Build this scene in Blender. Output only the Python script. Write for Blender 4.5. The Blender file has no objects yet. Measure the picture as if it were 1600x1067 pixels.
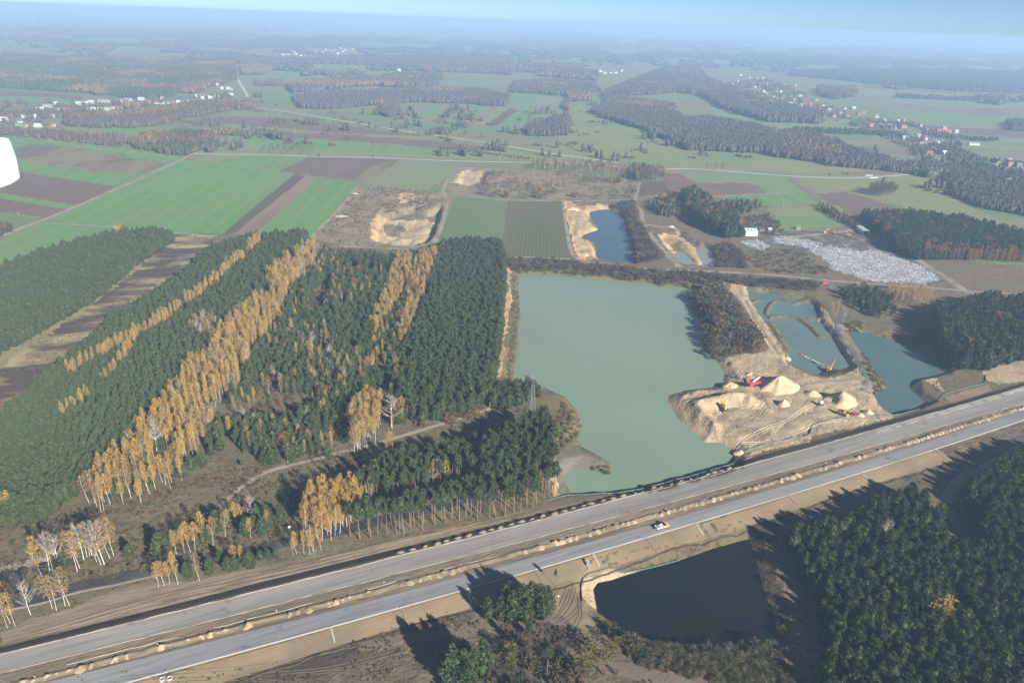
import bpy, math, random
import numpy as np
from mathutils import Vector, Matrix

# ------------------------------------------------------------------ camera, sky, sun, exposure
CAMH = 220.0
FPX = 1100.0                      # focal length in pixels of the 1600 px wide photograph
PITCH = math.radians(24.5)
ROLL = math.radians(2.0)
SUN_EL = math.radians(26.0)
SUN_AZ = math.atan2(0.64, -0.77)  # compass style, 0 = +Y, clockwise
SKY_STRENGTH = 0.054
SUN_STRENGTH = 5.0
EXPOSURE = 1.33
HAZE_DENSITY = 0.000195

scene = bpy.context.scene
COL = scene.collection
cp, sp, cr, sr = math.cos(PITCH), math.sin(PITCH), math.cos(ROLL), math.sin(ROLL)
FWD = Vector((0, cp, -sp))
R0, U0 = Vector((1, 0, 0)), Vector((0, sp, cp))
RGT = R0 * cr + U0 * sr
UPV = U0 * cr - R0 * sr
cam_d = bpy.data.cameras.new('camera')
cam = bpy.data.objects.new('camera', cam_d)
COL.objects.link(cam)
cam_d.sensor_width = 36
cam_d.lens = 36 * FPX / 1600
cam_d.clip_start = 0.1
cam_d.clip_end = 300000
cam.matrix_world = Matrix(((RGT.x, UPV.x, -FWD.x, 0), (RGT.y, UPV.y, -FWD.y, 0),
                           (RGT.z, UPV.z, -FWD.z, CAMH), (0, 0, 0, 1)))
scene.camera = cam

world = bpy.data.worlds.new('World')
scene.world = world
world.use_nodes = True
wn, wl = world.node_tree.nodes, world.node_tree.links
wn.clear()
sky = wn.new('ShaderNodeTexSky')
sky.sky_type = 'NISHITA'
sky.sun_disc = False
sky.sun_elevation = SUN_EL
sky.sun_rotation = SUN_AZ
sky.altitude = 200
sky.air_density = 0.42
sky.dust_density = 0.3
sky.ozone_density = 4.0
bg = wn.new('ShaderNodeBackground')
bg.inputs['Strength'].default_value = SKY_STRENGTH
wo = wn.new('ShaderNodeOutputWorld')
wl.new(sky.outputs[0], bg.inputs[0])
wl.new(bg.outputs[0], wo.inputs[0])

sun_d = bpy.data.lights.new('sun', 'SUN')
sun_d.energy = SUN_STRENGTH
sun_d.angle = math.radians(0.5)
sun_d.color = (1.0, 0.95, 0.86)
sun = bpy.data.objects.new('sun', sun_d)
COL.objects.link(sun)
SUNV = Vector((math.sin(SUN_AZ) * math.cos(SUN_EL), math.cos(SUN_AZ) * math.cos(SUN_EL), math.sin(SUN_EL)))
sun.rotation_euler = SUNV.to_track_quat('Z', 'Y').to_euler()
sun.location = SUNV * 1000

vs = scene.view_settings
vs.view_transform = 'Standard'
vs.look = 'None'
vs.exposure = EXPOSURE
vs.gamma = 1
vs.use_curve_mapping = False
cy = scene.cycles
cy.use_denoising = True
cy.denoiser = 'OPENIMAGEDENOISE'
cy.max_bounces = 6
cy.diffuse_bounces = 2
cy.glossy_bounces = 2
cy.transmission_bounces = 2
cy.volume_bounces = 1
cy.transparent_max_bounces = 8
cy.sample_clamp_indirect = 4
cy.caustics_reflective = False
cy.caustics_refractive = False

random.seed(7)
rng = np.random.default_rng(11)

# ------------------------------------------------------------------ helpers
def P(px, py, z=0.0):
    """photograph pixel -> point of the place on the horizontal plane z"""
    a, b = (px - 800) / FPX, (533.5 - py) / FPX
    d = FWD + RGT * a + UPV * b
    if d.z > -0.0035:
        d.z = -0.0035
    t = (z - CAMH) / d.z
    return (d.x * t, d.y * t)

def PP(pts, z=0.0):
    return np.array([P(x, y, z) for x, y in pts])

def cam_px(x, y, z):
    x, y, z = np.asarray(x, float), np.asarray(y, float), np.asarray(z, float) - CAMH
    de = x * FWD.x + y * FWD.y + z * FWD.z
    de = np.where(de < 1, 1, de)
    return (800 + FPX * (x * RGT.x + y * RGT.y + z * RGT.z) / de,
            533.5 - FPX * (x * UPV.x + y * UPV.y + z * UPV.z) / de, de)

def hash2(ix, iy, seed):
    n = (ix.astype(np.int64) * 374761393 + iy.astype(np.int64) * 668265263 + seed * 974634711) & 0x7fffffff
    n = ((n ^ (n >> 13)) * 1274126177) & 0x7fffffff
    n = (n ^ (n >> 16)) & 0xffff
    return n / 65535.0

def vnoise(x, y, seed=0):
    x, y = np.asarray(x, float), np.asarray(y, float)
    ix, iy = np.floor(x), np.floor(y)
    fx, fy = x - ix, y - iy
    fx, fy = fx * fx * (3 - 2 * fx), fy * fy * (3 - 2 * fy)
    a, b = hash2(ix, iy, seed), hash2(ix + 1, iy, seed)
    c, d = hash2(ix, iy + 1, seed), hash2(ix + 1, iy + 1, seed)
    return (a * (1 - fx) + b * fx) * (1 - fy) + (c * (1 - fx) + d * fx) * fy - 0.5

def fbm(x, y, scale, octaves=4, seed=0):
    r, amp, s = 0, 1.0, 1.0 / scale
    for k in range(octaves):
        r = r + amp * vnoise(np.asarray(x) * s + 13.7 * k, np.asarray(y) * s - 7.3 * k, seed + k)
        amp *= 0.5
        s *= 2.03
    return r

def inpoly(x, y, poly):
    x, y = np.asarray(x, float), np.asarray(y, float)
    res = np.zeros(x.shape, bool)
    lo, hi = poly.min(0), poly.max(0)
    m = (x >= lo[0]) & (x <= hi[0]) & (y >= lo[1]) & (y <= hi[1])
    if not m.any():
        return res
    xs, ys = x[m], y[m]
    c = np.zeros(xs.shape, bool)
    n = len(poly)
    for i in range(n):
        x0, y0 = poly[i]
        x1, y1 = poly[(i + 1) % n]
        if y0 == y1:
            continue
        k = ((ys < y0) != (ys < y1)) & (xs < (x1 - x0) * (ys - y0) / (y1 - y0) + x0)
        c ^= k
    res[m] = c
    return res

def linedist(x, y, pts, closed=False):
    best = np.full(np.shape(x), 1e9)
    n = len(pts)
    for i in range(n if closed else n - 1):
        ax, ay = pts[i]
        bx, by = pts[(i + 1) % n]
        dx, dy = bx - ax, by - ay
        L = dx * dx + dy * dy + 1e-9
        t = np.clip(((x - ax) * dx + (y - ay) * dy) / L, 0, 1)
        best = np.minimum(best, np.hypot(x - ax - t * dx, y - ay - t * dy))
    return best

def sdf(x, y, poly):
    """signed distance, positive outside"""
    d = linedist(x, y, poly, True)
    return np.where(inpoly(x, y, poly), -d, d)

def smooth(e0, e1, v):
    t = np.clip((v - e0) / (e1 - e0), 0, 1)
    return t * t * (3 - 2 * t)

# ------------------------------------------------------------------ mesh and object helpers
def mesh_np(name, verts, faces, mats, smooth_shade=False, fmat=None):
    me = bpy.data.meshes.new(name)
    verts = np.asarray(verts, np.float32).reshape(-1, 3)
    if isinstance(faces, np.ndarray):
        k = faces.shape[1]
        me.vertices.add(len(verts))
        me.vertices.foreach_set('co', verts.ravel())
        me.loops.add(faces.size)
        me.loops.foreach_set('vertex_index', faces.astype(np.int32).ravel())
        me.polygons.add(len(faces))
        me.polygons.foreach_set('loop_start', np.arange(0, faces.size, k, dtype=np.int32))
        me.polygons.foreach_set('loop_total', np.full(len(faces), k, np.int32))
        me.update(calc_edges=True)
    else:
        me.from_pydata([tuple(map(float, v)) for v in verts], [], faces)
    for m in (mats if isinstance(mats, (list, tuple)) else [mats]):
        me.materials.append(m)
    if fmat is not None:
        me.polygons.foreach_set('material_index', np.asarray(fmat, np.int32))
    if smooth_shade:
        me.polygons.foreach_set('use_smooth', np.ones(len(me.polygons), bool))
    me.validate()
    return me

def link(name, me, parent=None, loc=None, rotz=None):
    o = bpy.data.objects.new(name, me)
    COL.objects.link(o)
    if parent is not None:
        o.parent = parent
    if loc is not None:
        o.location = loc
    if rotz is not None:
        o.rotation_euler = (0, 0, rotz)
    return o

def tag(o, label=None, cat=None, group=None, kind=None):
    if label: o['label'] = label
    if cat: o['category'] = cat
    if group: o['group'] = group
    if kind: o['kind'] = kind
    return o

def thing(name, label, cat, loc, rotz=0.0, group=None, scale=None):
    o = bpy.data.objects.new(name, None)
    o.empty_display_size = 0.5
    COL.objects.link(o)
    o.location = loc
    o.rotation_euler = (0, 0, rotz)
    if scale is not None:
        o.scale = scale
    return tag(o, label, cat, group)

class MB:
    """collects boxes, tubes, cones and loose faces into one mesh"""
    def __init__(self):
        self.v, self.f = [], []
    def add(self, v, f):
        n = len(self.v)
        self.v += [tuple(p) for p in v]
        self.f += [tuple(i + n for i in q) for q in f]
        return self
    def box(self, c, s, rz=0.0, ry=0.0, rx=0.0, taper=1.0):
        m = Matrix.Rotation(rz, 3, 'Z') @ Matrix.Rotation(ry, 3, 'Y') @ Matrix.Rotation(rx, 3, 'X')
        vs_ = []
        for k in (-1, 1):
            t = taper if k > 0 else 1.0
            for i, j in ((-1, -1), (1, -1), (1, 1), (-1, 1)):
                vs_.append(Vector(c) + m @ Vector((i * s[0] / 2 * t, j * s[1] / 2 * t, k * s[2] / 2)))
        return self.add(vs_, [(3, 2, 1, 0), (4, 5, 6, 7), (0, 1, 5, 4), (1, 2, 6, 5), (2, 3, 7, 6), (3, 0, 4, 7)])
    def tube(self, a, b, r0, r1=None, n=6, cap=True):
        r1 = r0 if r1 is None else r1
        a, b = Vector(a), Vector(b)
        d = (b - a).normalized()
        u = d.orthogonal().normalized()
        w = d.cross(u)
        vs_ = []
        for p, r in ((a, r0), (b, r1)):
            for i in range(n):
                t = 2 * math.pi * i / n
                vs_.append(p + (u * math.cos(t) + w * math.sin(t)) * r)
        fs = [(i, (i + 1) % n, n + (i + 1) % n, n + i) for i in range(n)]
        if cap:
            fs += [tuple(range(n - 1, -1, -1)), tuple(range(n, 2 * n))]
        return self.add(vs_, fs)
    def prism(self, prof, y0, y1):
        """profile in x,z extruded along y"""
        n = len(prof)
        vs_ = [(x, y0, z) for x, z in prof] + [(x, y1, z) for x, z in prof]
        fs = [(i, (i + 1) % n, n + (i + 1) % n, n + i) for i in range(n)]
        fs += [tuple(range(n - 1, -1, -1)), tuple(range(n, 2 * n))]
        return self.add(vs_, fs)
    def mesh(self, name, mats, sm=False):
        return mesh_np(name, self.v, self.f, mats, sm)
    def part(self, name, mats, parent=None, sm=False):
        return link(name, self.mesh(name, mats, sm), parent)

# ------------------------------------------------------------------ materials
MATS = {}
def nodes_of(name):
    m = bpy.data.materials.new(name)
    m.use_nodes = True
    nt = m.node_tree
    return m, nt, nt.nodes, nt.links, nt.nodes['Principled BSDF']

def N(nt, kind, **kw):
    n = nt.nodes.new(kind)
    for k, v in kw.items():
        if k in n.inputs:
            n.inputs[k].default_value = v
        else:
            setattr(n, k, v)
    return n

def rgba(c):
    return (c[0], c[1], c[2], 1.0)

def mixc(nt, fac, a, b):
    m = nt.nodes.new('ShaderNodeMix')
    m.data_type = 'RGBA'
    for sock, v in ((0, fac), (6, a), (7, b)):
        if hasattr(v, 'is_linked') or hasattr(v, 'links'):
            nt.links.new(v, m.inputs[sock])
        elif sock == 0:
            m.inputs[0].default_value = v
        else:
            m.inputs[sock].default_value = rgba(v)
    return m.outputs[2]

def ramp(nt, val, lo, hi):
    m = nt.nodes.new('ShaderNodeMapRange')
    m.inputs[1].default_value = lo
    m.inputs[2].default_value = hi
    nt.links.new(val, m.inputs[0])
    return m.outputs[0]

def ground_mat(name, c1, c2, c3=None, s1=25.0, s2=4.0, s3=120.0, rough=0.95, bump=0.25, bscale=1.2,
               ang=None, stretch=1.0, stripe=None, spec=0.1, contrast=0.14, speck=None):
    """soil, grass or sand: two or three colours mixed by noise in place, optional direction and rows"""
    m, nt, nd, lk, bs = nodes_of(name)
    geo = N(nt, 'ShaderNodeNewGeometry')
    mp = N(nt, 'ShaderNodeMapping')
    lk.new(geo.outputs['Position'], mp.inputs['Vector'])
    mp.inputs['Rotation'].default_value = (0, 0, -(ang or 0.0))
    base = mp.outputs[0]
    if stretch != 1.0:
        mp2 = N(nt, 'ShaderNodeMapping')
        mp2.inputs['Scale'].default_value = (1.0 / stretch, 1, 1)
        lk.new(base, mp2.inputs['Vector'])
        sv = mp2.outputs[0]
    else:
        sv = base
    n1 = N(nt, 'ShaderNodeTexNoise', Scale=1.0 / s1, Detail=6.0, Roughness=0.62)
    lk.new(sv, n1.inputs['Vector'])
    n2 = N(nt, 'ShaderNodeTexNoise', Scale=1.0 / s2, Detail=5.0, Roughness=0.7)
    lk.new(sv, n2.inputs['Vector'])
    add = N(nt, 'ShaderNodeMath', operation='MULTIPLY_ADD')
    add.inputs[1].default_value = 0.55
    lk.new(n2.outputs[0], add.inputs[0])
    sc = N(nt, 'ShaderNodeMath', operation='MULTIPLY')
    sc.inputs[1].default_value = 0.45
    lk.new(n1.outputs[0], sc.inputs[0])
    lk.new(sc.outputs[0], add.inputs[2])
    fac = ramp(nt, add.outputs[0], 0.5 - contrast, 0.5 + contrast)
    col = mixc(nt, fac, c1, c2)
    if c3 is not None:
        n3 = N(nt, 'ShaderNodeTexNoise', Scale=1.0 / s3, Detail=4.0, Roughness=0.6)
        lk.new(sv, n3.inputs['Vector'])
        col = mixc(nt, ramp(nt, n3.outputs[0], 0.48, 0.62), col, c3)
    if stripe is not None:
        w, scol, sf = stripe
        wv = N(nt, 'ShaderNodeTexWave', wave_type='BANDS', bands_direction='Y', Scale=0.314 / w, Distortion=1.2, Detail=2.0)
        wv.inputs['Detail Scale'].default_value = 0.6
        lk.new(base, wv.inputs['Vector'])
        f2 = N(nt, 'ShaderNodeMath', operation='MULTIPLY')
        f2.inputs[1].default_value = sf
        lk.new(ramp(nt, wv.outputs['Fac'], 0.55, 0.95), f2.inputs[0])
        col = mixc(nt, f2.outputs[0], col, scol)
    if speck is not None:
        sscale, scol, lo = speck
        nv = N(nt, 'ShaderNodeTexNoise', Scale=1.0 / sscale, Detail=3.0, Roughness=0.75)
        lk.new(geo.outputs['Position'], nv.inputs['Vector'])
        col = mixc(nt, ramp(nt, nv.outputs[0], lo, lo + 0.1), col, scol)
    lk.new(col, bs.inputs['Base Color'])
    bs.inputs['Roughness'].default_value = rough
    bs.inputs['Specular IOR Level'].default_value = spec
    if bump:
        nb = N(nt, 'ShaderNodeTexNoise', Scale=1.0 / bscale, Detail=4.0, Roughness=0.6)
        lk.new(sv, nb.inputs['Vector'])
        b = N(nt, 'ShaderNodeBump', Strength=bump, Distance=bscale * 0.5)
        lk.new(nb.outputs[0], b.inputs['Height'])
        lk.new(b.outputs[0], bs.inputs['Normal'])
    MATS[name] = m
    return m

def plain(name, c, rough=0.6, metal=0.0, c2=None, spec=0.3, scale=1.5):
    """paint, metal, plaster: one colour with a little uneven wear"""
    if name in MATS:
        return MATS[name]
    m, nt, nd, lk, bs = nodes_of(name)
    c2 = c2 or tuple(x * 0.8 for x in c)
    tc = N(nt, 'ShaderNodeNewGeometry')
    n1 = N(nt, 'ShaderNodeTexNoise', Scale=scale, Detail=4.0, Roughness=0.65)
    lk.new(tc.outputs['Position'], n1.inputs['Vector'])
    lk.new(mixc(nt, ramp(nt, n1.outputs[0], 0.4, 0.68), c, c2), bs.inputs['Base Color'])
    bs.inputs['Roughness'].default_value = rough
    bs.inputs['Metallic'].default_value = metal
    bs.inputs['Specular IOR Level'].default_value = spec
    MATS[name] = m
    return m

def leaf_mat(name, c1, c2, c3=None, trans=0.25, scale=0.5):
    """needles or leaves: every tree a slightly different tone, clumps lighter and darker"""
    m, nt, nd, lk, bs = nodes_of(name)
    nd.remove(bs)
    oi = N(nt, 'ShaderNodeObjectInfo')
    geo = N(nt, 'ShaderNodeNewGeometry')
    n1 = N(nt, 'ShaderNodeTexNoise', Scale=scale, Detail=3.0, Roughness=0.7)
    lk.new(geo.outputs['Position'], n1.inputs['Vector'])
    col = mixc(nt, oi.outputs['Random'], c1, c2)
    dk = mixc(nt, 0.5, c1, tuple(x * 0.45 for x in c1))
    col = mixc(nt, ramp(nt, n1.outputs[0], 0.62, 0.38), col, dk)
    if c3 is not None:
        mm = N(nt, 'ShaderNodeMath', operation='MULTIPLY')
        mm.inputs[1].default_value = 7.31
        lk.new(oi.outputs['Random'], mm.inputs[0])
        fr = N(nt, 'ShaderNodeMath', operation='FRACT')
        lk.new(mm.outputs[0], fr.inputs[0])
        col = mixc(nt, ramp(nt, fr.outputs[0], 0.62, 0.95), col, c3)
    d = N(nt, 'ShaderNodeBsdfDiffuse')
    t = N(nt, 'ShaderNodeBsdfTranslucent')
    lk.new(col, d.inputs[0])
    lk.new(col, t.inputs[0])
    mx = N(nt, 'ShaderNodeMixShader')
    mx.inputs[0].default_value = trans
    lk.new(d.outputs[0], mx.inputs[1])
    lk.new(t.outputs[0], mx.inputs[2])
    lk.new(mx.outputs[0], nd['Material Output'].inputs[0])
    MATS[name] = m
    return m

def water_mat(name, c, c2, rough=0.06, bump=0.02, scale=3.0, patch=60.0, spec=0.5):
    m, nt, nd, lk, bs = nodes_of(name)
    geo = N(nt, 'ShaderNodeNewGeometry')
    n1 = N(nt, 'ShaderNodeTexNoise', Scale=1.0 / patch, Detail=4.0, Roughness=0.55)
    lk.new(geo.outputs['Position'], n1.inputs['Vector'])
    lk.new(mixc(nt, ramp(nt, n1.outputs[0], 0.38, 0.64), c, c2), bs.inputs['Base Color'])
    bs.inputs['Roughness'].default_value = rough
    bs.inputs['IOR'].default_value = 1.33
    bs.inputs['Specular IOR Level'].default_value = spec
    nb = N(nt, 'ShaderNodeTexNoise', Scale=1.0 / scale, Detail=3.0, Roughness=0.6)
    mp = N(nt, 'ShaderNodeMapping')
    mp.inputs['Scale'].default_value = (0.5, 1.3, 1)
    mp.inputs['Rotation'].default_value = (0, 0, 0.35)
    lk.new(geo.outputs['Position'], mp.inputs['Vector'])
    lk.new(mp.outputs[0], nb.inputs['Vector'])
    b = N(nt, 'ShaderNodeBump', Strength=1.0, Distance=bump)
    lk.new(nb.outputs[0], b.inputs['Height'])
    lk.new(b.outputs[0], bs.inputs['Normal'])
    MATS[name] = m
    return m
# ------------------------------------------------------------------ motorway frame (two carriageways, gently curved)
ZH = 1.6
EDGES = {
 'UE': [(0,1023),(180,975),(400,924.5),(607,872),(800,825),(900,801),(1115,740),(1200,717),(1287,691),(1435,651),(1600,606)],
 'UL': [(0,1051),(400,950),(575,907),(775,854),(980,801),(1200,743),(1400,687),(1600,628)],
 'LU': [(75,1067),(400,980),(775,886),(800,879),(1065,812),(1200,765),(1400,702),(1600,640)],
 'LE': [(195,1067),(400,1009.5),(800,900),(1147,800),(1200,781),(1462,701),(1600,656)],
}
_o = np.array(P(200, 1010, ZH)); _e = np.array(P(1500, 650, ZH))
HD = (_e - _o) / np.linalg.norm(_e - _o)
HN = np.array([-HD[1], HD[0]])
HANG = math.atan2(HD[1], HD[0])
def to_st(x, y):
    dx, dy = np.asarray(x) - _o[0], np.asarray(y) - _o[1]
    return dx * HD[0] + dy * HD[1], dx * HN[0] + dy * HN[1]
def from_st(s, t):
    return _o[0] + s * HD[0] + t * HN[0], _o[1] + s * HD[1] + t * HN[1]
EFIT = {}
for k, pts in EDGES.items():
    q = PP(pts, ZH)
    s, t = to_st(q[:, 0], q[:, 1])
    EFIT[k] = np.polyfit(s, t, 2)
def E(k, s):
    return np.polyval(EFIT[k], s)

# ------------------------------------------------------------------ ponds and pits
WZ = -3.0
LAKE = PP([(810,428),(842,429),(875,431),(912,434),(950,437),(988,441),(1025,446),(1055,448),(1080,451),(1087,459),(1086,474),(1094,504),
  (1097,532),(1102,551),(1122,566),(1132,584),(1130,601),(1107,606),(1070,610),(1045,618),(1044,629),(1065,661),(1095,684),(1100,691),
  (1125,691),(1142,700),(1150,712),(1140,722),(1100,735),(1050,748),(975,765),(925,770),(892,771),(884,756),(882,742),(900,731),(926,734),(950,741),
  (958,726),(940,714),(925,706),(908,697),(902,686),(908,674),(907,659),(900,639),(884,621),(852,606),(830,600),(804,597),(803,576),(810,546),
  (809,517),(814,492),(809,467),(811,442)], WZ)
POND_BLUE = PP([(920,332),(935,328),(950,327),(975,339),(979,359),(986,379),(992,409),(990,413),(962,412),(932,403),(931,387),(927,377),(907,374),
  (912,367),(935,359),(927,347),(922,339)], WZ)
POND_PIT = PP([(1050,402),(1070,414),(1115,419),(1120,412),(1112,392),(1100,384),(1086,390),(1097,412),(1088,412),(1070,396),(1058,394)], WZ)
POND_DIG = PP([(1167,453),(1180,456),(1200,457),(1225,464),(1255,467),(1272,477),(1277,497),(1300,527),(1307,541),(1330,574),(1325,580),(1307,581),
  (1285,588),(1255,579),(1230,569),(1234,556),(1225,544),(1215,530),(1200,508),(1184,487),(1172,468)], WZ)
POND_TEAL = PP([(1325,519),(1350,519),(1387,529),(1412,534),(1440,549),(1470,560),(1487,576),(1465,586),(1425,594),(1420,606),(1447,629),(1425,639),
  (1392,646),(1372,631),(1365,614),(1385,606),(1382,599),(1360,566),(1340,544)], WZ)
POND_DARK = PP([(927,920),(934,910),(955,906),(975,899),(1015,887),(1060,876),(1110,858),(1160,844),(1170,842),(1182,875),(1190,907),(1200,940),(1207,950),
  (1216,1000),(1200,1003),(1125,1004),(1050,1006),(1020,1000),(975,985),(950,968),(933,955)], WZ)
POND_SMALL = PP([(1484,797),(1508,803),(1530,827),(1522,836),(1500,837),(1486,815)], WZ)
PONDS = [('lake', LAKE, 0.30), ('pond', POND_BLUE, 0.45), ('pond', POND_PIT, 0.4), ('pond', POND_DIG, 0.5), ('pond', POND_TEAL, 0.35),
         ('pond', POND_DARK, 0.30), ('pond', POND_SMALL, 0.4)]
PIT_A = PP([(582,368),(588,345),(600,336),(620,330),(648,322),(668,330),(690,318),(694,332),(672,378),(640,383),(590,378)])
PIT_B = PP([(712,285),(722,268),(738,264),(762,268),(758,285),(735,292)])
PIT_C = PP([(1028,365),(1062,362),(1085,372),(1100,384),(1100,415),(1062,410),(1045,392)])
RIM = PP([(1172,622),(1165,617),(1135,619),(1110,624),(1084,628),(1094,645),(1106,657),(1114,668),(1128,680)], 3)
RIM2 = PP([(1054,622),(1068,614),(1090,609),(1112,608),(1130,613)], 0)
DYKES = [(PP([(1203,497),(1218,494),(1232,494),(1250,499),(1266,511),(1283,527)], WZ), 2.6),
         (PP([(1203,505),(1213,520),(1221,534),(1230,548)], WZ), 2.4),
         (PP([(1197,492),(1200,482),(1206,474),(1214,470)], WZ), 1.0), (PP([(1174,474),(1184,469),(1192,470)], WZ), 1.2), (PP([(1262,499),(1278,500)], WZ), 1.0),
         (PP([(1225,470),(1240,475),(1254,472),(1262,470)], WZ), 4.0)]
SPIT = PP([(1062,388),(1078,398),(1092,412)], WZ)

SAND_POLY = PP([(1128,440),(1165,438),(1173,468),(1186,490),(1207,520),(1223,548),(1233,570),(1258,583),(1285,591),(1310,589),(1334,580),(1320,555),(1302,525),
  (1278,497),(1283,478),(1300,500),(1325,530),(1345,560),(1364,587),(1373,630),(1397,652),(1330,668),(1275,677),(1262,692),(1200,702),(1160,716),
  (1140,702),(1096,693),(1062,662),(1040,628),(1048,610),(1107,604),(1128,600),(1130,584),(1118,566),(1140,558),(1195,550),(1202,543),(1188,520),
  (1165,482),(1146,460)])

GOLDP = PP([(880,312),(950,316),(922,345),(936,359),(914,370),(934,404),(905,410),(888,352)])
GOLDQ = PP([(575,380),(578,340),(625,300),(692,305),(690,340),(650,385)])
def H(x, y):
    x, y = np.asarray(x, float), np.asarray(y, float)
    shp = x.shape
    x, y = x.ravel(), y.ravel()
    z = np.zeros(x.shape)
    near = (y > 100) & (y < 1500) & (np.abs(x) < 900)
    X, Y = x[near], y[near]
    s, t = to_st(X, Y)
    up, lo = E('UE', s) + 1.2, E('LE', s) - 1.0
    plate = np.clip(1 - np.maximum(t - up, 0) / 5.0, 0, 1) * np.clip(1 - np.maximum(lo - t, 0) / 8.0, 0, 1)
    inband = (t > lo - 9) & (t < up + 7)
    # rough ground away from the fields
    rough = np.full(X.shape, 0.22)
    rough = np.where(Y > 760, 0.12, rough)
    inS = inpoly(X, Y, SAND_POLY)
    rough = np.where(inS, 0.85, rough)
    inG = inpoly(X, Y, GOLDP) | inpoly(X, Y, GOLDQ)
    rough = np.where(inG, 2.2, rough)
    zz = rough * (fbm(X, Y, 9.0, 4, 3) + np.where(inS, 0.55, 0.25) * fbm(X, Y, 2.6, 3, 13))
    # open pits
    for poly, dep, sl in ((PIT_A, 6.0, 0.9), (PIT_B, 4.0, 0.7), (PIT_C, 2.6, 0.7)):
        bb = (X > poly[:, 0].min() - 20) & (X < poly[:, 0].max() + 20) & (Y > poly[:, 1].min() - 20) & (Y < poly[:, 1].max() + 20)
        if bb.any():
            d = sdf(X[bb], Y[bb], poly) + 5 * fbm(X[bb], Y[bb], 14, 3, 21)
            zz[bb] += -dep * smooth(1.0, -6.0, d) + 1.1 * smooth(10, 0, d) * fbm(X[bb], Y[bb], 8, 4, 5) * 1.5
    # ridges round the sand bowl
    for line, hh, sl in ((RIM, 4.6, 0.5), (RIM2, 2.6, 0.5)):
        bb = (X > line[:, 0].min() - 16) & (X < line[:, 0].max() + 16) & (Y > line[:, 1].min() - 16) & (Y < line[:, 1].max() + 16)
        d = linedist(X[bb], Y[bb], line) + 1.3 * fbm(X[bb], Y[bb], 5, 3, 9)
        zz[bb] += np.maximum(0, hh - sl * np.abs(d)) * (1 + 0.35 * fbm(X[bb], Y[bb], 11, 2, 4))
    zz = np.where(inband, zz * (1 - plate) + ZH * plate, zz)
    # ponds
    for nm, poly, sl in PONDS:
        bb = (X > poly[:, 0].min() - 18) & (X < poly[:, 0].max() + 18) & (Y > poly[:, 1].min() - 18) & (Y < poly[:, 1].max() + 18)
        if not bb.any():
            continue
        d = sdf(X[bb], Y[bb], poly)
        wob = 1 + 0.5 * fbm(X[bb], Y[bb], 7, 3, 31)
        bank = np.clip(WZ + d * sl * 1.4 * np.where(d > 0, wob, 1), -7.5, 50)
        w = smooth(16, 9, d)
        cur = zz[bb]
        zz[bb] = np.where(d < 16, np.minimum(cur, bank), cur)
    for line, w in DYKES:
        bb = (np.abs(X - line[:, 0].mean()) < 80) & (np.abs(Y - line[:, 1].mean()) < 80)
        d = linedist(X[bb], Y[bb], line) + 1.4 * fbm(X[bb], Y[bb], 4, 3, 8)
        zz[bb] = np.maximum(zz[bb], WZ + 1.3 - 0.55 * np.maximum(d - w * 0.35, 0))
    bb = (np.abs(X - SPIT[:, 0].mean()) < 60) & (np.abs(Y - SPIT[:, 1].mean()) < 60)
    d = linedist(X[bb], Y[bb], SPIT) + fbm(X[bb], Y[bb], 4, 2, 8)
    zz[bb] = np.maximum(zz[bb], WZ + 1.6 - 0.6 * np.maximum(d - 1.5, 0))
    z[near] = zz
    return z.reshape(shp)

def H1(x, y):
    return float(H(np.array([x]), np.array([y]))[0])

# ------------------------------------------------------------------ ground materials
def ang(a, b):
    p, q = P(*a), P(*b)
    return math.atan2(q[1] - p[1], q[0] - p[0])

A_MAIN = ang((345, 365), (460, 272))        # rows of the big fields
A_ROW = ang((690, 378), (711, 309))
A_ROW2 = ang((890, 403), (880, 316))

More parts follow.
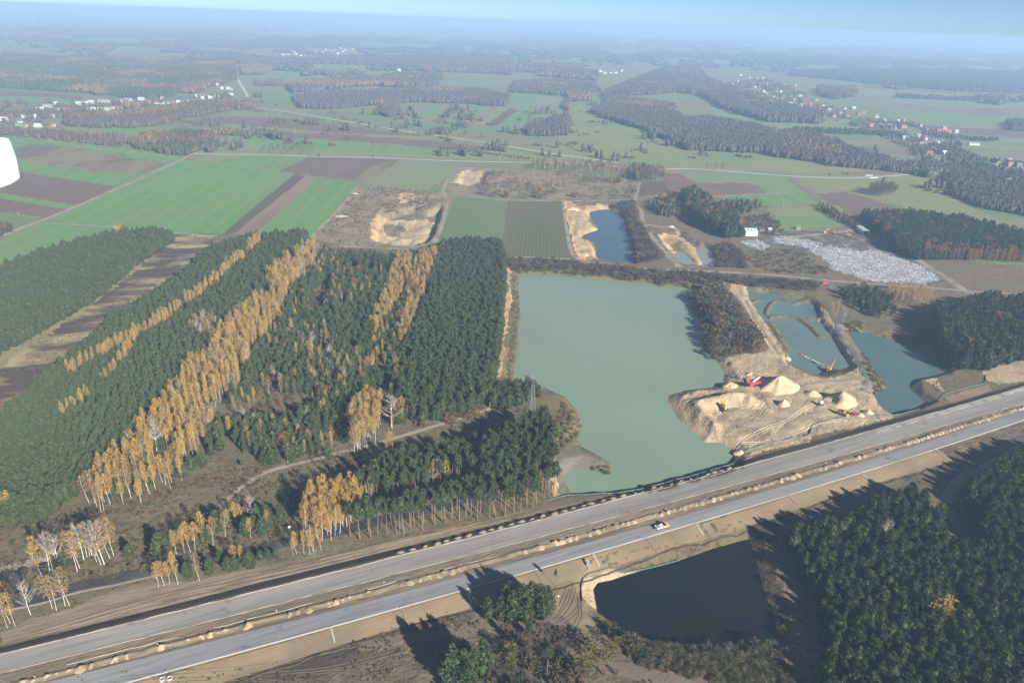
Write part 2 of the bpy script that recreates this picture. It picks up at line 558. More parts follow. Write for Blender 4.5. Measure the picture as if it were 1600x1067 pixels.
def meadow_mat():
    m, nt, nd, lk, bs = nodes_of('meadow patchwork')
    geo = N(nt, 'ShaderNodeNewGeometry')
    mp = N(nt, 'ShaderNodeMapping')
    mp.inputs['Rotation'].default_value = (0, 0, -0.5)
    mp.inputs['Scale'].default_value = (1 / 340.0, 1 / 60.0, 1)
    lk.new(geo.outputs['Position'], mp.inputs['Vector'])
    vo = N(nt, 'ShaderNodeTexVoronoi', Scale=1.0)
    vo.inputs['Randomness'].default_value = 0.85
    lk.new(mp.outputs[0], vo.inputs['Vector'])
    sep = N(nt, 'ShaderNodeSeparateColor')
    lk.new(vo.outputs['Color'], sep.inputs[0])
    cr_ = N(nt, 'ShaderNodeValToRGB')
    e = cr_.color_ramp
    e.interpolation = 'CONSTANT'
    stops = [(0.0, (0.135, 0.168, 0.062)), (0.2, (0.170, 0.168, 0.074)), (0.38, (0.105, 0.165, 0.055)), (0.52, (0.175, 0.155, 0.088)),
             (0.64, (0.150, 0.185, 0.066)), (0.78, (0.165, 0.125, 0.088)), (0.88, (0.09, 0.18, 0.055))]
    while len(e.elements) < len(stops):
        e.elements.new(0.5)
    for el, (p_, c) in zip(e.elements, stops):
        el.position = p_
        el.color = rgba(c)
    lk.new(sep.outputs[0], cr_.inputs[0])
    mp2 = N(nt, 'ShaderNodeMapping')
    mp2.inputs['Rotation'].default_value = (0, 0, -0.5)
    mp2.inputs['Scale'].default_value = (0.35, 1, 1)
    lk.new(geo.outputs['Position'], mp2.inputs['Vector'])
    n1 = N(nt, 'ShaderNodeTexNoise', Scale=1 / 40.0, Detail=7.0, Roughness=0.65)
    lk.new(mp2.outputs[0], n1.inputs['Vector'])
    col = mixc(nt, ramp(nt, n1.outputs[0], 0.42, 0.66), cr_.outputs[0], (0.155, 0.14, 0.075))
    n2 = N(nt, 'ShaderNodeTexNoise', Scale=1 / 14.0, Detail=5.0, Roughness=0.7)
    lk.new(mp2.outputs[0], n2.inputs['Vector'])
    col = mixc(nt, ramp(nt, n2.outputs[0], 0.55, 0.8), col, (0.075, 0.082, 0.042))
    lk.new(col, bs.inputs['Base Color'])
    bs.inputs['Roughness'].default_value = 0.95
    bs.inputs['Specular IOR Level'].default_value = 0.1
    return m

G_GREEN, G_GREEN2 = (0.080, 0.182, 0.042), (0.115, 0.210, 0.055)
MZ = {
 'meadow': meadow_mat(),
 'heath': ground_mat('dry heath', (0.085, 0.060, 0.038), (0.185, 0.150, 0.080), (0.120, 0.105, 0.056), s1=16, s2=3.0, s3=45, bump=0.8, contrast=0.12, speck=(3.2, (0.040, 0.036, 0.020), 0.56)),
 'scrub': ground_mat('brown scrub', (0.11, 0.078, 0.047), (0.19, 0.145, 0.085), (0.125, 0.112, 0.058), s1=12, s2=2.6, s3=40, bump=0.8, contrast=0.12, speck=(3.0, (0.045, 0.036, 0.024), 0.56)),
 'forest_floor': ground_mat('forest floor', (0.095, 0.068, 0.040), (0.165, 0.125, 0.070), (0.115, 0.11, 0.055), s1=9, s2=2, s3=30, bump=0.5),
 'clearing': ground_mat('burnt clearing', (0.060, 0.045, 0.036), (0.088, 0.066, 0.05), (0.29, 0.24, 0.125), s1=12, s2=2.2, s3=26, ang=0.25, stretch=2.4, bump=0.6),
 'clearing_edge': ground_mat('pale clearing grass', (0.19, 0.165, 0.085), (0.26, 0.21, 0.11), (0.11, 0.08, 0.05), s1=8, s2=2, s3=30, bump=0.4),
 'green': ground_mat('winter crop', G_GREEN, G_GREEN2, (0.12, 0.18, 0.065), s1=60, s2=6, s3=170, bump=0.2, ang=A_MAIN, stretch=3, stripe=(26, (0.14, 0.20, 0.08), 0.6)),
 'green_rows': ground_mat('crop rows', (0.07, 0.135, 0.042), (0.10, 0.15, 0.06), (0.12, 0.14, 0.07), s1=30, s2=4, s3=70, ang=A_ROW, stretch=8, stripe=(4.5, (0.14, 0.15, 0.085), 0.5)),
 'rows_dark': ground_mat('drilled field', (0.085, 0.080, 0.045), (0.12, 0.105, 0.062), (0.075, 0.09, 0.04), s1=30, s2=3, s3=60, ang=A_ROW2, stretch=8, stripe=(4.0, (0.15, 0.13, 0.085), 0.5)),
 'plough': ground_mat('ploughed soil', (0.115, 0.075, 0.052), (0.17, 0.118, 0.083), (0.13, 0.10, 0.065), s1=40, s2=5, s3=90, ang=A_MAIN, stretch=6, stripe=(7, (0.10, 0.068, 0.048), 0.5)),
 'plough_dark': ground_mat('dark ploughed soil', (0.085, 0.058, 0.042), (0.12, 0.083, 0.06), (0.10, 0.085, 0.05), s1=40, s2=5, s3=90, ang=A_MAIN, stretch=6, stripe=(7, (0.07, 0.05, 0.038), 0.5)),
 'plough_pale': ground_mat('pale fallow', (0.19, 0.135, 0.092), (0.235, 0.17, 0.115), (0.16, 0.12, 0.08), s1=40, s2=5, s3=80, ang=A_MAIN, stretch=6, stripe=(5, (0.15, 0.11, 0.075), 0.4)),
 'stubble': ground_mat('stubble', (0.15, 0.125, 0.062), (0.205, 0.16, 0.085), (0.12, 0.09, 0.055), s1=22, s2=3, s3=60, ang=A_MAIN, stretch=3),
 'olive': ground_mat('autumn meadow', (0.140, 0.168, 0.060), (0.205, 0.19, 0.085), (0.12, 0.178, 0.058), s1=45, s2=6, s3=150, ang=0.1, stretch=3),
 'pale_green': ground_mat('thin crop', (0.13, 0.185, 0.075), (0.16, 0.19, 0.09), (0.17, 0.165, 0.09), s1=40, s2=5, s3=90, ang=A_MAIN, stretch=6, stripe=(9, (0.15, 0.15, 0.085), 0.4)),
 'sand': ground_mat('quarry sand', (0.34, 0.255, 0.148), (0.45, 0.345, 0.210), (0.28, 0.215, 0.14), s1=14, s2=2.2, s3=22, bump=0.9, bscale=1.8, contrast=0.12),
 'sand_grey': ground_mat('damp sand', (0.29, 0.218, 0.130), (0.39, 0.302, 0.186), (0.235, 0.18, 0.115), s1=14, s2=2.2, s3=26, bump=0.9, bscale=1.6, contrast=0.12, speck=(5.0, (0.22, 0.18, 0.13), 0.6)),
 'sand_gold': ground_mat('golden sand face', (0.40, 0.25, 0.115), (0.50, 0.35, 0.19), (0.30, 0.20, 0.10), s1=10, s2=1.6, s3=22, bump=0.8, bscale=1.6, speck=(1.5, (0.12, 0.085, 0.05), 0.6)),
 'pit': ground_mat('worked pit ground', (0.16, 0.122, 0.072), (0.29, 0.215, 0.125), (0.135, 0.12, 0.066), s1=18, s2=3.5, s3=30, bump=0.8, contrast=0.11, speck=(4.5, (0.06, 0.05, 0.032), 0.55)),
 'bank': ground_mat('grassy bank', (0.115, 0.10, 0.045), (0.175, 0.14, 0.07), (0.09, 0.085, 0.04), s1=8, s2=1.5, s3=24, bump=0.7, speck=(1.2, (0.055, 0.05, 0.025), 0.57)),
 'verge': ground_mat('dark stripped soil', (0.040, 0.032, 0.024), (0.070, 0.055, 0.040), (0.10, 0.08, 0.056), s1=10, s2=1.6, s3=22, ang=HANG, stretch=4, bump=0.6),
 'tracked': ground_mat('tracked earth', (0.14, 0.108, 0.070), (0.25, 0.195, 0.128), (0.10, 0.08, 0.055), s1=10, s2=1.2, s3=22, contrast=0.10, ang=HANG, stretch=9, bump=0.8, bscale=0.9),
 'embank': ground_mat('bare embankment soil', (0.19, 0.138, 0.083), (0.24, 0.18, 0.11), (0.165, 0.125, 0.08), s1=12, s2=2, s3=26, ang=HANG, stretch=2, bump=0.3),
 'works': ground_mat('muddy works ground', (0.078, 0.060, 0.041), (0.175, 0.136, 0.088), (0.058, 0.047, 0.034), s1=12, s2=2.4, s3=26, bump=0.9, contrast=0.10, ang=HANG, stretch=2.2, speck=(4.0, (0.055, 0.045, 0.032), 0.58)),
 'landfill_dark': ground_mat('landfill cover soil', (0.060, 0.054, 0.050), (0.125, 0.11, 0.098), (0.17, 0.165, 0.155), s1=10, s2=1.8, s3=18, bump=0.7, contrast=0.18),
 'landfill': ground_mat('landfill waste', (0.19, 0.185, 0.175), (0.32, 0.325, 0.32), (0.22, 0.20, 0.18), s1=7, s2=1.4, s3=18, bump=1.0, speck=(1.0, (0.52, 0.54, 0.56), 0.58), contrast=0.2),
 'mud': ground_mat('pond mud', (0.10, 0.09, 0.068), (0.17, 0.15, 0.11), None, s1=9, s2=2, bump=0.4),
}

# ------------------------------------------------------------------ zones: which soil or crop lies where (later ones win)
Z = []
def zone(name, mat, pts, wob=0.8, z=0.0):
    Z.append((name, mat, PP(pts, z), wob))
# far striped farmland
cols = ['plough_pale', 'green', 'olive', 'plough', 'pale_green', 'green', 'plough_pale', 'olive', 'plough_dark', 'green', 'pale_green', 'plough', 'green', 'stubble', 'green']
for i in range(13):
    x0 = 618 + i * 17.5
    zone('field', cols[i % len(cols)], [(x0, 189 + i * 0.9), (x0 + 17.5, 190 + i * 0.9), (x0 + 56, 166 + i * .5), (x0 + 40, 165 + i * .5)], 0)
for i in range(15):
    x0 = 398 + i * 16.5
    zone('field', cols[(i * 5 + 2) % len(cols)], [(x0, 121), (x0 + 16.5, 121), (x0 + 66, 101), (x0 + 50, 100.5)], 0)
for i in range(9):
    y0 = 135 + i * 11
    zone('field', ['plough', 'olive', 'pale_green', 'stubble', 'green', 'olive', 'plough', 'pale_green', 'olive'][i],
         [(1345 + i * 14, y0 - 6), (1480 + i * 9, y0 + 1), (1660, y0 + 6), (1660, y0 + 17), (1480 + i * 9, y0 + 10), (1350 + i * 14, y0 + 4)], 0)
zone('field', 'olive', [(888,165),(930,163),(1000,205),(1070,235),(1200,240),(1350,245),(1420,262),(1300,272),(1000,262),(880,248),(830,230),(886,212)], 3)
zone('field', 'green', [(800,145),(838,150),(836,172),(802,172)], 0)
zone('field', 'pale_green', [(838,152),(880,155),(884,190),(834,182)], 0)
zone('field', 'green', [(800,178),(828,178),(820,198),(800,200)], 0)
zone('field', 'plough', [(828,176),(832,176),(824,205),(815,205)], 0)
zone('field', 'plough', [(0,142),(130,150),(128,157),(0,149)], 0)
zone('field', 'green', [(0,149),(128,156),(110,163),(0,156)], 0)
zone('field', 'olive', [(370,168),(400,175),(690,218),(880,250),(600,246),(300,240),(345,215),(350,188)], 2)
zone('field', 'plough', [(260,192),(345,183),(460,186),(660,213),(560,210),(370,195)], 0)
zone('field', 'green', [(150,196),(235,200),(222,212),(160,203)], 0)
zone('field', 'plough', [(360,202),(560,212),(700,222),(800,236),(600,232),(420,216)], 0)
zone('field', 'green', [(350,206),(440,214),(620,226),(760,241),(600,240),(420,230),(350,218)], 0)
zone('field', 'olive', [(1150,150),(1270,190),(1420,186),(1340,205),(1230,208),(1120,180),(1085,145)], 3)
zone('field', 'green', [(1265,203),(1375,206),(1372,211),(1270,209)], 0)
# the near fields
zone('field', 'green', [(-60,206),(60,214),(190,232),(283,248),(180,292),(0,262),(-60,258)], 1)
zone('field', 'stubble', [(20,228),(95,226),(210,246),(262,254),(215,276),(90,262),(20,246)], 14)
zone('field', 'plough', [(-60,252),(0,264),(180,292),(122,322),(0,301),(-60,290)], 0)
zone('field', 'green', [(-60,292),(0,302),(118,321),(106,327),(0,310),(-60,300)], 0)
zone('field', 'plough', [(-60,300),(0,310),(106,328),(76,341),(0,331),(-60,320)], 0)
zone('field', 'green', [(75,345),(207,285),(283,250),(460,272),(346,366),(258,362),(180,357)], 0)
zone('field', 'green', [(-60,385),(-20,380),(60,349),(75,348),(182,358),(180,375),(80,420),(-60,440)], 0)
zone('field', 'plough_dark', [(346,366),(460,272),(479,275),(366,366)], 0)
zone('field', 'plough_pale', [(364,366),(478,275),(497,278),(398,366)], 0)
zone('field', 'green', [(398,366),(497,278),(556,287),(484,372)], 0)
zone('field', 'green', [(325,252),(392,243),(482,244),(438,268)], 0)
zone('field', 'olive', [(292,248),(345,241),(392,243),(325,252)], 0)
zone('field', 'plough', [(434,268),(486,245),(604,248),(548,281)], 0)
zone('field', 'stubble', [(546,281),(602,248),(626,249),(574,287)], 1)
zone('field', 'pale_green', [(572,288),(626,249),(726,255),(666,298),(617,294)], 0)
zone('field', 'green_rows', [(680,380),(712,308),(791,313),(783,386)], 0)
zone('field', 'rows_dark', [(784,400),(792,314),(879,314),(884,350),(895,404),(800,402)], 0)
zone('field', 'plough_dark', [(997,308),(1000,283),(1037,284),(1052,303)], 0)
zone('field', 'plough', [(1037,284),(1028,269),(1062,272),(1090,287),(1160,286),(1256,299),(1110,306),(1054,303)], 0)
zone('field', 'pale_green', [(1062,270),(1158,270),(1178,286),(1090,287)], 0)
zone('field', 'green', [(1158,270),(1232,277),(1256,298),(1200,302),(1178,286)], 0)
zone('field', 'green', [(1110,307),(1260,299),(1282,316),(1200,322),(1150,320)], 0)
zone('field', 'olive', [(1246,277),(1360,277),(1478,271),(1476,290),(1512,322),(1600,362),(1660,380),(1660,400),(1562,366),(1440,342),(1400,318),(1330,302),(1278,302)], 1)
zone('field', 'plough', [(1276,303),(1322,300),(1418,330),(1350,342),(1300,325)], 1)
zone('field', 'olive', [(1202,333),(1215,325),(1310,322),(1342,350),(1225,361)], 2)
# bare and rough ground
zone('scrubland', 'heath', [(-500,430),(0,420),(100,395),(200,362),(335,366),(480,372),(545,386),(690,380),(785,400),(900,408),(1060,420),(1200,430),(1350,445),(1480,452),(1660,462),(2100,560),(2600,1250),(-900,1250)], 1)
zone('scrubland', 'scrub', [(880,313),(990,308),(1046,302),(1110,307),(1200,322),(1205,345),(1210,372),(1280,400),(1310,424),(1450,446),(1480,440),(1420,405),(1400,378),(1340,345),(1355,340),(1660,410),(1660,470),(1400,452),(1200,432),(1000,420),(895,405)], 2)
zone('rough_ground', 'pit', [(697,297),(722,258),(762,262),(880,268),(1000,284),(992,309),(880,313),(710,305)], 2)
zone('pit_ground', 'pit', [(487,372),(535,317),(560,287),(617,294),(670,297),(697,300),(702,320),(690,355),(680,380),(650,388),(540,386)], 1)
zone('pit_floor', 'sand', [(580,370),(588,345),(604,337),(640,338),(665,336),(680,340),(668,365),(648,384),(600,382)], 1.5)
zone('pit_ground', 'pit', [(600,345),(625,340),(634,352),(618,362),(602,360)], 2)
zone('sand_face', 'sand_gold', [(578,378),(580,348),(588,334),(602,340),(596,352),(594,378)], 1.5)
zone('sand_face', 'sand_gold', [(622,306),(632,301),(646,303),(652,309),(630,318),(620,315)], 1.5)
zone('sand_face', 'sand', [(704,286),(716,272),(728,265),(756,266),(748,280),(728,290)], 2)
zone('sand_face', 'sand_gold', [(880,312),(893,315),(900,322),(948,318),(952,327),(924,331),(918,345),(936,359),(914,370),(930,388),(934,404),(908,410),(898,392),(888,352)], 1)
zone('sand_face', 'sand', [(893,330),(906,326),(912,340),(922,352),(908,362),(912,378),(922,392),(912,402),(903,385),(897,352)], 1.5)
zone('sand_face', 'sand_gold', [(1026,366),(1045,364),(1062,366),(1082,378),(1092,394),(1098,412),(1090,414),(1072,398),(1050,392),(1036,382)], 1)
zone('pit_ground', 'pit', [(1046,372),(1062,370),(1078,384),(1070,392),(1052,388)], 1.5)
zone('field', 'green', [(1505,401),(1660,406),(1660,417),(1512,409)], 0)
zone('grass_bank', 'bank', [(785,404),(830,402),(1000,418),(1130,428),(1140,448),(1100,462),(1085,455),(1000,443),(880,430),(812,428)], 2)
zone('grass_bank', 'bank', [(806,428),(814,440),(812,470),(817,492),(812,520),(812,546),(806,578),(804,598),(780,604),(776,590),(790,520),(797,470),(796,436)], 1)
zone('sand_face', 'sand_gold', [(788,416),(797,420),(799,470),(794,510),(788,560),(780,590),(770,592),(772,570),(783,520),(787,460)], 1.2)
zone('grass_bank', 'bank', [(800,612),(806,598),(850,604),(886,618),(904,640),(911,660),(912,676),(905,690),(880,700),(855,690),(846,650),(800,640)], 1)
zone('sand_face', 'sand_gold', [(848,690),(855,670),(868,668),(872,700),(868,730),(872,760),(884,772),(866,775),(858,740)], 1)
zone('mud_flat', 'mud', [(866,705),(900,692),(930,706),(962,724),(958,742),(900,735),(884,745),(890,772),(874,772),(870,740)], 1)
zone('scrubland', 'scrub', [(1080,452),(1128,444),(1150,478),(1170,505),(1198,548),(1150,557),(1118,562),(1100,540),(1094,500)], 2)
Z.append(('sand_yard', 'sand_grey', SAND_POLY, 1.2))
zone('sand_face', 'sand', [(1046,622),(1052,612),(1110,605),(1140,612),(1175,612),(1192,635),(1180,640),(1160,630),(1130,640),(1110,662),(1100,660),(1084,630),(1060,626)], 1.5, 1)
zone('grass_bank', 'bank', [(1345,540),(1362,560),(1386,596),(1388,607),(1368,613),(1360,590),(1344,558)], 1)
zone('grass_bank', 'heath', [(1322,512),(1350,500),(1420,490),(1470,500),(1500,570),(1545,585),(1600,560),(1660,540),(1660,600),(1560,590),(1485,590),(1480,572),(1440,545),(1400,528)], 2)
zone('dirt_yard', 'sand_grey', [(1528,572),(1560,562),(1640,540),(1700,560),(1640,590),(1560,600),(1540,592)], 1)
zone('grass_bank', 'heath', [(1420,594),(1465,585),(1540,585),(1540,598),(1475,618),(1455,636),(1444,632),(1418,606)], 1)
zone('sand_face', 'embank', [(1478,618),(1545,598),(1552,608),(1490,632)], 0.5, 1)
zone('sand_face', 'sand', [(1444,594),(1464,590),(1468,598),(1474,612),(1466,608)], 0.5)
zone('scrubland', 'scrub', [(1380,450),(1500,458),(1660,470),(1660,500),(1540,470),(1470,490),(1430,500),(1330,505),(1325,470)], 2)
# landfill
zone('landfill_cover', 'landfill_dark', [(1205,376),(1220,362),(1290,360),(1342,357),(1372,378),(1420,400),(1452,418),(1480,440),(1462,446),(1370,442),(1306,424),(1285,400),(1250,395),(1175,372),(1172,368)], 1.5)
zone('landfill_cover', 'landfill', [(1207,373),(1222,369),(1262,374),(1292,388),(1280,392),(1240,382),(1212,380)], 3)
zone('landfill_cover', 'landfill', [(1262,390),(1300,384),(1340,392),(1362,390),(1400,402),(1442,416),(1470,437),(1450,444),(1365,440),(1305,423),(1285,402)], 3)
zone('landfill_cover', 'landfill', [(1156,377),(1184,374),(1202,384),(1196,392),(1170,386)], 2)
# clearing and forest floors
zone('clearing', 'clearing', [(268,367),(336,368),(332,378),(283,424),(237,457),(175,493),(137,527),(60,590),(0,650),(-120,720),(-120,620),(0,545),(25,530),(100,488),(160,453),(208,412)], 1)
zone('clearing', 'clearing_edge', [(214,412),(232,400),(215,422),(180,448),(120,492),(50,540),(0,575),(-60,605),(-60,580),(0,548),(25,533),(100,490),(160,455)], 2.5)
zone('forest_floor', 'forest_floor', [(-100,450),(0,432),(182,372),(258,366),(270,372),(206,412),(160,453),(100,487),(25,530),(0,545),(-100,600)], 1)
zone('forest_floor', 'forest_floor', [(336,385),(400,372),(480,368),(540,396),(600,404),(690,390),(785,390),(790,470),(775,590),(770,620),(700,642),(590,672),(540,692),(470,707),(420,716),(370,688),(330,703),(300,722),(262,748),(210,758),(150,778),(60,803),(0,815),(-120,850),(-120,740),(0,655),(60,595),(137,530),(175,496),(237,460),(283,428)], 1)
zone('forest_floor', 'forest_floor', [(1232,850),(1262,830),(1320,815),(1412,775),(1450,782),(1480,810),(1500,845),(1545,850),(1600,800),(1800,760),(1900,1300),(1290,1250),(1275,960),(1255,900)], 1)
# motorway works
zone('works_ground', 'works', [(-200,1150),(150,1085),(400,1034),(612,977),(750,944),(850,908),(905,890),(905,950),(960,1000),(1200,1050),(1200,1300),(-200,1300)], 1)
zone('works_ground', 'embank', [(852,907),(955,888),(925,905),(908,915),(912,945),(930,962),(935,985),(900,975),(870,960),(850,940)], 1)
zone('sand_face', 'sand', [(907,915),(912,900),(950,886),(975,888),(1060,870),(1165,836),(1168,843),(1060,877),(975,900),(938,912),(930,925),(934,945),(922,940),(908,930)], 0.6)
zone('works_ground', 'works', [(1165,815),(1290,772),(1460,720),(1660,660),(1760,640),(1760,700),(1600,700),(1530,735),(1480,770),(1440,755),(1320,795),(1235,825),(1195,860),(1205,930),(1180,880)], 1)
zone('scrubland', 'scrub', [(935,990),(1000,998),(1060,1008),(1216,1003),(1215,950),(1195,870),(1235,830),(1275,960),(1290,1100),(1000,1040)], 1)
zone('tracked_earth', 'tracked', [(0,1010),(0,990),(40,965),(110,948),(180,918),(230,905),(300,905),(400,885),(560,855),(700,823),(800,808),(870,780),(940,770),(946,784),(800,822),(600,868),(400,918),(180,968)], 0.6, 0.8)

# ------------------------------------------------------------------ the ground: one fan of cells from below the aircraft to the horizon, cut into its zones
def build_ground():
    pys = np.arange(1120, 118, -2.0)
    a = (533.5 - pys) / FPX
    dz = -sp + cp * a
    ys = CAMH * (cp + sp * a) / -dz
    far = [ys[-1]]
    while far[-1] < 9000: far.append(far[-1] * 1.022)
    while far[-1] < 120000: far.append(far[-1] * 1.12)
    ys = np.concatenate([[-4000, -800, -150, 40, 110, 150, 170], ys[ys > 175], far[1:]])
    u = np.concatenate([[-6, -3.5, -2.4, -1.8, -1.5, -1.3, -1.15, -1.05, -0.98, -0.92, -0.87], np.arange(-0.83, 0.831, 2.2 / FPX), [0.87, 0.92, 0.98, 1.05, 1.15, 1.3, 1.5, 1.8, 2.4, 3.5, 6]])
    D = np.maximum(np.abs(ys) * cp + CAMH * sp, 170)
    Xg = u[None, :] * D[:, None]
    Yg = np.repeat(ys[:, None], len(u), 1)
    Zg = H(Xg, Yg)
    ny, nx = Xg.shape
    V = np.stack([Xg.ravel(), Yg.ravel(), Zg.ravel()], 1)
    i = np.arange(ny - 1)[:, None] * nx + np.arange(nx - 1)[None, :]
    F = np.stack([i, i + 1, i + 1 + nx, i + nx], -1).reshape(-1, 4)
    cx = V[F, 0].mean(1)
    cy_ = V[F, 1].mean(1)
    wx, wy = fbm(cx, cy_, 6.0, 3, 71), fbm(cx, cy_, 6.0, 3, 72)
    zid = np.full(len(F), -1)
    for k, (nm, mt, poly, wob) in enumerate(Z):
        ins = inpoly(cx + wx * wob * 2.5, cy_ + wy * wob * 2.5, poly) if wob else inpoly(cx, cy_, poly)
        zid[ins] = k
    def emit(name, mat, mask):
        f = F[mask]
        if not len(f): return
        used, inv = np.unique(f.ravel(), return_inverse=True)
        me = mesh_np(name, V[used], inv.reshape(-1, 4), mat, True)
        tag(link(name, me), kind='structure')
    emit('ground', MZ['meadow'], zid == -1)
    for k, (nm, mt, poly, wob) in enumerate(Z):
        emit(nm, MZ[mt], zid == k)
build_ground()

# ------------------------------------------------------------------ water
W_GREEN = water_mat('green quarry water', (0.150, 0.208, 0.146), (0.166, 0.226, 0.160), patch=90)
W_BLUE = water_mat('blue pond water', (0.050, 0.085, 0.105), (0.058, 0.095, 0.11), patch=50)
W_PIT = water_mat('shallow pit water', (0.17, 0.19, 0.17), (0.22, 0.215, 0.18), patch=12)
W_DIG = water_mat('grey green water', (0.085, 0.135, 0.12), (0.105, 0.155, 0.132), patch=40)
W_TEAL = water_mat('teal water', (0.06, 0.105, 0.10), (0.075, 0.12, 0.108), patch=50)
W_DARK = water_mat('dark peat water', (0.007, 0.010, 0.011), (0.011, 0.012, 0.010), patch=60, spec=0.3)
def water(name, poly, mat):
    c = poly.mean(0)
    n = len(poly)
    # pushed a little under the bank so the shoreline is where land and water meet
    e = np.roll(poly, -1, 0) - np.roll(poly, 1, 0)
    nr = np.stack([e[:, 1], -e[:, 0]], 1) / (np.linalg.norm(e, axis=1)[:, None] + 1e-9)
    area = 0.5 * np.sum(poly[:, 0] * np.roll(poly[:, 1], -1) - np.roll(poly[:, 0], -1) * poly[:, 1])
    q = poly + nr * (1.5 if area > 0 else -1.5)
    from mathutils.geometry import tessellate_polygon
    tris = tessellate_polygon([[Vector((x, y, 0)) for x, y in q]])
    vs_ = [(x, y, WZ) for x, y in q]
    fs = []
    for a, b, c_ in tris:
        (x0, y0), (x1, y1), (x2, y2) = q[a], q[b], q[c_]
        fs.append((a, b, c_) if (x1 - x0) * (y2 - y0) - (x2 - x0) * (y1 - y0) > 0 else (a, c_, b))
    return tag(link(name, mesh_np(name, vs_, fs, mat)), kind='structure')
water('lake_water', LAKE, W_GREEN)
water('pond_water', POND_BLUE, W_BLUE)
water('pond_water', POND_PIT, W_PIT)
water('pond_water', POND_DIG, W_DIG)
water('pond_water', POND_TEAL, W_TEAL)
water('pond_water', POND_DARK, W_DARK)
water('pond_water', POND_SMALL, W_TEAL)

# ------------------------------------------------------------------ roads
def strip(name, fa, fb, mat, dz, s0, s1, step=3.0, cross=5, kind='structure', hmin=None):
    ss = np.arange(s0, s1 + step, step)
    A, B = fa(ss), fb(ss)
    k = np.linspace(0, 1, cross)
    T = A[:, None] * (1 - k) + B[:, None] * k
    S = np.repeat(ss[:, None], cross, 1)
    X, Y = from_st(S, T)
    Zs = H(X, Y) + dz
    n, c = X.shape
    V = np.stack([X.ravel(), Y.ravel(), Zs.ravel()], 1)
    i = np.arange(n - 1)[:, None] * c + np.arange(c - 1)[None, :]
    F = np.stack([i, i + c, i + c + 1, i + 1], -1).reshape(-1, 4)
    o = link(name, mesh_np(name, V, F, mat, True))
    return tag(o, kind=kind)
S0, S1 = -330, 1250
M_UP = ground_mat('dusty carriageway', (0.160, 0.150, 0.133), (0.300, 0.285, 0.255), (0.150, 0.136, 0.115), s1=16, s2=1.1, s3=34, ang=HANG, stretch=22, bump=0.1, contrast=0.13, speck=(9.0, (0.15, 0.135, 0.115), 0.62))
M_LO = ground_mat('new carriageway', (0.118, 0.120, 0.122), (0.228, 0.228, 0.224), (0.245, 0.24, 0.228), s1=14, s2=1.1, s3=30, ang=HANG, stretch=22, bump=0.1, contrast=0.13, speck=(11.0, (0.115, 0.117, 0.12), 0.62))
M_MED = ground_mat('median soil', (0.130, 0.100, 0.066), (0.225, 0.176, 0.118), (0.12, 0.095, 0.066), s1=10, s2=1.4, s3=24, ang=HANG, stretch=4, bump=0.8, contrast=0.11)
M_KERB = ground_mat('pale kerb concrete', (0.33, 0.32, 0.295), (0.42, 0.41, 0.38), (0.25, 0.22, 0.18), s1=6, s2=1, bump=0.1)
M_SANDLINE = ground_mat('pale sand edge', (0.27, 0.235, 0.18), (0.40, 0.355, 0.285), (0.20, 0.165, 0.12), s1=6, s2=1, s3=9, bump=0.4)
strip('carriageway', lambda s: E('UL', s), lambda s: E('UE', s), M_UP, 0.05, S0, S1)
strip('carriageway', lambda s: E('LE', s), lambda s: E('LU', s), M_LO, 0.05, S0, S1)
strip('median', lambda s: E('LU', s), lambda s: E('UL', s), M_MED, 0.02, S0, S1)
strip('embankment', lambda s: E('LE', s) - 9.5 - 1.0 * np.sin(s * .05), lambda s: E('LE', s), MZ['embank'], 0.09, S0, 420)
strip('embankment', lambda s: E('LE', s) - 11, lambda s: E('LE', s), MZ['works'], 0.09, 420, S1)
strip('dark_verge', lambda s: E('UE', s) + 0.2, lambda s: E('UE', s) + 5.6 + 1.2 * np.sin(s * .021) , MZ['verge'], 0.07, S0, 640)
strip('dark_verge', lambda s: E('UE', s) + 0.2, lambda s: E('UE', s) + 8.5, MZ['verge'], 0.07, 640, 760)
strip('dark_verge', lambda s: E('UE', s) + 0.2, lambda s: E('UE', s) + 3.5, MZ['works'], 0.07, 760, S1)
# the upper carriageway is still being built: pale raked stretches laid on it
strip('gravel_layer', lambda s: E('UE', s) - 3.4, lambda s: E('UE', s) - 1.4, M_SANDLINE, 0.09, 400, 700)
strip('gravel_layer', lambda s: E('UL', s) + 3.2 + np.sin(s * .03), lambda s: E('UL', s) + 5.4, M_UP, 0.09, 520, 900)
strip('gravel_layer', lambda s: E('UL', s) + 1.2, lambda s: E('UL', s) + 2.1, M_SANDLINE, 0.09, 560, 820)
def kerb(fn, w, h, mat, s0, s1, name='kerb', wob=0.0):
    ss = np.arange(s0, s1, 2.5)
    V, F = [], []
    for i, s in enumerate(ss):
        t = float(fn(s)) + wob * float(vnoise(np.array([s * .21]), np.array([3.3]), 5)[0])
        hh = h * (1 + (0.8 * float(vnoise(np.array([s * .33]), np.array([8.3]), 6)[0]) if wob else 0))
        for dt, z in ((-w / 2, 0.02), (-w / 2 + .08, hh), (w / 2 - .08, hh), (w / 2, 0.02)):
            x, y = from_st(s, t + dt)
            V.append((x, y, z))
        if i:
            b = 4 * i
            F += [(b - 4 + k, b + k, b + k + 1, b - 3 + k) for k in range(3)]
    V = np.array(V)
    V[:, 2] += H(V[:, 0], V[:, 1])
    return tag(link(name, mesh_np(name, V, F, mat)), kind='structure')
kerb(lambda s: E('LE', s) - 0.1, 0.75, 0.16, M_KERB, S0, S1)
kerb(lambda s: E('UE', s) + 0.1, 0.55, 0.18, M_SANDLINE, S0, S1, 'sand_kerb', 0.5)
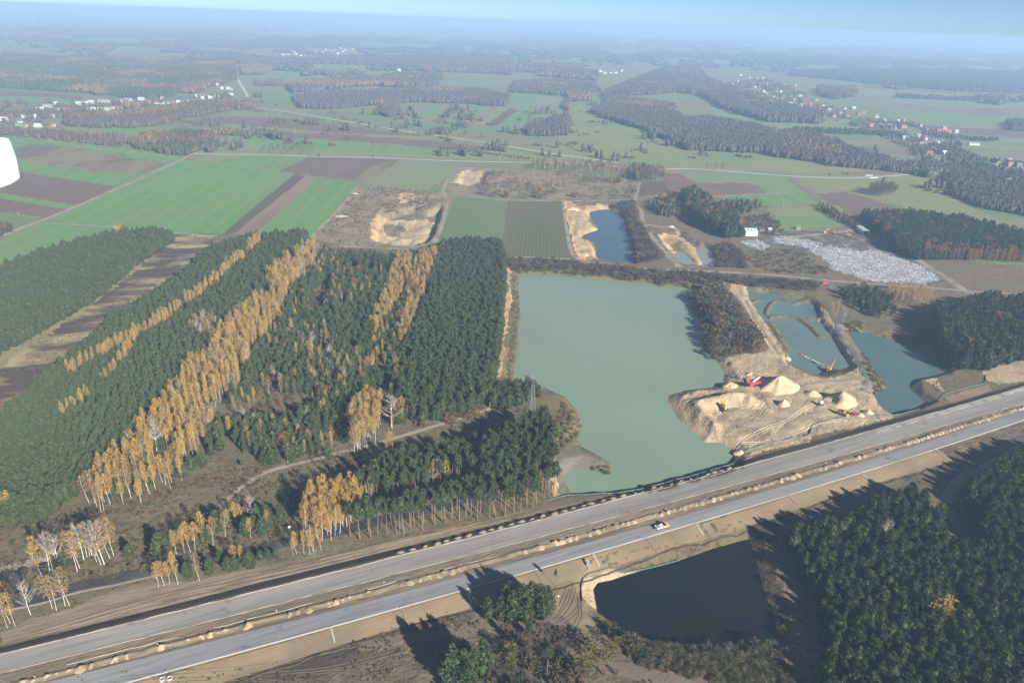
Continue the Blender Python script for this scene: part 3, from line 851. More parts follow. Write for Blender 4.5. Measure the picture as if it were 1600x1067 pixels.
kerb(lambda s: E('UL', s) - 0.3, 0.35, 0.12, M_SANDLINE, S0, S1, 'sand_kerb', 0.4)
_g = np.random.default_rng(4)
_s = S0
while _s < S1:
    _L = _g.uniform(8, 40)
    kerb(lambda s: E('UL', s) * .5 + E('LU', s) * .5 + .9, 0.26, 0.18, M_SANDLINE, _s, _s + _L, 'sand_kerb', 0.8)
    _s += _L + _g.uniform(3, 22)
kerb(lambda s: E('LE', s) - 11.2 - 1.2 * np.sin(s * .05), 0.8, 0.22, MZ['verge'], S0, 520, 'soil_ridge', 2.0)
for tt in (6.4, 8.0, 10.5, 12.2):
    kerb(lambda s: E('UE', s) + tt + 1.1 * np.sin(s * .013 + tt), 0.4, 0.10, MZ['verge'] if tt in (8.0, 12.2) else MZ['tracked'], -60 + tt * 9, 470 - tt * 11, 'wheel_rut', 0.5)

def catmull(pts, step):
    pts = np.asarray(pts, float)
    out = []
    Pn = np.vstack([2 * pts[0] - pts[1], pts, 2 * pts[-1] - pts[-2]])
    for i in range(1, len(Pn) - 2):
        p0, p1, p2, p3 = Pn[i - 1:i + 3]
        n = max(2, int(np.linalg.norm(p2 - p1) / step))
        for k in range(n):
            t = k / n
            out.append(0.5 * ((2 * p1) + (-p0 + p2) * t + (2 * p0 - 5 * p1 + 4 * p2 - p3) * t * t + (-p0 + 3 * p1 - 3 * p2 + p3) * t ** 3))
    out.append(pts[-1])
    return np.array(out)
def path(name, px, w, mat, dz=0.12, z=0.0, step=3.0, wob=0.15):
    c = catmull(PP(px, z), step)
    d = np.gradient(c, axis=0)
    d /= np.linalg.norm(d, axis=1)[:, None] + 1e-9
    nrm = np.stack([-d[:, 1], d[:, 0]], 1)
    ww = w * (1 + wob * 2 * vnoise(c[:, 0] / 9, c[:, 1] / 9, 17))
    V = []
    for k in (-.5, -.17, .17, .5):
        V.append(c + nrm * (ww * k)[:, None])
    V = np.stack(V, 1)
    Zs = H(V[..., 0], V[..., 1])
    Zs[:, 1:3] += dz
    Zs[:, 0] += dz * .3
    Zs[:, 3] += dz * .3
    n = len(c)
    VV = np.concatenate([V, Zs[..., None]], -1).reshape(-1, 3)
    i = np.arange(n - 1)[:, None] * 4 + np.arange(3)[None, :]
    F = np.stack([i, i + 1, i + 5, i + 4], -1).reshape(-1, 4)
    F = F[:, ::-1]
    return tag(link(name, mesh_np(name, VV, F, mat, True)), kind='structure')
M_DIRT = ground_mat('dirt track', (0.21, 0.175, 0.13), (0.29, 0.245, 0.19), (0.17, 0.14, 0.10), s1=9, s2=1.6, s3=22, bump=0.4)
M_PALE = ground_mat('pale gravel road', (0.31, 0.30, 0.275), (0.38, 0.365, 0.33), None, s1=16, s2=2, bump=0.2)
M_ASPH = ground_mat('fresh asphalt', (0.030, 0.031, 0.034), (0.050, 0.050, 0.052), (0.07, 0.068, 0.066), s1=8, s2=0.8, s3=16, bump=0.2, rough=0.8)
M_HAUL = ground_mat('black haul road', (0.085, 0.08, 0.078), (0.14, 0.13, 0.12), (0.19, 0.17, 0.145), s1=9, s2=1.0, s3=14, bump=0.4)
M_TRKY = ground_mat('yard roadway', (0.25, 0.20, 0.135), (0.36, 0.29, 0.195), (0.21, 0.17, 0.12), s1=8, s2=1.2, s3=18, bump=0.6, contrast=0.12)
M_DARKDIRT = ground_mat('brown dirt road', (0.125, 0.095, 0.07), (0.165, 0.128, 0.095), None, s1=9, s2=1.5, bump=0.4)  # darker brown dirt than M_DIRT
path('dirt_track', [(-60,400),(0,371),(30,358),(60,347),(75,341),(150,309),(210,283),(245,267),(285,249),(300,241),(350,218)], 7, M_DIRT)
path('dirt_track', [(60,348),(120,351),(190,356),(260,363),(340,369)], 4, M_DIRT)
path('dirt_track', [(58,213),(115,228),(200,237),(280,247)], 5, M_DIRT)
path('country_road', [(300,241),(400,242),(500,245),(600,247),(720,252),(900,256),(985,262)], 6, M_PALE)
path('country_road', [(1040,264),(1100,265),(1230,275),(1310,278),(1360,277),(1470,270),(1540,273),(1600,277),(1700,282)], 7, M_PALE)
path('dirt_track', [(520,385),(560,386),(600,388),(640,390)], 4, M_DIRT)
path('dirt_track', [(783,403),(830,402),(880,405),(930,411),(1000,419),(1080,423),(1200,429),(1290,438),(1400,446),(1460,450),(1530,456),(1600,459),(1700,466)], 5, M_DIRT)
path('dirt_track', [(985,314),(1000,330),(1003,348),(1020,372),(1036,392),(1052,408),(1062,418)], 7, M_DIRT)
path('dirt_track', [(1003,350),(1030,354),(1052,356),(1062,366),(1070,378)], 5, M_DIRT)
path('dirt_track', [(880,312),(884,350),(893,393),(908,408)], 4, M_DIRT)
path('dirt_track', [(735,262),(704,278),(693,297),(698,318),(690,352),(678,380)], 5, M_DIRT)
path('dirt_track', [(668,298),(700,303),(740,307),(790,313),(880,314),(985,312),(1046,304),(1110,306),(1200,303),(1258,299)], 4, M_DIRT)
path('dirt_track', [(1000,284),(996,300),(992,314)], 4, M_DIRT)
path('dirt_track', [(1232,276),(1258,298),(1284,318)], 6, M_DARKDIRT)
path('dirt_track', [(560,288),(536,320),(484,372)], 4, M_DIRT)
path('haul_road', [(1296,441),(1310,462),(1317,486),(1311,508),(1318,530),(1334,553),(1350,577),(1356,600),(1352,612)], 7, M_HAUL, 0.3)
path('dirt_track', [(1354,604),(1346,625),(1300,640),(1250,656),(1210,690)], 7, M_TRKY, 0.25)
path('haul_road', [(1352,590),(1330,596),(1290,597),(1262,610),(1235,640),(1195,660),(1150,664)], 7, M_TRKY, 0.25)
path('dirt_track', [(1405,388),(1440,410),(1480,435),(1510,455),(1535,466)], 8, M_DIRT)
path('dirt_track', [(1210,372),(1260,368),(1345,358)], 6, M_DIRT)
path('dirt_track', [(1480,782),(1484,768),(1510,743),(1550,724),(1600,696),(1660,678)], 5, M_DIRT)
path('dirt_track', [(560,1010),(640,995),(720,985),(800,976),(860,972),(905,992)], 5, M_DARKDIRT)
path('dirt_track', [(935,1040),(1000,1050),(1080,1066),(1180,1090)], 7, M_DARKDIRT)
path('country_road', [(395,168),(450,175),(600,200),(690,213),(790,228),(860,240),(960,254),(1000,262)], 7, M_PALE)
path('country_road', [(366,115),(378,135),(396,166)], 9, M_PALE)
path('field_ditch', [(1083,140),(1100,152),(1130,168),(1160,184)], 6, M_PALE)
path('dirt_track', [(330,802),(400,745),(482,719),(575,696),(650,674),(760,640),(830,612)], 3, M_DIRT)
path('dirt_track', [(0,892),(50,878),(110,862)], 5, M_DIRT)
path('asphalt_road', [(-80,962),(0,948),(60,936),(120,917),(180,904),(250,889),(330,874),(400,858),(452,846),(540,827),(610,808),(660,797),(705,786),(748,776)], 6.5, M_ASPH, 0.16, wob=0.02)
path('road_verge', [(-60,966),(60,943),(120,925),(180,913),(250,897)], 1.6, M_DIRT, 0.14)
path('asphalt_road', [(44,938),(30,915),(18,898),(6,890)], 5.5, M_ASPH, 0.14, wob=0.05)

# wheel tracks over the sand yard and the works
M_TRK = ground_mat('pressed wheel track', (0.215, 0.172, 0.118), (0.29, 0.232, 0.158), None, s1=6, s2=1, bump=0.5)
M_TRKL = ground_mat('loose track edge', (0.40, 0.325, 0.215), (0.48, 0.39, 0.265), None, s1=6, s2=1, bump=0.5)
M_TRKD = ground_mat('dark wheel track', (0.095, 0.075, 0.052), (0.13, 0.102, 0.072), None, s1=6, s2=1, bump=0.5)
yard = [[(1140,700),(1165,682),(1195,668),(1228,655),(1250,640),(1275,628)], [(1130,672),(1160,668),(1190,650),(1200,632),(1186,612)], [(1120,655),(1150,660),(1180,648),(1192,630)], [(1150,690),(1190,690),(1235,676),(1275,660),(1320,655)],
        [(1230,640),(1245,620),(1255,604),(1280,598),(1320,594),(1345,600)], [(1330,640),(1350,628),(1354,605)], [(1262,640),(1290,646),(1325,640),(1345,622)], [(1150,590),(1168,570),(1200,562),(1225,572)], [(1128,652),(1150,648),(1172,640),(1185,632)],
        [(1205,612),(1215,622),(1240,630),(1255,645)], [(1140,655),(1152,672),(1180,678)], [(1165,470),(1180,500),(1200,528),(1215,550)], [(1150,455),(1172,492),(1195,530),(1212,556)], [(1110,664),(1128,690),(1150,700)]]
for i, ln in enumerate(yard):
    for off in (0, 4.5):
        path('wheel_track', [(x + off * .8, y + off * .55) for x, y in ln], 0.9, M_TRK if i % 3 else M_TRKL, 0.16, wob=.3)
works = [[(190,1062),(300,1050),(420,1036),(560,1003),(650,985)], [(330,1062),(420,1050),(520,1040),(640,1010),(720,990)], [(680,985),(740,978),(800,966),(845,945),(870,915)], [(860,965),(876,940),(886,915)], [(868,968),(888,940),(896,912)], [(876,972),(900,950),(908,930)],
         [(892,980),(904,960),(902,925)], [(240,1065),(360,1058),(480,1066)], [(460,1050),(540,1046),(600,1060)], [(1200,842),(1260,812),(1350,776),(1440,742),(1480,735)], [(1240,800),(1300,782),(1380,752),(1450,730)]]
for i, ln in enumerate(works):
    for off in (0, 5):
        path('wheel_track', [(x + off * .9, y + off * .8) for x, y in ln], 0.55, M_TRKD, 0.1, wob=.4)
verge = [[(60,985),(200,945),(330,915),(450,890),(600,852)], [(120,965),(240,930),(420,888),(560,858),(700,826)], [(200,950),(360,912),(520,874),(660,842),(780,812)], [(420,880),(560,850),(700,820),(820,796),(900,778)], [(500,872),(640,840),(760,812)]]
for i, ln in enumerate(verge):
    for off in (0, 5):
        path('wheel_track', [(x + off * .5, y + off) for x, y in ln], 0.5, M_TRKD if i % 2 else M_DIRT, 0.1, z=.5, wob=.4)

# ------------------------------------------------------------------ trees: shapes shared by all of a kind
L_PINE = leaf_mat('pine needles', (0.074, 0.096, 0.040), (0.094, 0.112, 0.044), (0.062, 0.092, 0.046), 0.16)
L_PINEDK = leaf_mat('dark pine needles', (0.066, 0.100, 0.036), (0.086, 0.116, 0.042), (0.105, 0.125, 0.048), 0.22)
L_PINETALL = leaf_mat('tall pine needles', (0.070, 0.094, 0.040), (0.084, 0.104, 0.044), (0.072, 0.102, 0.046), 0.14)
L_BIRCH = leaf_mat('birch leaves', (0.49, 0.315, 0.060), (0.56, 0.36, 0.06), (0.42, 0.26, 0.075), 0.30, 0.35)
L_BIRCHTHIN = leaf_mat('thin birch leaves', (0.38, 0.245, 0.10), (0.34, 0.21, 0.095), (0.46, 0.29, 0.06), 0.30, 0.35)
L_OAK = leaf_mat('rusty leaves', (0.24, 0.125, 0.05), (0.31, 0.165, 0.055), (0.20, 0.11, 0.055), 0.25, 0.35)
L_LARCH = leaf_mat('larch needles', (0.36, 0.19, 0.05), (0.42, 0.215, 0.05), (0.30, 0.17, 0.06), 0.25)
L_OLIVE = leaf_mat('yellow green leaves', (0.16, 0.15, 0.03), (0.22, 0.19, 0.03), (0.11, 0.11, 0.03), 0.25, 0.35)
L_TWIG = leaf_mat('bare twigs', (0.105, 0.088, 0.074), (0.13, 0.108, 0.088), (0.092, 0.082, 0.072), 0.1, 0.2)
L_BRUSH = leaf_mat('brown brush', (0.13, 0.092, 0.05), (0.10, 0.08, 0.05), (0.16, 0.125, 0.06), 0.15, 0.4)
L_FAROAK = leaf_mat('far rusty leaves', (0.17, 0.10, 0.055), (0.20, 0.115, 0.055), (0.145, 0.095, 0.06), 0.2)
L_FARBIRCH = leaf_mat('far golden leaves', (0.25, 0.165, 0.075), (0.29, 0.185, 0.075), (0.20, 0.14, 0.08), 0.2)
L_FINE = leaf_mat('fine pale twigs', (0.30, 0.25, 0.21), (0.34, 0.285, 0.235), None, 0.1)
L_REED = leaf_mat('dry reeds', (0.20, 0.165, 0.085), (0.24, 0.19, 0.10), (0.13, 0.115, 0.06), 0.2, 0.4)
L_REEDG = leaf_mat('green brown reeds', (0.075, 0.075, 0.035), (0.10, 0.09, 0.045), (0.06, 0.065, 0.03), 0.2, 0.4)
B_PINE = plain('pine bark', (0.21, 0.145, 0.105), 0.9, c2=(0.13, 0.085, 0.06), spec=0.1, scale=0.6)
B_PINED = plain('grey pine bark', (0.10, 0.072, 0.055), 0.9, c2=(0.075, 0.055, 0.045), spec=0.1)
B_BIRCH = plain('birch bark', (0.56, 0.53, 0.48), 0.8, c2=(0.33, 0.30, 0.26), spec=0.1, scale=1.1)
B_BARE = plain('grey bark', (0.16, 0.125, 0.10), 0.9, c2=(0.11, 0.09, 0.075), spec=0.1)

def cards(centres, dirs, length, width, r, per=3, spread=0.7):
    """tufts of narrow leaf-like triangles standing out from each centre"""
    c = np.repeat(np.asarray(centres, float), per, 0)
    d = np.repeat(np.asarray(dirs, float), per, 0) + r.normal(0, spread, (len(c), 3))
    d /= np.linalg.norm(d, axis=1)[:, None] + 1e-9
    side = np.cross(d, r.normal(0, 1, (len(c), 3)))
    side /= np.linalg.norm(side, axis=1)[:, None] + 1e-9
    L = length * r.uniform(0.6, 1.25, (len(c), 1))
    W = width * r.uniform(0.6, 1.3, (len(c), 1))
    a = c - d * L * 0.35 - side * W * 0.5
    b = c - d * L * 0.35 + side * W * 0.5
    e = c + d * L * 0.65
    V = np.stack([a, b, e], 1).reshape(-1, 3)
    F = np.arange(len(V)).reshape(-1, 3)
    return V, F

def tuft_points(n, prof, z0, z1, r, shell=0.55, lump=0.3, seed=0, oval=1.0):
    """points in the outer part of a crown whose radius over height is prof(0..1)"""
    out, nrm = [], []
    while len(out) < n:
        t = r.uniform(0, 1)
        R = prof(t)
        if r.uniform() > (R / 1.0) ** 1.0:
            continue
        th = r.uniform(0, 2 * math.pi)
        lm = 1 + lump * 2 * float(vnoise(np.array([math.cos(th) * 1.6 + 5 + seed * 9.1]), np.array([math.sin(th) * 1.6 + t * 5]), seed)[0])
        rr = R * lm * math.sqrt(r.uniform(shell * shell, 1))
        out.append((rr * math.cos(th), rr * math.sin(th) * oval, z0 + (z1 - z0) * t))
        nrm.append((math.cos(th), math.sin(th), 0.35 + 0.8 * t))
    return np.array(out), np.array(nrm)

def trunk_mesh(name, hgt, r0, mat, bend=0.3, n=6, seg=5, r=None, top=0.25, limbs=None):
    mb = MB()
    ph = r.uniform(0, 6.28)
    def at(t):
        return Vector((bend * math.sin(t * 2.2) * math.cos(ph), bend * math.sin(t * 2.2) * math.sin(ph), hgt * t))
    for k in range(seg):
        t0, t1 = k / seg, (k + 1) / seg
        mb.tube(at(t0) - Vector((0, 0, 0.4 if k == 0 else 0)), at(t1), r0 * (1 - t0 * (1 - top)), r0 * (1 - t1 * (1 - top)), n, False)
    for (t, th, L, up, rr) in (limbs or []):
        a = at(t)
        d = Vector((math.cos(th), math.sin(th), up))
        m_ = a + d * L * 0.55
        mb.tube(a, m_, rr, rr * 0.7, 4, False)
        mb.tube(m_, m_ + (d + Vector((0, 0, 0.55))) * L * 0.5, rr * 0.7, rr * 0.25, 3, False)
    return mb.mesh(name, mat, True)

def crown_mesh(name, groups, mat):
    Vs, Fs, n = [], [], 0
    for V, F in groups:
        Vs.append(V); Fs.append(F + n); n += len(V)
    return mesh_np(name, np.concatenate(Vs), np.concatenate(Fs), mat)

def core(prof, z0, z1, r, k=0.62, nz=5, na=7):
    """the dense inside of a crown"""
    V, F = [], []
    for i in range(nz + 1):
        t = 0.04 + 0.92 * i / nz
        for j in range(na):
            th = 2 * math.pi * (j + 0.5 * (i % 2)) / na
            R = prof(t) * k * r.uniform(0.8, 1.2)
            V.append((R * math.cos(th), R * math.sin(th), z0 + (z1 - z0) * t))
    for i in range(nz):
        for j in range(na):
            a, b = i * na + j, i * na + (j + 1) % na
            F += [(a, b, b + na), (a, b + na, a + na)]
    return np.array(V), np.array(F)

rt = np.random.default_rng(5)
def ogive(w):          # young pine, widest near the bottom third
    return lambda t: w * (0.35 + 0.65 * min(1.0, t / 0.3) ** 0.7) * max(0.0, 1 - max(0, (t - 0.3) / 0.72) ** 2.3) + 0.06
def umbrella(w):
    return lambda t: w * (0.25 + 0.75 * math.sin(math.pi * min(1, (t * 0.8 + 0.16)))) * (1.0 if t < .7 else math.sqrt(max(0.02, 1 - ((t - .7) / .32) ** 2)))
def egg(w):
    return lambda t: w * math.sin(math.pi * (0.04 + 0.93 * t ** 0.85)) ** 0.75 + 0.04
def drop(w):           # birch: narrow, fullest in the upper half, rounded top
    return lambda t: w * (0.25 + 0.75 * min(1, t / 0.5) ** 0.8) * max(0.0, 1 - max(0, (t - 0.5) / 0.53) ** 2.0) ** 0.8 + 0.10

def make_pine(i, mat, n=300, h=10.0, w=2.15, z0=0.8):
    r = np.random.default_rng(100 + i)
    pf = ogive(w * r.uniform(0.9, 1.1))
    c, d = tuft_points(n, pf, z0, h * 0.985, r, 0.5, 0.42, i)
    g = [cards(c, d * np.array([0.8, 0.8, 0.9]), 1.0, 0.52, r, 3, 0.55), core(pf, z0, h * 0.93, r, 0.6)]
    tip = np.array([[0, 0, h * f] for f in (0.9, 0.95, 1.0)])
    g.append(cards(tip, np.array([[0, 0, 1.0]] * 3), 0.9, 0.4, r, 4, 0.4))
    return trunk_mesh('pine_trunk', h * 0.95, 0.16, B_PINED, 0.15, 5, 4, r), crown_mesh('pine_crown', g, mat)

def make_tall(i, h=19.0, n=230):
    r = np.random.default_rng(200 + i)
    z0 = h * r.uniform(0.56, 0.66)
    pf = umbrella(r.uniform(1.6, 2.2))
    c, d = tuft_points(n, pf, z0, h, r, 0.35, 0.55, i)
    limbs = [(r.uniform(0.5, 0.92), r.uniform(0, 6.28), r.uniform(.8, 1.8), 0.35, 0.05) for _ in range(9)]
    return trunk_mesh('tall_pine_trunk', h * 0.97, 0.24, B_PINE, 0.35, 6, 6, r, 0.3, limbs), \
        crown_mesh('tall_pine_crown', [cards(c, d, 0.95, 0.5, r, 3, 0.6), core(pf, z0, h * .97, r, .45)], L_PINETALL)

def make_birch(i, h=17.0, n=330, mat=None, z0f=0.38, bark=None, size=(0.50, 0.30), w=1.6, per=2):
    r = np.random.default_rng(300 + i)
    z0 = h * z0f
    pf = drop(w * r.uniform(0.85, 1.15))
    c, d = tuft_points(n, pf, z0, h, r, 0.15, 0.6, i)
    limbs = [(r.uniform(z0f * .9, 0.9), r.uniform(0, 6.28), r.uniform(1.0, 2.2), 1.2, 0.035) for _ in range(12)]
    return trunk_mesh('birch_trunk', h * 0.97, 0.10, bark or B_BIRCH, 0.55, 6, 6, r, 0.15, limbs), \
        crown_mesh('birch_crown', [cards(c, d, size[0], size[1], r, per, 0.9)], mat or L_BIRCH)

def make_bare(i, h=14.0, mat=None, white=False, spread=1.0, dens=1.0):
    """leafless: a trunk, steep limbs, and a crown of real thin branches"""
    r = np.random.default_rng(400 + i)
    bark = B_BIRCH if white else B_BARE
    limbs = []
    tw = []
    for k in range(int(26 * dens)):
        t = r.uniform(0.28, 0.95)
        th = r.uniform(0, 6.28)
        L = (1.15 - t) * h * 0.33 * spread * r.uniform(0.7, 1.2)
        limbs.append((t, th, L, 0.9, 0.07 * (1.2 - t) + 0.02))
        a = np.array([0, 0, h * t])
        d = np.array([math.cos(th), math.sin(th), 1.15])
        for q in range(7):
            f = r.uniform(0.35, 1.15)
            tw.append((a + d * L * f, d + np.array([r.normal(0, .6), r.normal(0, .6), .5])))
    c = np.array([x[0] for x in tw]); d = np.array([x[1] for x in tw])
    V, F = cards(c, d, h * 0.11, 0.07 if white else 0.10, r, 3, 0.55)
    return trunk_mesh('bare_trunk', h * 0.98, 0.15, bark, 0.4, 6, 6, r, 0.12, limbs), crown_mesh('bare_crown', [(V, F)], mat or (L_FINE if white else L_TWIG))

def make_bush(i, mat, h=2.2, w=1.6, n=80, L=0.7, W=0.3):
    r = np.random.default_rng(500 + i)
    pf = egg(w)
    c, d = tuft_points(n, pf, 0.0, h, r, 0.3, 0.5, i)
    stems = [(0.15 + 0.1 * k, r.uniform(0, 6.28), h * 0.45, 1.1, 0.04) for k in range(5)]
    return trunk_mesh('shrub_stem', h * 0.75, 0.06, B_BARE, 0.2, 4, 3, r, 0.3, stems), crown_mesh('shrub_crown', [cards(c, d, L, W, r, 3, 0.8)], mat)

PINES = [make_pine(i, L_PINE) for i in range(6)]
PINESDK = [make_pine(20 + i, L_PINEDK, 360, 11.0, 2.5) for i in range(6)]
TALL = [make_tall(i) for i in range(6)]
BIRCH = [make_birch(i) for i in range(5)]
THINB = [make_birch(20 + i, 17, 230, L_BIRCHTHIN, 0.35, w=1.9) for i in range(4)]
WHITEB = [make_bare(i, 16, None, True, 0.75, 1.1) for i in range(3)]
BARE = [make_bare(10 + i) for i in range(4)]
OAK = [make_birch(40 + i, 10, 300, L_OAK, 0.15, B_BARE, (0.8, 0.5), 2.6) for i in range(3)]
OAKGOLD = [make_birch(45 + i, 11, 260, L_BIRCH, 0.25, B_BIRCH, (0.8, 0.5), 2.8) for i in range(2)]
LARCH = [make_birch(50 + i, 14, 260, L_LARCH, 0.08, B_PINED, (0.8, 0.4), 1.7) for i in range(3)]
OLIVE = [make_birch(60 + i, 9, 170, L_OLIVE, 0.2, B_BARE, (0.6, 0.4), 2.3) for i in range(3)]
BUSHG = [make_bush(i, L_PINE, 3.2, 1.5, 110) for i in range(3)]
BUSHB = [make_bush(10 + i, L_BRUSH, 2.2, 1.7, 80) for i in range(3)]
BUSHT = [make_bush(20 + i, L_TWIG, 4.0, 2.0, 90, 1.1, 0.14) for i in range(3)]
BUSHO = [make_bush(30 + i, L_OAK, 2.0, 1.3, 70) for i in range(2)]
REED = [make_bush(40 + i, L_REED, 1.8, 0.9, 40, 1.3, 0.13) for i in range(2)]
REEDG = [make_bush(44 + i, L_REEDG, 1.8, 0.9, 40, 1.3, 0.13) for i in range(2)]

KINDS = {  # kind: (variants, nominal height, name, category)
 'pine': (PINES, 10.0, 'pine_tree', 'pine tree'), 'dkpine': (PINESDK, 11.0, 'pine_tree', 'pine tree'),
 'tall': (TALL, 19.0, 'tall_pine_tree', 'pine tree'), 'birch': (BIRCH, 17.0, 'birch_tree', 'birch tree'),
 'thinb': (THINB, 17.0, 'birch_tree', 'birch tree'), 'whiteb': (WHITEB, 16.0, 'leafless_birch_tree', 'birch tree'),
 'bare': (BARE, 14.0, 'leafless_tree', 'tree'), 'oak': (OAK, 10.0, 'rusty_leaved_tree', 'tree'), 'oakgold': (OAKGOLD, 11.0, 'golden_tree', 'tree'),
 'larch': (LARCH, 14.0, 'larch_tree', 'larch tree'), 'olive': (OLIVE, 9.0, 'yellowing_tree', 'tree'),
 'bushg': (BUSHG, 3.2, 'green_shrub', 'shrub'), 'bushb': (BUSHB, 2.2, 'brown_shrub', 'shrub'), 'busht': (BUSHT, 4.0, 'twiggy_shrub', 'shrub'),
 'busho': (BUSHO, 2.0, 'rusty_shrub', 'shrub'), 'reed': (REED, 1.8, 'reed_tuft', 'reeds'), 'reedg': (REEDG, 1.8, 'reed_tuft', 'reeds'),
}

# ------------------------------------------------------------------ where the trees stand
TREES = []   # kind, x, y, height, spread, label, group
def near_label(px, py, marks, lab):
    for (mx, my, rr, l) in marks or ():
        if (px - mx) ** 2 + (py - my) ** 2 < rr * rr:
            return l
    return lab
def scatter(kinds, px, gap, hmin, hmax, label, group, zmid=0.0, thin=None, avoid=(), wide=1.0, grid=True, seed=None, edge=0.0, marks=None):
    """kinds: dict kind -> share. px: outline in the photograph at the crowns' height zmid"""
    r = np.random.default_rng(seed if seed is not None else len(TREES) + 3)
    poly = PP(px, zmid)
    lo, hi = poly.min(0), poly.max(0)
    nx, ny = int((hi[0] - lo[0]) / gap) + 2, int((hi[1] - lo[1]) / (gap * 0.9)) + 2
    gx, gy = np.meshgrid(np.arange(nx), np.arange(ny))
    x = lo[0] + (gx + 0.5 * (gy % 2)) * gap + r.uniform(-.33, .33, gx.shape) * gap
    y = lo[1] + gy * gap * 0.9 + r.uniform(-.33, .33, gx.shape) * gap
    x, y = x.ravel(), y.ravel()
    k = inpoly(x + edge * fbm(x, y, 9, 2, 41), y + edge * fbm(x, y, 9, 2, 42), poly)
    for a in avoid:
        k &= ~inpoly(x, y, a)
    if thin is not None:
        sc_, th = thin
        k &= fbm(x, y, sc_, 3, 55) > th
    x, y = x[k], y[k]
    z = H(x, y)
    ok = z > -2.6
    x, y = x[ok], y[ok]
    names = list(kinds)
    pr = np.array([kinds[n] for n in names], float)
    pick = r.choice(len(names), len(x), p=pr / pr.sum())
    hh = (hmin + (hmax - hmin) * r.uniform(0, 1, len(x)) ** 0.8) * (1 + 0.10 * fbm(x, y, 25, 2, 77))
    qx, qy, _ = cam_px(x, y, z[ok] + hh * .6)
    for i in range(len(x)):
        kd = names[pick[i]]
        TREES.append((kd, x[i], y[i], hh[i], wide * r.uniform(0.78, 1.3), near_label(qx[i], qy[i], marks, label), group if not isinstance(group, dict) else group.get(kd)))

def single(kind, px, py, h, label, wide=1.0, group=None):
    x, y = P(px, py, -0.0)
    TREES.append((kind, x, y, h, wide, label, group))

# strips of birch through the pine wood (outlines at crown height)
def band(line, w):
    l = np.array(line, float)
    d = np.gradient(l, axis=0)
    d /= np.linalg.norm(d, axis=1)[:, None]
    n = np.stack([-d[:, 1], d[:, 0]], 1) * w / 2
    return [tuple(p) for p in np.vstack([l + n, (l - n)[::-1]])]
S1 = band([(408,366),(383,388),(345,422),(310,452),(272,478),(245,497),(195,524),(150,547),(100,574)], 10)
S1B = band([(212,517),(196,540),(180,565),(172,575)], 8)
S1C = band([(178,566),(150,590),(118,620),(98,634),(72,644)], 8)
S1D = band([(135,605),(112,625),(92,634)], 10)
S2 = [(474,380),(488,370),(500,380),(492,402),(450,440),(428,500),(398,533),(356,598),(336,638),(298,688),(262,735),(240,752),(205,756),(140,770),(134,742),(172,700),(232,640),(262,600),(302,560),(335,532),(352,500),(385,470),(405,448),(432,412)]
S2B = [(300,498),(330,490),(338,505),(312,518),(295,512)]
S3A = [(620,397),(640,392),(642,420),(622,462),(600,490),(590,512),(578,505),(590,470),(604,440)]
S3B = [(655,392),(686,386),(672,425),(655,470),(640,505),(628,528),(622,510),(636,470),(642,430)]
S3C = [(585,505),(600,500),(602,530),(585,570),(572,560)]
S4 = [(546,655),(560,625),(580,614),(598,622),(590,668),(552,690)]
ZC = 11.0
AV = [PP(S1, ZC), PP(S2, ZC), PP(S1B, ZC), PP(S1D, ZC)]
HOLE = PP([(478,452),(512,427),(522,432),(502,482),(474,487)], 6)
GB = 'birches of the golden strips in the pine wood'
scatter({'birch': 7, 'thinb': 2}, S1, 3.6, 12, 15.5, 'golden birch of the thin strip beside the burnt clearing', GB, ZC, edge=4, thin=(12, -.3))
scatter({'birch': 1, 'thinb': .3}, S1B, 3.8, 12, 15, 'golden birch of the thin strip beside the burnt clearing', GB, ZC)
scatter({'birch': 1, 'thinb': .3}, S1C, 6, 11, 14, 'golden birch standing alone among dense young pines', GB, ZC, thin=(14, 0.0))
scatter({'birch': 1}, S1D, 4, 12, 14, 'golden birch standing alone among dense young pines', GB, ZC)
scatter({'birch': 7, 'thinb': 4, 'whiteb': .3}, S2, 4.3, 13, 20, 'tall golden birch of the broad strip through the pine wood', GB, ZC + 1, edge=7, thin=(13, -0.24), marks=[
    (200, 700, 60, 'tall golden birch at the open lower end of the broad strip'), (250, 620, 50, 'tall golden birch in the widest part of the broad strip'), (330, 600, 50, 'golden birch on the plantation side of the broad strip'),
    (390, 500, 60, 'golden birch in the narrow middle of the broad strip'), (470, 400, 70, 'golden birch at the field end of the broad strip')])
scatter({'pine': 1}, S2, 5.5, 7, 11, 'young pine between the birches of the broad golden strip', 'pines inside the birch strip', 6, thin=(13, -.1))
scatter({'thinb': 3, 'whiteb': .6}, S2B, 4, 14, 17, 'half bare birch beside the broad golden strip', GB, ZC)
scatter({'birch': 5, 'thinb': 2}, S3A, 4.2, 12, 16, 'golden birch among pines beside the dense pine block', GB, ZC, thin=(9, -.35))
scatter({'birch': 4, 'thinb': 1.5, 'oak': .3}, S3B, 4.2, 12, 16, 'golden birch among pines beside the dense pine block', GB, ZC, thin=(9, -.35))
scatter({'birch': 5, 'thinb': 2}, S3C, 5, 12, 15, 'golden birch among pines beside the dense pine block', GB, ZC, thin=(9, -.2))
scatter({'birch': 5, 'thinb': 3}, S4, 3.4, 15, 19, 'golden birch of the clump by the power line cutting', 'birches by the power line cutting', 9)
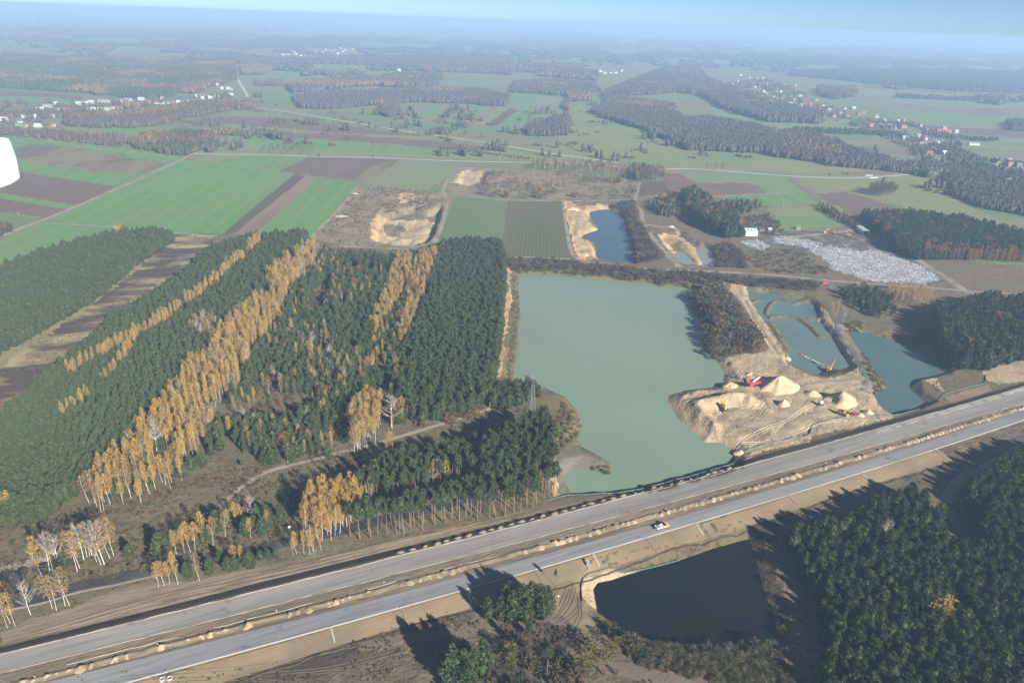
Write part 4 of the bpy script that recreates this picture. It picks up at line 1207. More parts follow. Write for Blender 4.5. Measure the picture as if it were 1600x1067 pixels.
# pine wood
GP = 'young pines of the big planted wood'
scatter({'pine': 1}, [(-120,455),(0,420),(60,398),(120,380),(182,364),(258,361),(272,368),(206,410),(160,452),(100,486),(25,528),(0,542),(-120,600)], 4.1, 9.5, 15,
        'dense dark pine between the crop field and burnt clearing', 'pines between field and clearing', 7, edge=2)
scatter({'pine': 1}, [(336,380),(400,364),(480,358),(470,378),(432,412),(405,448),(352,500),(300,560),(262,600),(232,640),(172,700),(134,742),(60,795),(0,808),(-140,850),(-140,720),(0,645),(60,588),(137,525),(175,491),(237,455),(283,422)],
        3.9, 7.5, 12.5, 'young pine of the dense wood beside the burnt clearing', GP, 8, avoid=AV, edge=2)
scatter({'pine': 1}, [(690,378),(735,374),(785,377),(789,420),(787,470),(777,560),(768,606),(740,628),(700,640),(650,648),(618,606),(626,570),(644,520),(662,470),(676,420)],
        3.9, 9.5, 14, 'dark pine of the dense block beside the green lake', 'pines of the block beside the lake', 8, edge=2)
M_OUT = [(500,385),(540,392),(600,400),(690,388),(676,420),(662,470),(644,520),(626,570),(618,606),(640,646),(590,668),(545,690),(470,703),(420,712),(375,690),(348,660),(330,690),(300,712),(345,640),(366,600),(408,535),(438,500),(460,440)]
scatter({'pine': 1}, M_OUT, 3.9, 6, 12, 'young pine among gaps and saplings in the mixed plantation', 'pines of the mixed plantation', 6, thin=(20, -0.16), avoid=AV + [HOLE, PP(S4, 9)], edge=3)
scatter({'thinb': 3, 'birch': 2, 'whiteb': .5, 'oak': .18}, M_OUT, 8.0, 9, 14, 'slim birch scattered among young pines of the plantation', 'birches scattered in the plantation', 7, thin=(30, -0.02), avoid=[HOLE])
scatter({'bushb': 2, 'bushg': 1, 'busho': .5}, M_OUT, 5.5, 1, 3, 'low brush in the gaps of the plantation', 'brush in the plantation gaps', 0, thin=(20, -.5))
# wood edge by the clearing
scatter({'oak': 2, 'thinb': 1, 'bare': 1}, [(25,526),(100,482),(160,448),(210,408),(216,414),(165,456),(104,490),(30,532)], 8, 4, 9, 'rusty young tree on the edge of the burnt clearing', 'young trees on the clearing edge', 2)
for px, py, k, h in [(50,498,'whiteb',13),(26,482,'oakgold',9),(60,468,'oak',8),(185,373,'oakgold',14),(194,366,'oak',10),(190,365,'birch',11)]:
    single(k, px, py, h, {50: 'bare pale tree at the edge of the pine wood by the clearing', 26: 'golden tree beside the bare pale tree', 60: 'rusty tree in the pine wood edge above the bare pale tree',
                          185: 'bright golden tree at the wood corner beside the crop field', 194: 'rusty tree behind the bright golden tree', 190: 'slim golden birch behind the bright golden tree'}[px])
# tall pines between the cutting and the motorway
GT = 'tall pines along the motorway works'
ROADAV = PP([(540,835),(620,815),(705,795),(752,782),(752,768),(700,778),(610,798),(540,818)])
scatter({'tall': 1}, [(548,850),(620,838),(700,822),(800,806),(866,780),(866,764),(800,782),(752,782),(705,798),(620,820),(545,838)], 4.3, 17, 21,
        'tall bare-trunked pine in the row along the motorway works', GT, 0, avoid=[ROADAV], seed=8, marks=[(590, 800, 60, 'bare-trunked pine at the birch end of the motorway row'), (840, 750, 50, 'bare-trunked pine at the lake end of the motorway row')])
scatter({'tall': 6, 'thinb': .5}, [(575,800),(560,775),(585,752),(640,735),(735,722),(742,758),(700,772),(640,790)], 4.6, 17, 21,
        'tall bare-trunked pine behind the new asphalt road', 'tall pines behind the asphalt road', 0, avoid=[ROADAV], seed=9)
scatter({'tall': 1}, [(752,770),(748,735),(775,706),(812,690),(850,676),(862,700),(866,764),(800,780)], 3.7, 17, 21,
        'tall pine of the dense clump above the lake inlet', 'tall pines above the lake inlet', 0, seed=10, marks=[(850, 690, 30, 'tall pine on the lake side of the dense clump'), (780, 690, 35, 'tall pine on the cutting side of the dense clump')])
scatter({'pine': 1}, [(776,606),(800,602),(838,606),(842,616),(815,628),(785,636),(768,632)], 4, 9, 12, 'pine beside the lattice pylon on the lake shore', 'pines beside the pylon', 3)
single('tall', 741, 712, 16, 'lone slim pine standing in the dark power line cutting')
single('birch', 612, 722, 20, 'broad golden birch behind the tall pines in the cutting', 1.6)
single('whiteb', 612, 668, 22, 'large white leafless birch on the power line cutting', 1.5)
single('thinb', 622, 664, 18, 'half bare birch beside the large white leafless birch', 1.4)
single('birch', 629, 652, 15, 'bushy golden birch behind the large white leafless birch', 1.4)
scatter({'oak': 1, 'busho': 2, 'birch': .4}, [(620,668),(700,645),(780,632),(800,640),(740,655),(650,676)], 6.5, 2, 6, 'rusty undergrowth along the pine block edge', 'rusty growth along the block edge', 0)
# bright birch group on the cutting
scatter({'birch': 1}, [(478,845),(470,815),(500,790),(550,778),(572,790),(560,820),(520,845)], 3.3, 15, 20, 'bright yellow birch of the clump by the asphalt road', 'bright birches by the asphalt road', 0, seed=21)
scatter({'birch': 4, 'whiteb': 1}, [(452,866),(480,858),(508,856),(508,862),(470,870),(455,870)], 2.6, 11, 15, 'slim birch in front of the asphalt road, white trunk', 'slim birches before the asphalt road', 0, seed=22)
# roadside trees lower left
for px, py, h, k, lab in [(48,960,17,'whiteb','bare white birch standing alone by the road junction'),
    (82,951,18,'thinb','slim orange birch, first of four beside the junction'), (88,953,18,'thinb','slim orange birch, second of four beside the junction'),
    (102,946,19,'thinb','slim orange birch, third of four beside the junction'), (109,946,18,'thinb','thick orange birch, last of four beside the junction')]:
    single(k, px, py, h, lab, 1.2 if k == 'thinb' else 1.0)
for i, (px, py, h) in enumerate([(78,893,20),(82,890,19),(90,884,19),(95,888,18),(121,893,22),(126,890,21),(131,874,19),(136,870,18),(140,869,19),(144,868,18),(152,878,17),(158,882,22),(163,881,23),(172,872,22),(178,868,21),(150,868,19)]):
    single('thinb' if i % 3 else 'whiteb', px, py, h, 'tall white-trunked birch of the grove above the asphalt road' if i % 3 else 'leafless white birch of the grove above the asphalt road', 1.15, 'birch grove above the asphalt road')
scatter({'birch': 2, 'thinb': 2}, [(-60,800),(0,806),(40,806),(42,812),(10,816),(-60,830)], 4, 15, 18, 'tall birch by the track at the wood corner', 'birches at the wood corner', 0)
scatter({'thinb': 3, 'whiteb': 1}, [(-40,945),(0,935),(14,925),(8,950),(28,980),(0,1000),(-60,1010)], 3.2, 12, 17, 'crowded slim birch beside the road junction', 'crowded birches by the junction', 0)
for i, (px, py, h, k) in enumerate([(248,917,13,'birch'),(257,915,14,'birch'),(265,913,12,'birch'),(278,912,17,'birch'),(312,907,15,'thinb'),(276,868,14,'birch'),(288,864,15,'birch'),(298,862,17,'birch'),(305,860,16,'birch'),
     (317,850,18,'birch'),(333,852,16,'thinb'),(352,838,14,'thinb'),(366,884,12,'birch'),(378,882,11,'birch'),(392,842,12,'birch'),(370,820,14,'birch'),(378,820,13,'birch'),(358,824,11,'birch'),(392,815,15,'whiteb'),(420,828,12,'birch'),(60,885,17,'birch'),(66,900,18,'birch')]):
    single(k, px, py, h, 'small golden birch on the rough ground by the asphalt road', 1.2, 'small birches by the asphalt road')
for i, (px, py, h) in enumerate([(205,876,10),(250,872,14),(256,868,12),(102,886,9),(295,903,9),(328,898,9),(345,880,8),(358,894,9),(370,890,8),(392,888,10),(318,848,11),(340,830,12),(352,822,11),(385,838,11),(398,832,10),(412,836,11),(425,826,10),(440,818,10),(402,818,11),(418,812,9),(408,876,6),(420,874,6),(432,872,5),(300,858,9),
     (288,742,8),(300,735,10),(318,730,10),(345,705,9),(378,727,4),(330,712,8),(272,746,8),(285,748,9)]):
    single('pine', px, py, h, 'single young pine on the grassy rough ground near the road', 1.15, 'young pines scattered near the asphalt road')
scatter({'bushb': 3, 'busht': 1.2, 'busho': .8, 'bushg': .5}, [(-80,850),(60,815),(230,765),(330,742),(420,720),(560,700),(640,690),(560,740),(470,790),(440,850),(250,890),(120,915),(0,945)], 6.5, 0.8, 2.4, 'low dry shrub on the open cutting', 'shrubs on the open cutting', 0, thin=(26, -.12))
# scrub by ponds
scatter({'thinb': 1.2, 'bare': 2.2, 'bushb': 2, 'busht': 2, 'busho': .6, 'bushg': .5, 'birch': .3}, [(1086,458),(1128,446),(1146,475),(1168,505),(1194,547),(1150,556),(1120,558),(1100,535),(1096,500)], 4.6, 3, 9, 'leafless sapling on the scrub bank beside the lake', 'saplings on the lake bank', 0)
scatter({'busht': 3, 'bushb': 3, 'bushg': .5, 'bare': .8}, [(790,406),(860,406),(1000,421),(1130,430),(1180,436),(1280,442),(1278,455),(1180,450),(1135,442),(1080,449),(1000,441),(880,427),(800,425)], 4.2, 1.5, 5, 'leafless shrub on the bank behind the lake', 'shrubs on the bank behind the lake', 0)
scatter({'busht': 3, 'bushb': 2, 'bare': 1.5, 'bushg': .4}, [(955,322),(990,315),(1000,345),(1018,378),(1040,402),(1010,414),(994,410),(990,380),(982,355),(975,332)], 4.5, 2, 6, 'grey shrub between the blue pond and the track', 'shrubs beside the blue pond', 0)
scatter({'busht': 2, 'bushb': 3, 'bushg': .5}, [(1112,385),(1140,380),(1160,395),(1168,420),(1120,420)], 5, 2, 5, 'grey shrub beside the shallow pit pond', 'shrubs beside the pit pond', 0)
scatter({'bare': 3, 'thinb': 1.4, 'birch': .7, 'busht': 2, 'busho': .3}, [(770,266),(880,270),(998,285),(990,308),(880,311),(760,306),(730,300),(745,285)], 10.5, 4, 9, 'thin tree on the abandoned rough ground beyond the fields', 'thin trees on the rough ground', 3, thin=(30, -.08))
scatter({'thinb': 3, 'bare': 3, 'birch': 1}, [(830,250),(990,258),(1020,268),(1005,278),(960,272),(830,262)], 8, 9, 14, 'slim tree in the belt along the country road', 'trees along the country road', 5)
scatter({'bare': 3, 'thinb': 1, 'pine': .2}, [(985,262),(1035,268),(1038,280),(1000,282),(985,275)], 6, 12, 17, 'grey leafless tree of the clump at the road corner', 'trees at the road corner', 5)
scatter({'pine': 5, 'birch': .6, 'oak': .5}, [(1064,300),(1085,296),(1105,312),(1130,335),(1155,345),(1160,360),(1135,362),(1100,345),(1075,325)], 5, 13, 19, 'big dark pine of the wood beside the white hall', 'pines beside the white hall', 9, edge=2)
scatter({'pine': 3, 'birch': 1.5, 'thinb': 1.2}, [(1015,318),(1040,305),(1065,310),(1080,330),(1060,336),(1030,334)], 5, 7, 11, 'small tree beside the big dark pines', 'small trees beside the big pines', 4)
scatter({'pine': 3, 'bare': 2, 'birch': .6, 'thinb': .8}, [(1115,318),(1160,312),(1190,318),(1190,325),(1140,335)], 6, 6, 11, 'mixed tree on the edge of the bright field', 'mixed trees by the bright field', 4)
scatter({'pine': 2, 'oak': 1, 'birch': .6}, [(1278,318),(1300,326),(1345,352),(1340,358),(1300,338),(1276,322)], 5, 4, 8, 'young tree in the row above the landfill', 'trees in the row above the landfill', 2)
scatter({'bushb': 2, 'busht': 3, 'bushg': .6}, [(1165,340),(1205,335),(1225,362),(1200,372),(1165,352)], 6, 2, 4, 'brown shrub on the mound behind the white hall', 'shrubs behind the white hall', 0)
scatter({'bushb': 2, 'busht': 2}, [(1190,385),(1250,395),(1300,422),(1290,432),(1200,425),(1160,405),(1170,392)], 6, 1, 3, 'brown shrub on the slope below the landfill', 'shrubs below the landfill', 0, thin=(20, -.2))
GW = 'pines of the wood beside the landfill'
scatter({'pine': 6, 'oak': .3, 'bare': .4}, [(1345,335),(1380,330),(1440,333),(1500,340),(1600,366),(1660,380),(1660,396),(1520,392),(1440,385),(1405,386),(1392,368)], 5.2, 12, 17, 'dark pine of the wood beside the landfill', GW, 9, edge=3)
scatter({'larch': 1}, [(1440,384),(1520,388),(1600,393),(1660,396),(1660,404),(1600,402),(1530,400),(1442,395)], 5.0, 12, 15, 'orange larch in the row along the pine wood', 'larches along the pine wood', 7)
scatter({'pine': 1}, [(1402,388),(1440,388),(1515,395),(1512,400),(1430,400)], 4.5, 9, 12, 'dark pine in front of the orange larches', GW, 5)
scatter({'pine': 4, 'bushg': 1, 'thinb': .7, 'bare': .8}, [(1312,450),(1350,446),(1395,462),(1400,486),(1370,492),(1335,476)], 5.5, 5, 9, 'bushy pine beside the black haul road', 'bushy pines beside the haul road', 4)
scatter({'birch': 1}, [(1382,450),(1412,446),(1460,454),(1462,470),(1440,478),(1410,470),(1388,462)], 5, 8, 12, 'golden birch of the clump below the landfill', 'golden birches below the landfill', 4)
scatter({'birch': 1.5, 'thinb': 1}, [(1296,480),(1312,475),(1310,492),(1300,502)], 4, 6, 9, 'small golden birch beside the haul road', 'small birches beside the haul road', 2)
single('olive', 1335, 512, 9, 'pale willow beside the black haul road', 1.3)
scatter({'pine': 9, 'oak': .12}, [(1455,492),(1500,474),(1546,464),(1600,472),(1680,480),(1680,560),(1600,548),(1540,565),(1500,560),(1470,530)], 4.8, 14, 18, 'dark pine of the wood above the teal pond', 'pines above the teal pond', 9, edge=2)
scatter({'thinb': 2, 'tall': 2}, [(1520,568),(1560,560),(1604,548),(1640,540),(1640,532),(1560,550),(1520,560)], 4, 14, 17, 'bare-trunked tree at the edge of the wood by the yard', 'bare-trunked trees by the yard', 0)
scatter({'busht': 2, 'bushb': 2, 'bushg': 1}, [(1400,520),(1450,515),(1480,545),(1500,575),(1485,580),(1440,548)], 4.5, 1.5, 4, 'shrub on the dark bank of the teal pond', 'shrubs on the teal pond bank', 0)
# pines by the dark pond
GD = 'pines of the dark stand by the dark pond'
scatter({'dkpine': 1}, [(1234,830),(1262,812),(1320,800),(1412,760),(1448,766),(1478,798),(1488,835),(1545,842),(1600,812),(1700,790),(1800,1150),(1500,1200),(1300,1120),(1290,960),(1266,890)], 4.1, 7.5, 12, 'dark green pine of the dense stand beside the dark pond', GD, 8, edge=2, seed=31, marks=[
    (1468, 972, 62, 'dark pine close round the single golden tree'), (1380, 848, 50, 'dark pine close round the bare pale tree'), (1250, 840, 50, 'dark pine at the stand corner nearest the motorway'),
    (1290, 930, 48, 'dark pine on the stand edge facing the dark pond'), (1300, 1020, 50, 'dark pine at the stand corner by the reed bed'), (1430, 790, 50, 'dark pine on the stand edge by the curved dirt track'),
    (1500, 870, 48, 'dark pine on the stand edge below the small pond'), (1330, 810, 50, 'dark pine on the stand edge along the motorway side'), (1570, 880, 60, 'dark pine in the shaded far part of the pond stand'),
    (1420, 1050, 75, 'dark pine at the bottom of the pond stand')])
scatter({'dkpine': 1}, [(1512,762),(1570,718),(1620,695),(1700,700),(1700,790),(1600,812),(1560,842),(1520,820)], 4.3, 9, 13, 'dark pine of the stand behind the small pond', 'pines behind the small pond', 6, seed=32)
single('oakgold', 1468, 976, 15, 'single golden tree standing among the dark pines', 1.25)
single('whiteb', 1380, 850, 15, 'single bare pale tree among the dark pines', 1.3)
for i, (px, py, h, lab) in enumerate([(764,968,12,'pine at the open end of the clump below the kerb'),(782,970,13,None),(800,968,16,None),(814,964,17,None),(829,960,18,'tallest pine of the clump below the kerb'),(842,962,17,None),(854,958,15,'pine of the clump nearest the sandy track'),(822,972,13,None),(800,974,12,None),(845,968,13,None),(792,958,15,None),
     (866,914,9,'small lone pine on the embankment above the sandy track'),(826,995,9,'small dark pine below the clump')]):
    single('tall' if px == 866 else 'pine', px, py, h, lab or 'pine in the middle of the clump below the kerb', 0.95, None if lab else 'pines of the clump below the kerb')
for i, (px, py, h, lab) in enumerate([(696,1064,15,'leftmost pine of the group at the bottom edge'),(709,1068,20,None),(722,1074,18,None),(738,1066,18,None),(753,1062,19,'outer pine of the bottom edge group, beside bare ground'),(731,1080,16,None)]):
    single('pine', px, py, h, lab or 'bushy pine in the group at the bottom edge', 0.8, None if lab else 'pines at the bottom edge')
single('tall', 855, 1060, 18, 'slim pine with bare trunk among leafless brush', 1.0)
for px, py, h in [(795,1030,9),(800,1044,8),(905,1045,10),(925,1035,10),(950,1036,11),(915,1060,9),(962,1018,8),(975,1010,7)]:
    single('olive', px, py, h, 'yellowing tree in the brush below the dark pond', 1.2, 'yellowing trees below the dark pond')
scatter({'bare': 2, 'busht': 3, 'bushb': 1.5, 'olive': .4, 'bushg': .4}, [(690,1070),(760,1020),(860,990),(905,1000),(950,985),(1000,1000),(960,1040),(930,1060),(900,1100),(700,1110)], 4.6, 2.5, 7, 'leafless brush below the dark pond', 'brush below the dark pond', 0, thin=(20, -.22))
scatter({'busht': 3, 'bushg': 1, 'olive': .5, 'bushb': 2}, [(935,968),(970,988),(1025,1002),(1125,1006),(1216,1004),(1240,1020),(1120,1020),(1010,1020),(960,1000)], 3.4, 1.5, 4.5, 'shrub on the near bank of the dark pond', 'shrubs on the dark pond bank', 0)
scatter({'bushb': 2, 'busht': 2}, [(1175,850),(1192,870),(1215,940),(1235,1000),(1216,1000),(1205,940),(1188,890)], 4, 1, 3, 'low shrub on the bank between pond and pines', 'shrubs between pond and pines', 0)
scatter({'oak': 1}, [(940,1050),(960,1046),(965,1060),(945,1064)], 4, 3, 4, 'small rusty shrub beside the bottom dirt road', 'rusty shrubs by the bottom road', 0)
scatter({'bushg': 1}, [(1455,598),(1465,597),(1472,612),(1464,612)], 3, .8, 1.6, 'low green bush on the sandy point by the teal pond', 'green bushes on the sandy point', 0)
scatter({'bushb': 2, 'busho': .4, 'busht': 1}, [(1275,578),(1330,572),(1330,582),(1290,588)], 3.2, 1, 2.5, 'brown bush on the quarry yard shore', 'bushes on the quarry shore', 0)
# field trees in the middle distance
for px, py, h, k, lab in [(640,211,12,'oakgold','lone orange tree in the far striped fields'),(546,219,12,'oak','lone rusty tree in the strip fields'),(461,212,14,'birch','lone golden tree in the strip fields'),
    (728,216,14,'bare','large leafless tree beside the country road'),(744,222,13,'bare','leafless tree in the roadside pair, near one'),(757,224,14,'bare','leafless tree in the roadside pair, far one'),
    (971,236,14,'birch','lone orange tree on the pale meadow'),(1005,232,14,'birch','orange tree at the head of the meadow hedge'),
    (438,190,16,'birch','pale birch beside the far dirt road'),(446,186,14,'bare','leafless tree beside the pale far birch'),
    (30,341,8,'birch','small orange tree by the crossroads'),(1104,268,14,'bare','leafless tree beside the pale road bend'),(1116,266,13,'bare','second leafless tree beside the pale road bend'),(1128,268,15,'bare','third leafless tree beside the pale road bend'),
    (612,196,8,'pine','small dark pine by the far road'),(480,186,6,'pine','tiny dark pine by the far dirt road')]:
    single(k, px, py, h, lab, 1.3)
scatter({'bare': 1}, [(398,243),(410,232),(490,232),(492,244),(440,244)], 16, 10, 13, 'wide leafless willow beside the pale lane', 'willows beside the pale lane', 0)
scatter({'bare': 1}, [(1352,304),(1365,298),(1395,298),(1402,306),(1380,310)], 6, 12, 16, 'grey leafless tree of the clump on the meadow', 'trees of the clump on the meadow', 0)
scatter({'pine': 1, 'bushb': .4}, [(-80,365),(0,348),(25,352),(10,366),(-60,392)], 5, 4, 6, 'young pine at the field corner', 'young pines at the field corner', 1)
for i in range(26):
    f = i / 25
    single('bushg' if i % 3 else 'pine', 688 + f * 138, 232 + f * 18 - (i % 2), 4.5, 'dark bush of the hedge along the strip fields', 1.2, 'hedge along the strip fields')

scatter({'bushb': 3, 'busht': 1.5, 'bushg': .4}, [(490,370),(540,318),(562,290),(690,300),(700,318),(640,330),(600,335),(576,370),(560,384)], 7.5, .8, 2.2, 'low brown shrub on the rough ground round the old pit', 'shrubs round the old pit', 0, thin=(20, -.05))

# ------------------------------------------------------------------ plant the trees: the largest in view one by one, the rest of each kind as one mass
def instancer(name, pts, variants, label, kind='stuff'):
    """points with turn and size; variants = list of meshes per variant. One object."""
    n = len(pts)
    me = bpy.data.meshes.new(name)
    me.vertices.add(n)
    co = np.array([p[:3] for p in pts], np.float32)
    me.vertices.foreach_set('co', co.ravel())
    a = me.attributes.new('size', 'FLOAT_VECTOR', 'POINT')
    a.data.foreach_set('vector', np.array([(p[4], p[4], p[3]) for p in pts], np.float32).ravel())
    a = me.attributes.new('turn', 'FLOAT_VECTOR', 'POINT')
    a.data.foreach_set('vector', np.array([(p[7], p[8], p[5]) for p in pts], np.float32).ravel())
    a = me.attributes.new('variant', 'INT', 'POINT')
    a.data.foreach_set('value', np.array([p[6] for p in pts], np.int32))
    o = link(name, me)
    ng = bpy.data.node_groups.new(name, 'GeometryNodeTree')
    ng.interface.new_socket('Geometry', in_out='INPUT', socket_type='NodeSocketGeometry')
    ng.interface.new_socket('Geometry', in_out='OUTPUT', socket_type='NodeSocketGeometry')
    nn, ll = ng.nodes, ng.links
    gi, go = nn.new('NodeGroupInput'), nn.new('NodeGroupOutput')
    jn = nn.new('GeometryNodeJoinGeometry')
    def attr(nm, ty):
        q = nn.new('GeometryNodeInputNamedAttribute')
        q.data_type = ty
        q.inputs[0].default_value = nm
        return q.outputs[0]
    sz, tn, vr = attr('size', 'FLOAT_VECTOR'), attr('turn', 'FLOAT_VECTOR'), attr('variant', 'INT')
    e2r = nn.new('FunctionNodeEulerToRotation')
    ll.new(tn, e2r.inputs[0])
    used = set(int(p[6]) for p in pts)
    for k, meshes in enumerate(variants):
        if k not in used: continue
        jg = nn.new('GeometryNodeJoinGeometry')
        for m in meshes:
            ob = SRC.get(m.name)
            if ob is None:
                ob = SRC[m.name] = bpy.data.objects.new('shape of ' + m.name, m)
            oi = nn.new('GeometryNodeObjectInfo')
            oi.inputs['Object'].default_value = ob
            oi.inputs['As Instance'].default_value = False
            ll.new(oi.outputs['Geometry'], jg.inputs[0])
        cmp_ = nn.new('FunctionNodeCompare')
        cmp_.data_type = 'INT'
        cmp_.operation = 'EQUAL'
        ll.new(vr, cmp_.inputs[2])
        cmp_.inputs[3].default_value = k
        ip = nn.new('GeometryNodeInstanceOnPoints')
        ll.new(gi.outputs[0], ip.inputs['Points'])
        ll.new(cmp_.outputs[0], ip.inputs['Selection'])
        ll.new(jg.outputs[0], ip.inputs['Instance'])
        ll.new(e2r.outputs[0], ip.inputs['Rotation'])
        ll.new(sz, ip.inputs['Scale'])
        ll.new(ip.outputs[0], jn.inputs[0])
    ll.new(jn.outputs[0], go.inputs[0])
    md = o.modifiers.new('scatter', 'NODES')
    md.node_group = ng
    if label: o['label'] = label
    return tag(o, kind=kind)
SRC = {}

LIMIT = {'pine_tree': 300, 'tall_pine_tree': 250, 'birch_tree': 300, 'leafless_birch_tree': 60, 'leafless_tree': 150, 'rusty_leaved_tree': 80, 'golden_tree': 10,
         'larch_tree': 90, 'yellowing_tree': 40, 'green_shrub': 60, 'brown_shrub': 120, 'twiggy_shrub': 140, 'rusty_shrub': 50, 'reed_tuft': 0}
REST = {'pine_tree': ('pine_forest', 'dark green planted pine wood, each crown close to the next'), 'tall_pine_tree': ('pine_grove', 'more tall pines behind the front rows'),
        'birch_tree': ('birch_strips', 'golden birch strips running through the pine wood'), 'leafless_birch_tree': ('leafless_birches', 'more leafless pale birches in the wood'),
        'leafless_tree': ('leafless_trees', 'grey leafless trees on banks and rough ground'), 'rusty_leaved_tree': ('rusty_trees', 'rusty leaved trees along wood edges'),
        'larch_tree': ('larch_row', 'more orange larches of the row beside the pine wood'), 'yellowing_tree': ('yellowing_trees', 'more yellowing small trees in the brush'),
        'green_shrub': ('green_shrubs', 'low green shrubs scattered over rough ground'), 'brown_shrub': ('brown_shrubs', 'low brown shrubs scattered over rough ground'),
        'twiggy_shrub': ('twiggy_shrubs', 'leafless twiggy shrubs on banks and rough ground'), 'rusty_shrub': ('rusty_shrubs', 'low rusty shrubs along wood edges'),
        'golden_tree': ('golden_trees', 'more golden trees')}
def plant():
    X = np.array([t[1] for t in TREES]); Y = np.array([t[2] for t in TREES]); Hh = np.array([t[3] for t in TREES])
    Zg = H(X, Y)
    px, py, de = cam_px(X, Y, Zg + Hh * 0.6)
    inview = (px > -10) & (px < 1610) & (py > 0) & (py < 1085)
    seen = (px > -160) & (px < 1760) & (py < 1250)
    size = np.where(inview, Hh / de, Hh / de * 0.01)
    named = np.array([0.5 if (t[6] is None) else 0 for t in TREES])   # the ones with a label of their own always stand alone
    by = {}
    for i, t in enumerate(TREES):
        by.setdefault(KINDS[t[0]][2], []).append(i)
    r = np.random.default_rng(77)
    for nm, idx in by.items():
        idx = np.array(idx)
        order = idx[np.argsort(-(size[idx] + named[idx]))]
        lim = LIMIT[nm]
        alone = [i for i in order[:lim] if inview[i]]
        alone_set = set(alone)
        for i in alone:
            kd, x, y, h, wd, lab, grp = TREES[i]
            var, nom, name, cat = KINDS[kd]
            v = int(r.integers(len(var)))
            s = h / nom
            root = thing(name, lab, cat, (x, y, Zg[i] - 0.1), r.uniform(0, 6.28), grp, (s * wd, s * wd, s))
            root.rotation_euler[0] = r.normal(0, 0.035)
            root.rotation_euler[1] = r.normal(0, 0.035)
            link('stem' if 'shrub' in name else 'trunk', var[v][0], root)
            link('crown', var[v][1], root)
        rest = [i for i in order if i not in alone_set and seen[i]]
        if rest:
            offs, variants, pts = {}, [], []
            for i in rest:
                kd, x, y, h, wd, lab, grp = TREES[i]
                var, nom = KINDS[kd][:2]
                if kd not in offs:
                    offs[kd] = len(variants)
                    variants += [list(q) for q in var]
                s = h / nom
                pts.append((x, y, Zg[i] - 0.1, s, s * wd, r.uniform(0, 6.28), offs[kd] + int(r.integers(len(var))), r.normal(0, .035), r.normal(0, .035)))
            instancer(REST[nm][0], pts, variants, REST[nm][1])
plant()

# ------------------------------------------------------------------ reeds and dry grass
def mass(name, label, kinds, outlines, gap, hmin, hmax, thin=None, z=0.0, seed=1, low=-3.2):
    r = np.random.default_rng(seed)
    pts, variants, offs = [], [], {}
    for k in kinds:
        offs[k] = len(variants)
        variants += [list(q) for q in KINDS[k][0]]
    for px in outlines:
        poly = PP(px, z)
        lo, hi = poly.min(0), poly.max(0)
        n = int((hi[0] - lo[0]) * (hi[1] - lo[1]) / gap ** 2)
        x, y = r.uniform(lo[0], hi[0], n), r.uniform(lo[1], hi[1], n)
        k = inpoly(x, y, poly)
        if thin: k &= fbm(x, y, thin[0], 3, 61) > thin[1]
        x, y = x[k], y[k]
        zz = H(x, y)
        for i in range(len(x)):
            if zz[i] < low: continue
            kd = kinds[int(r.integers(len(kinds)))]
            var, nom = KINDS[kd][:2]
            s = r.uniform(hmin, hmax) / nom
            pts.append((x[i], y[i], zz[i] - .05, s, s * r.uniform(.8, 1.4), r.uniform(0, 6.28), offs[kd] + int(r.integers(len(var))), 0, 0))
    return instancer(name, pts, variants, label)
mass('reed_bed', 'green brown reed bed along the near shore of the dark pond', ['reedg', 'reed'], [[(975,1008),(1040,1020),(1216,1022),(1255,1075),(1240,1100),(1000,1040),(980,1025)]], 1.3, 1.4, 2.2, seed=4)
mass('shore_reeds', 'pale reeds and dry grass along pond shores', ['reed'], [[(1345,545),(1362,562),(1386,598),(1386,606),(1366,612),(1358,588)], [(1225,468),(1240,473),(1256,470),(1256,476),(1236,478)],
     [(1320,505),(1345,502),(1350,514),(1322,520)], [(852,690),(884,628),(908,650),(905,680),(880,700)], [(884,748),(905,728),(955,722),(962,730),(950,742)], [(800,600),(812,470),(808,430),(802,430),(800,500),(792,596)]], 1.9, 0.8, 1.8, seed=5)

mass('heath_tufts', 'low heather and dry grass tufts over the open cutting', ['bushb', 'reed', 'reedg', 'bushb'], [[(-80,850),(60,815),(150,785),(230,765),(330,742),(420,722),(560,700),(640,690),(780,640),(840,625),(850,690),(750,720),(560,770),(470,800),(440,850),(250,890),(120,915),(0,945),(-80,950)]], 1.75, 0.35, 0.95, thin=(14, -.12), seed=6, z=0)
mass('clearing_grass', 'dry grass tufts over the burnt clearing', ['reed', 'bushb'], [[(268,367),(336,368),(332,378),(283,424),(237,457),(175,493),(137,527),(60,590),(0,650),(-100,720),(-100,620),(0,545),(25,530),(100,488),(160,453),(208,412)]], 2.8, 0.4, 0.9, thin=(16, .0), seed=7)
mass('works_tufts', 'weeds and clods on the disturbed ground below the motorway', ['bushb', 'reedg'], [[(150,1085),(400,1040),(612,985),(750,952),(850,920),(905,960),(960,1000),(1100,1050),(1100,1120),(150,1120)], [(1195,860),(1235,825),(1320,795),(1440,755),(1530,735),(1600,700),(1600,690),(1460,730),(1290,782),(1180,830)]], 2.2, 0.25, 0.8, thin=(11, .02), seed=8)
mass('wood_floor_brush', 'low brush between the trees of the plantation', ['bushb', 'bushg', 'busho'], [[(430,440),(500,390),(600,402),(640,500),(610,640),(540,690),(410,712),(345,650),(400,560)]], 3.6, 0.6, 1.8, thin=(16, -.1), seed=9)
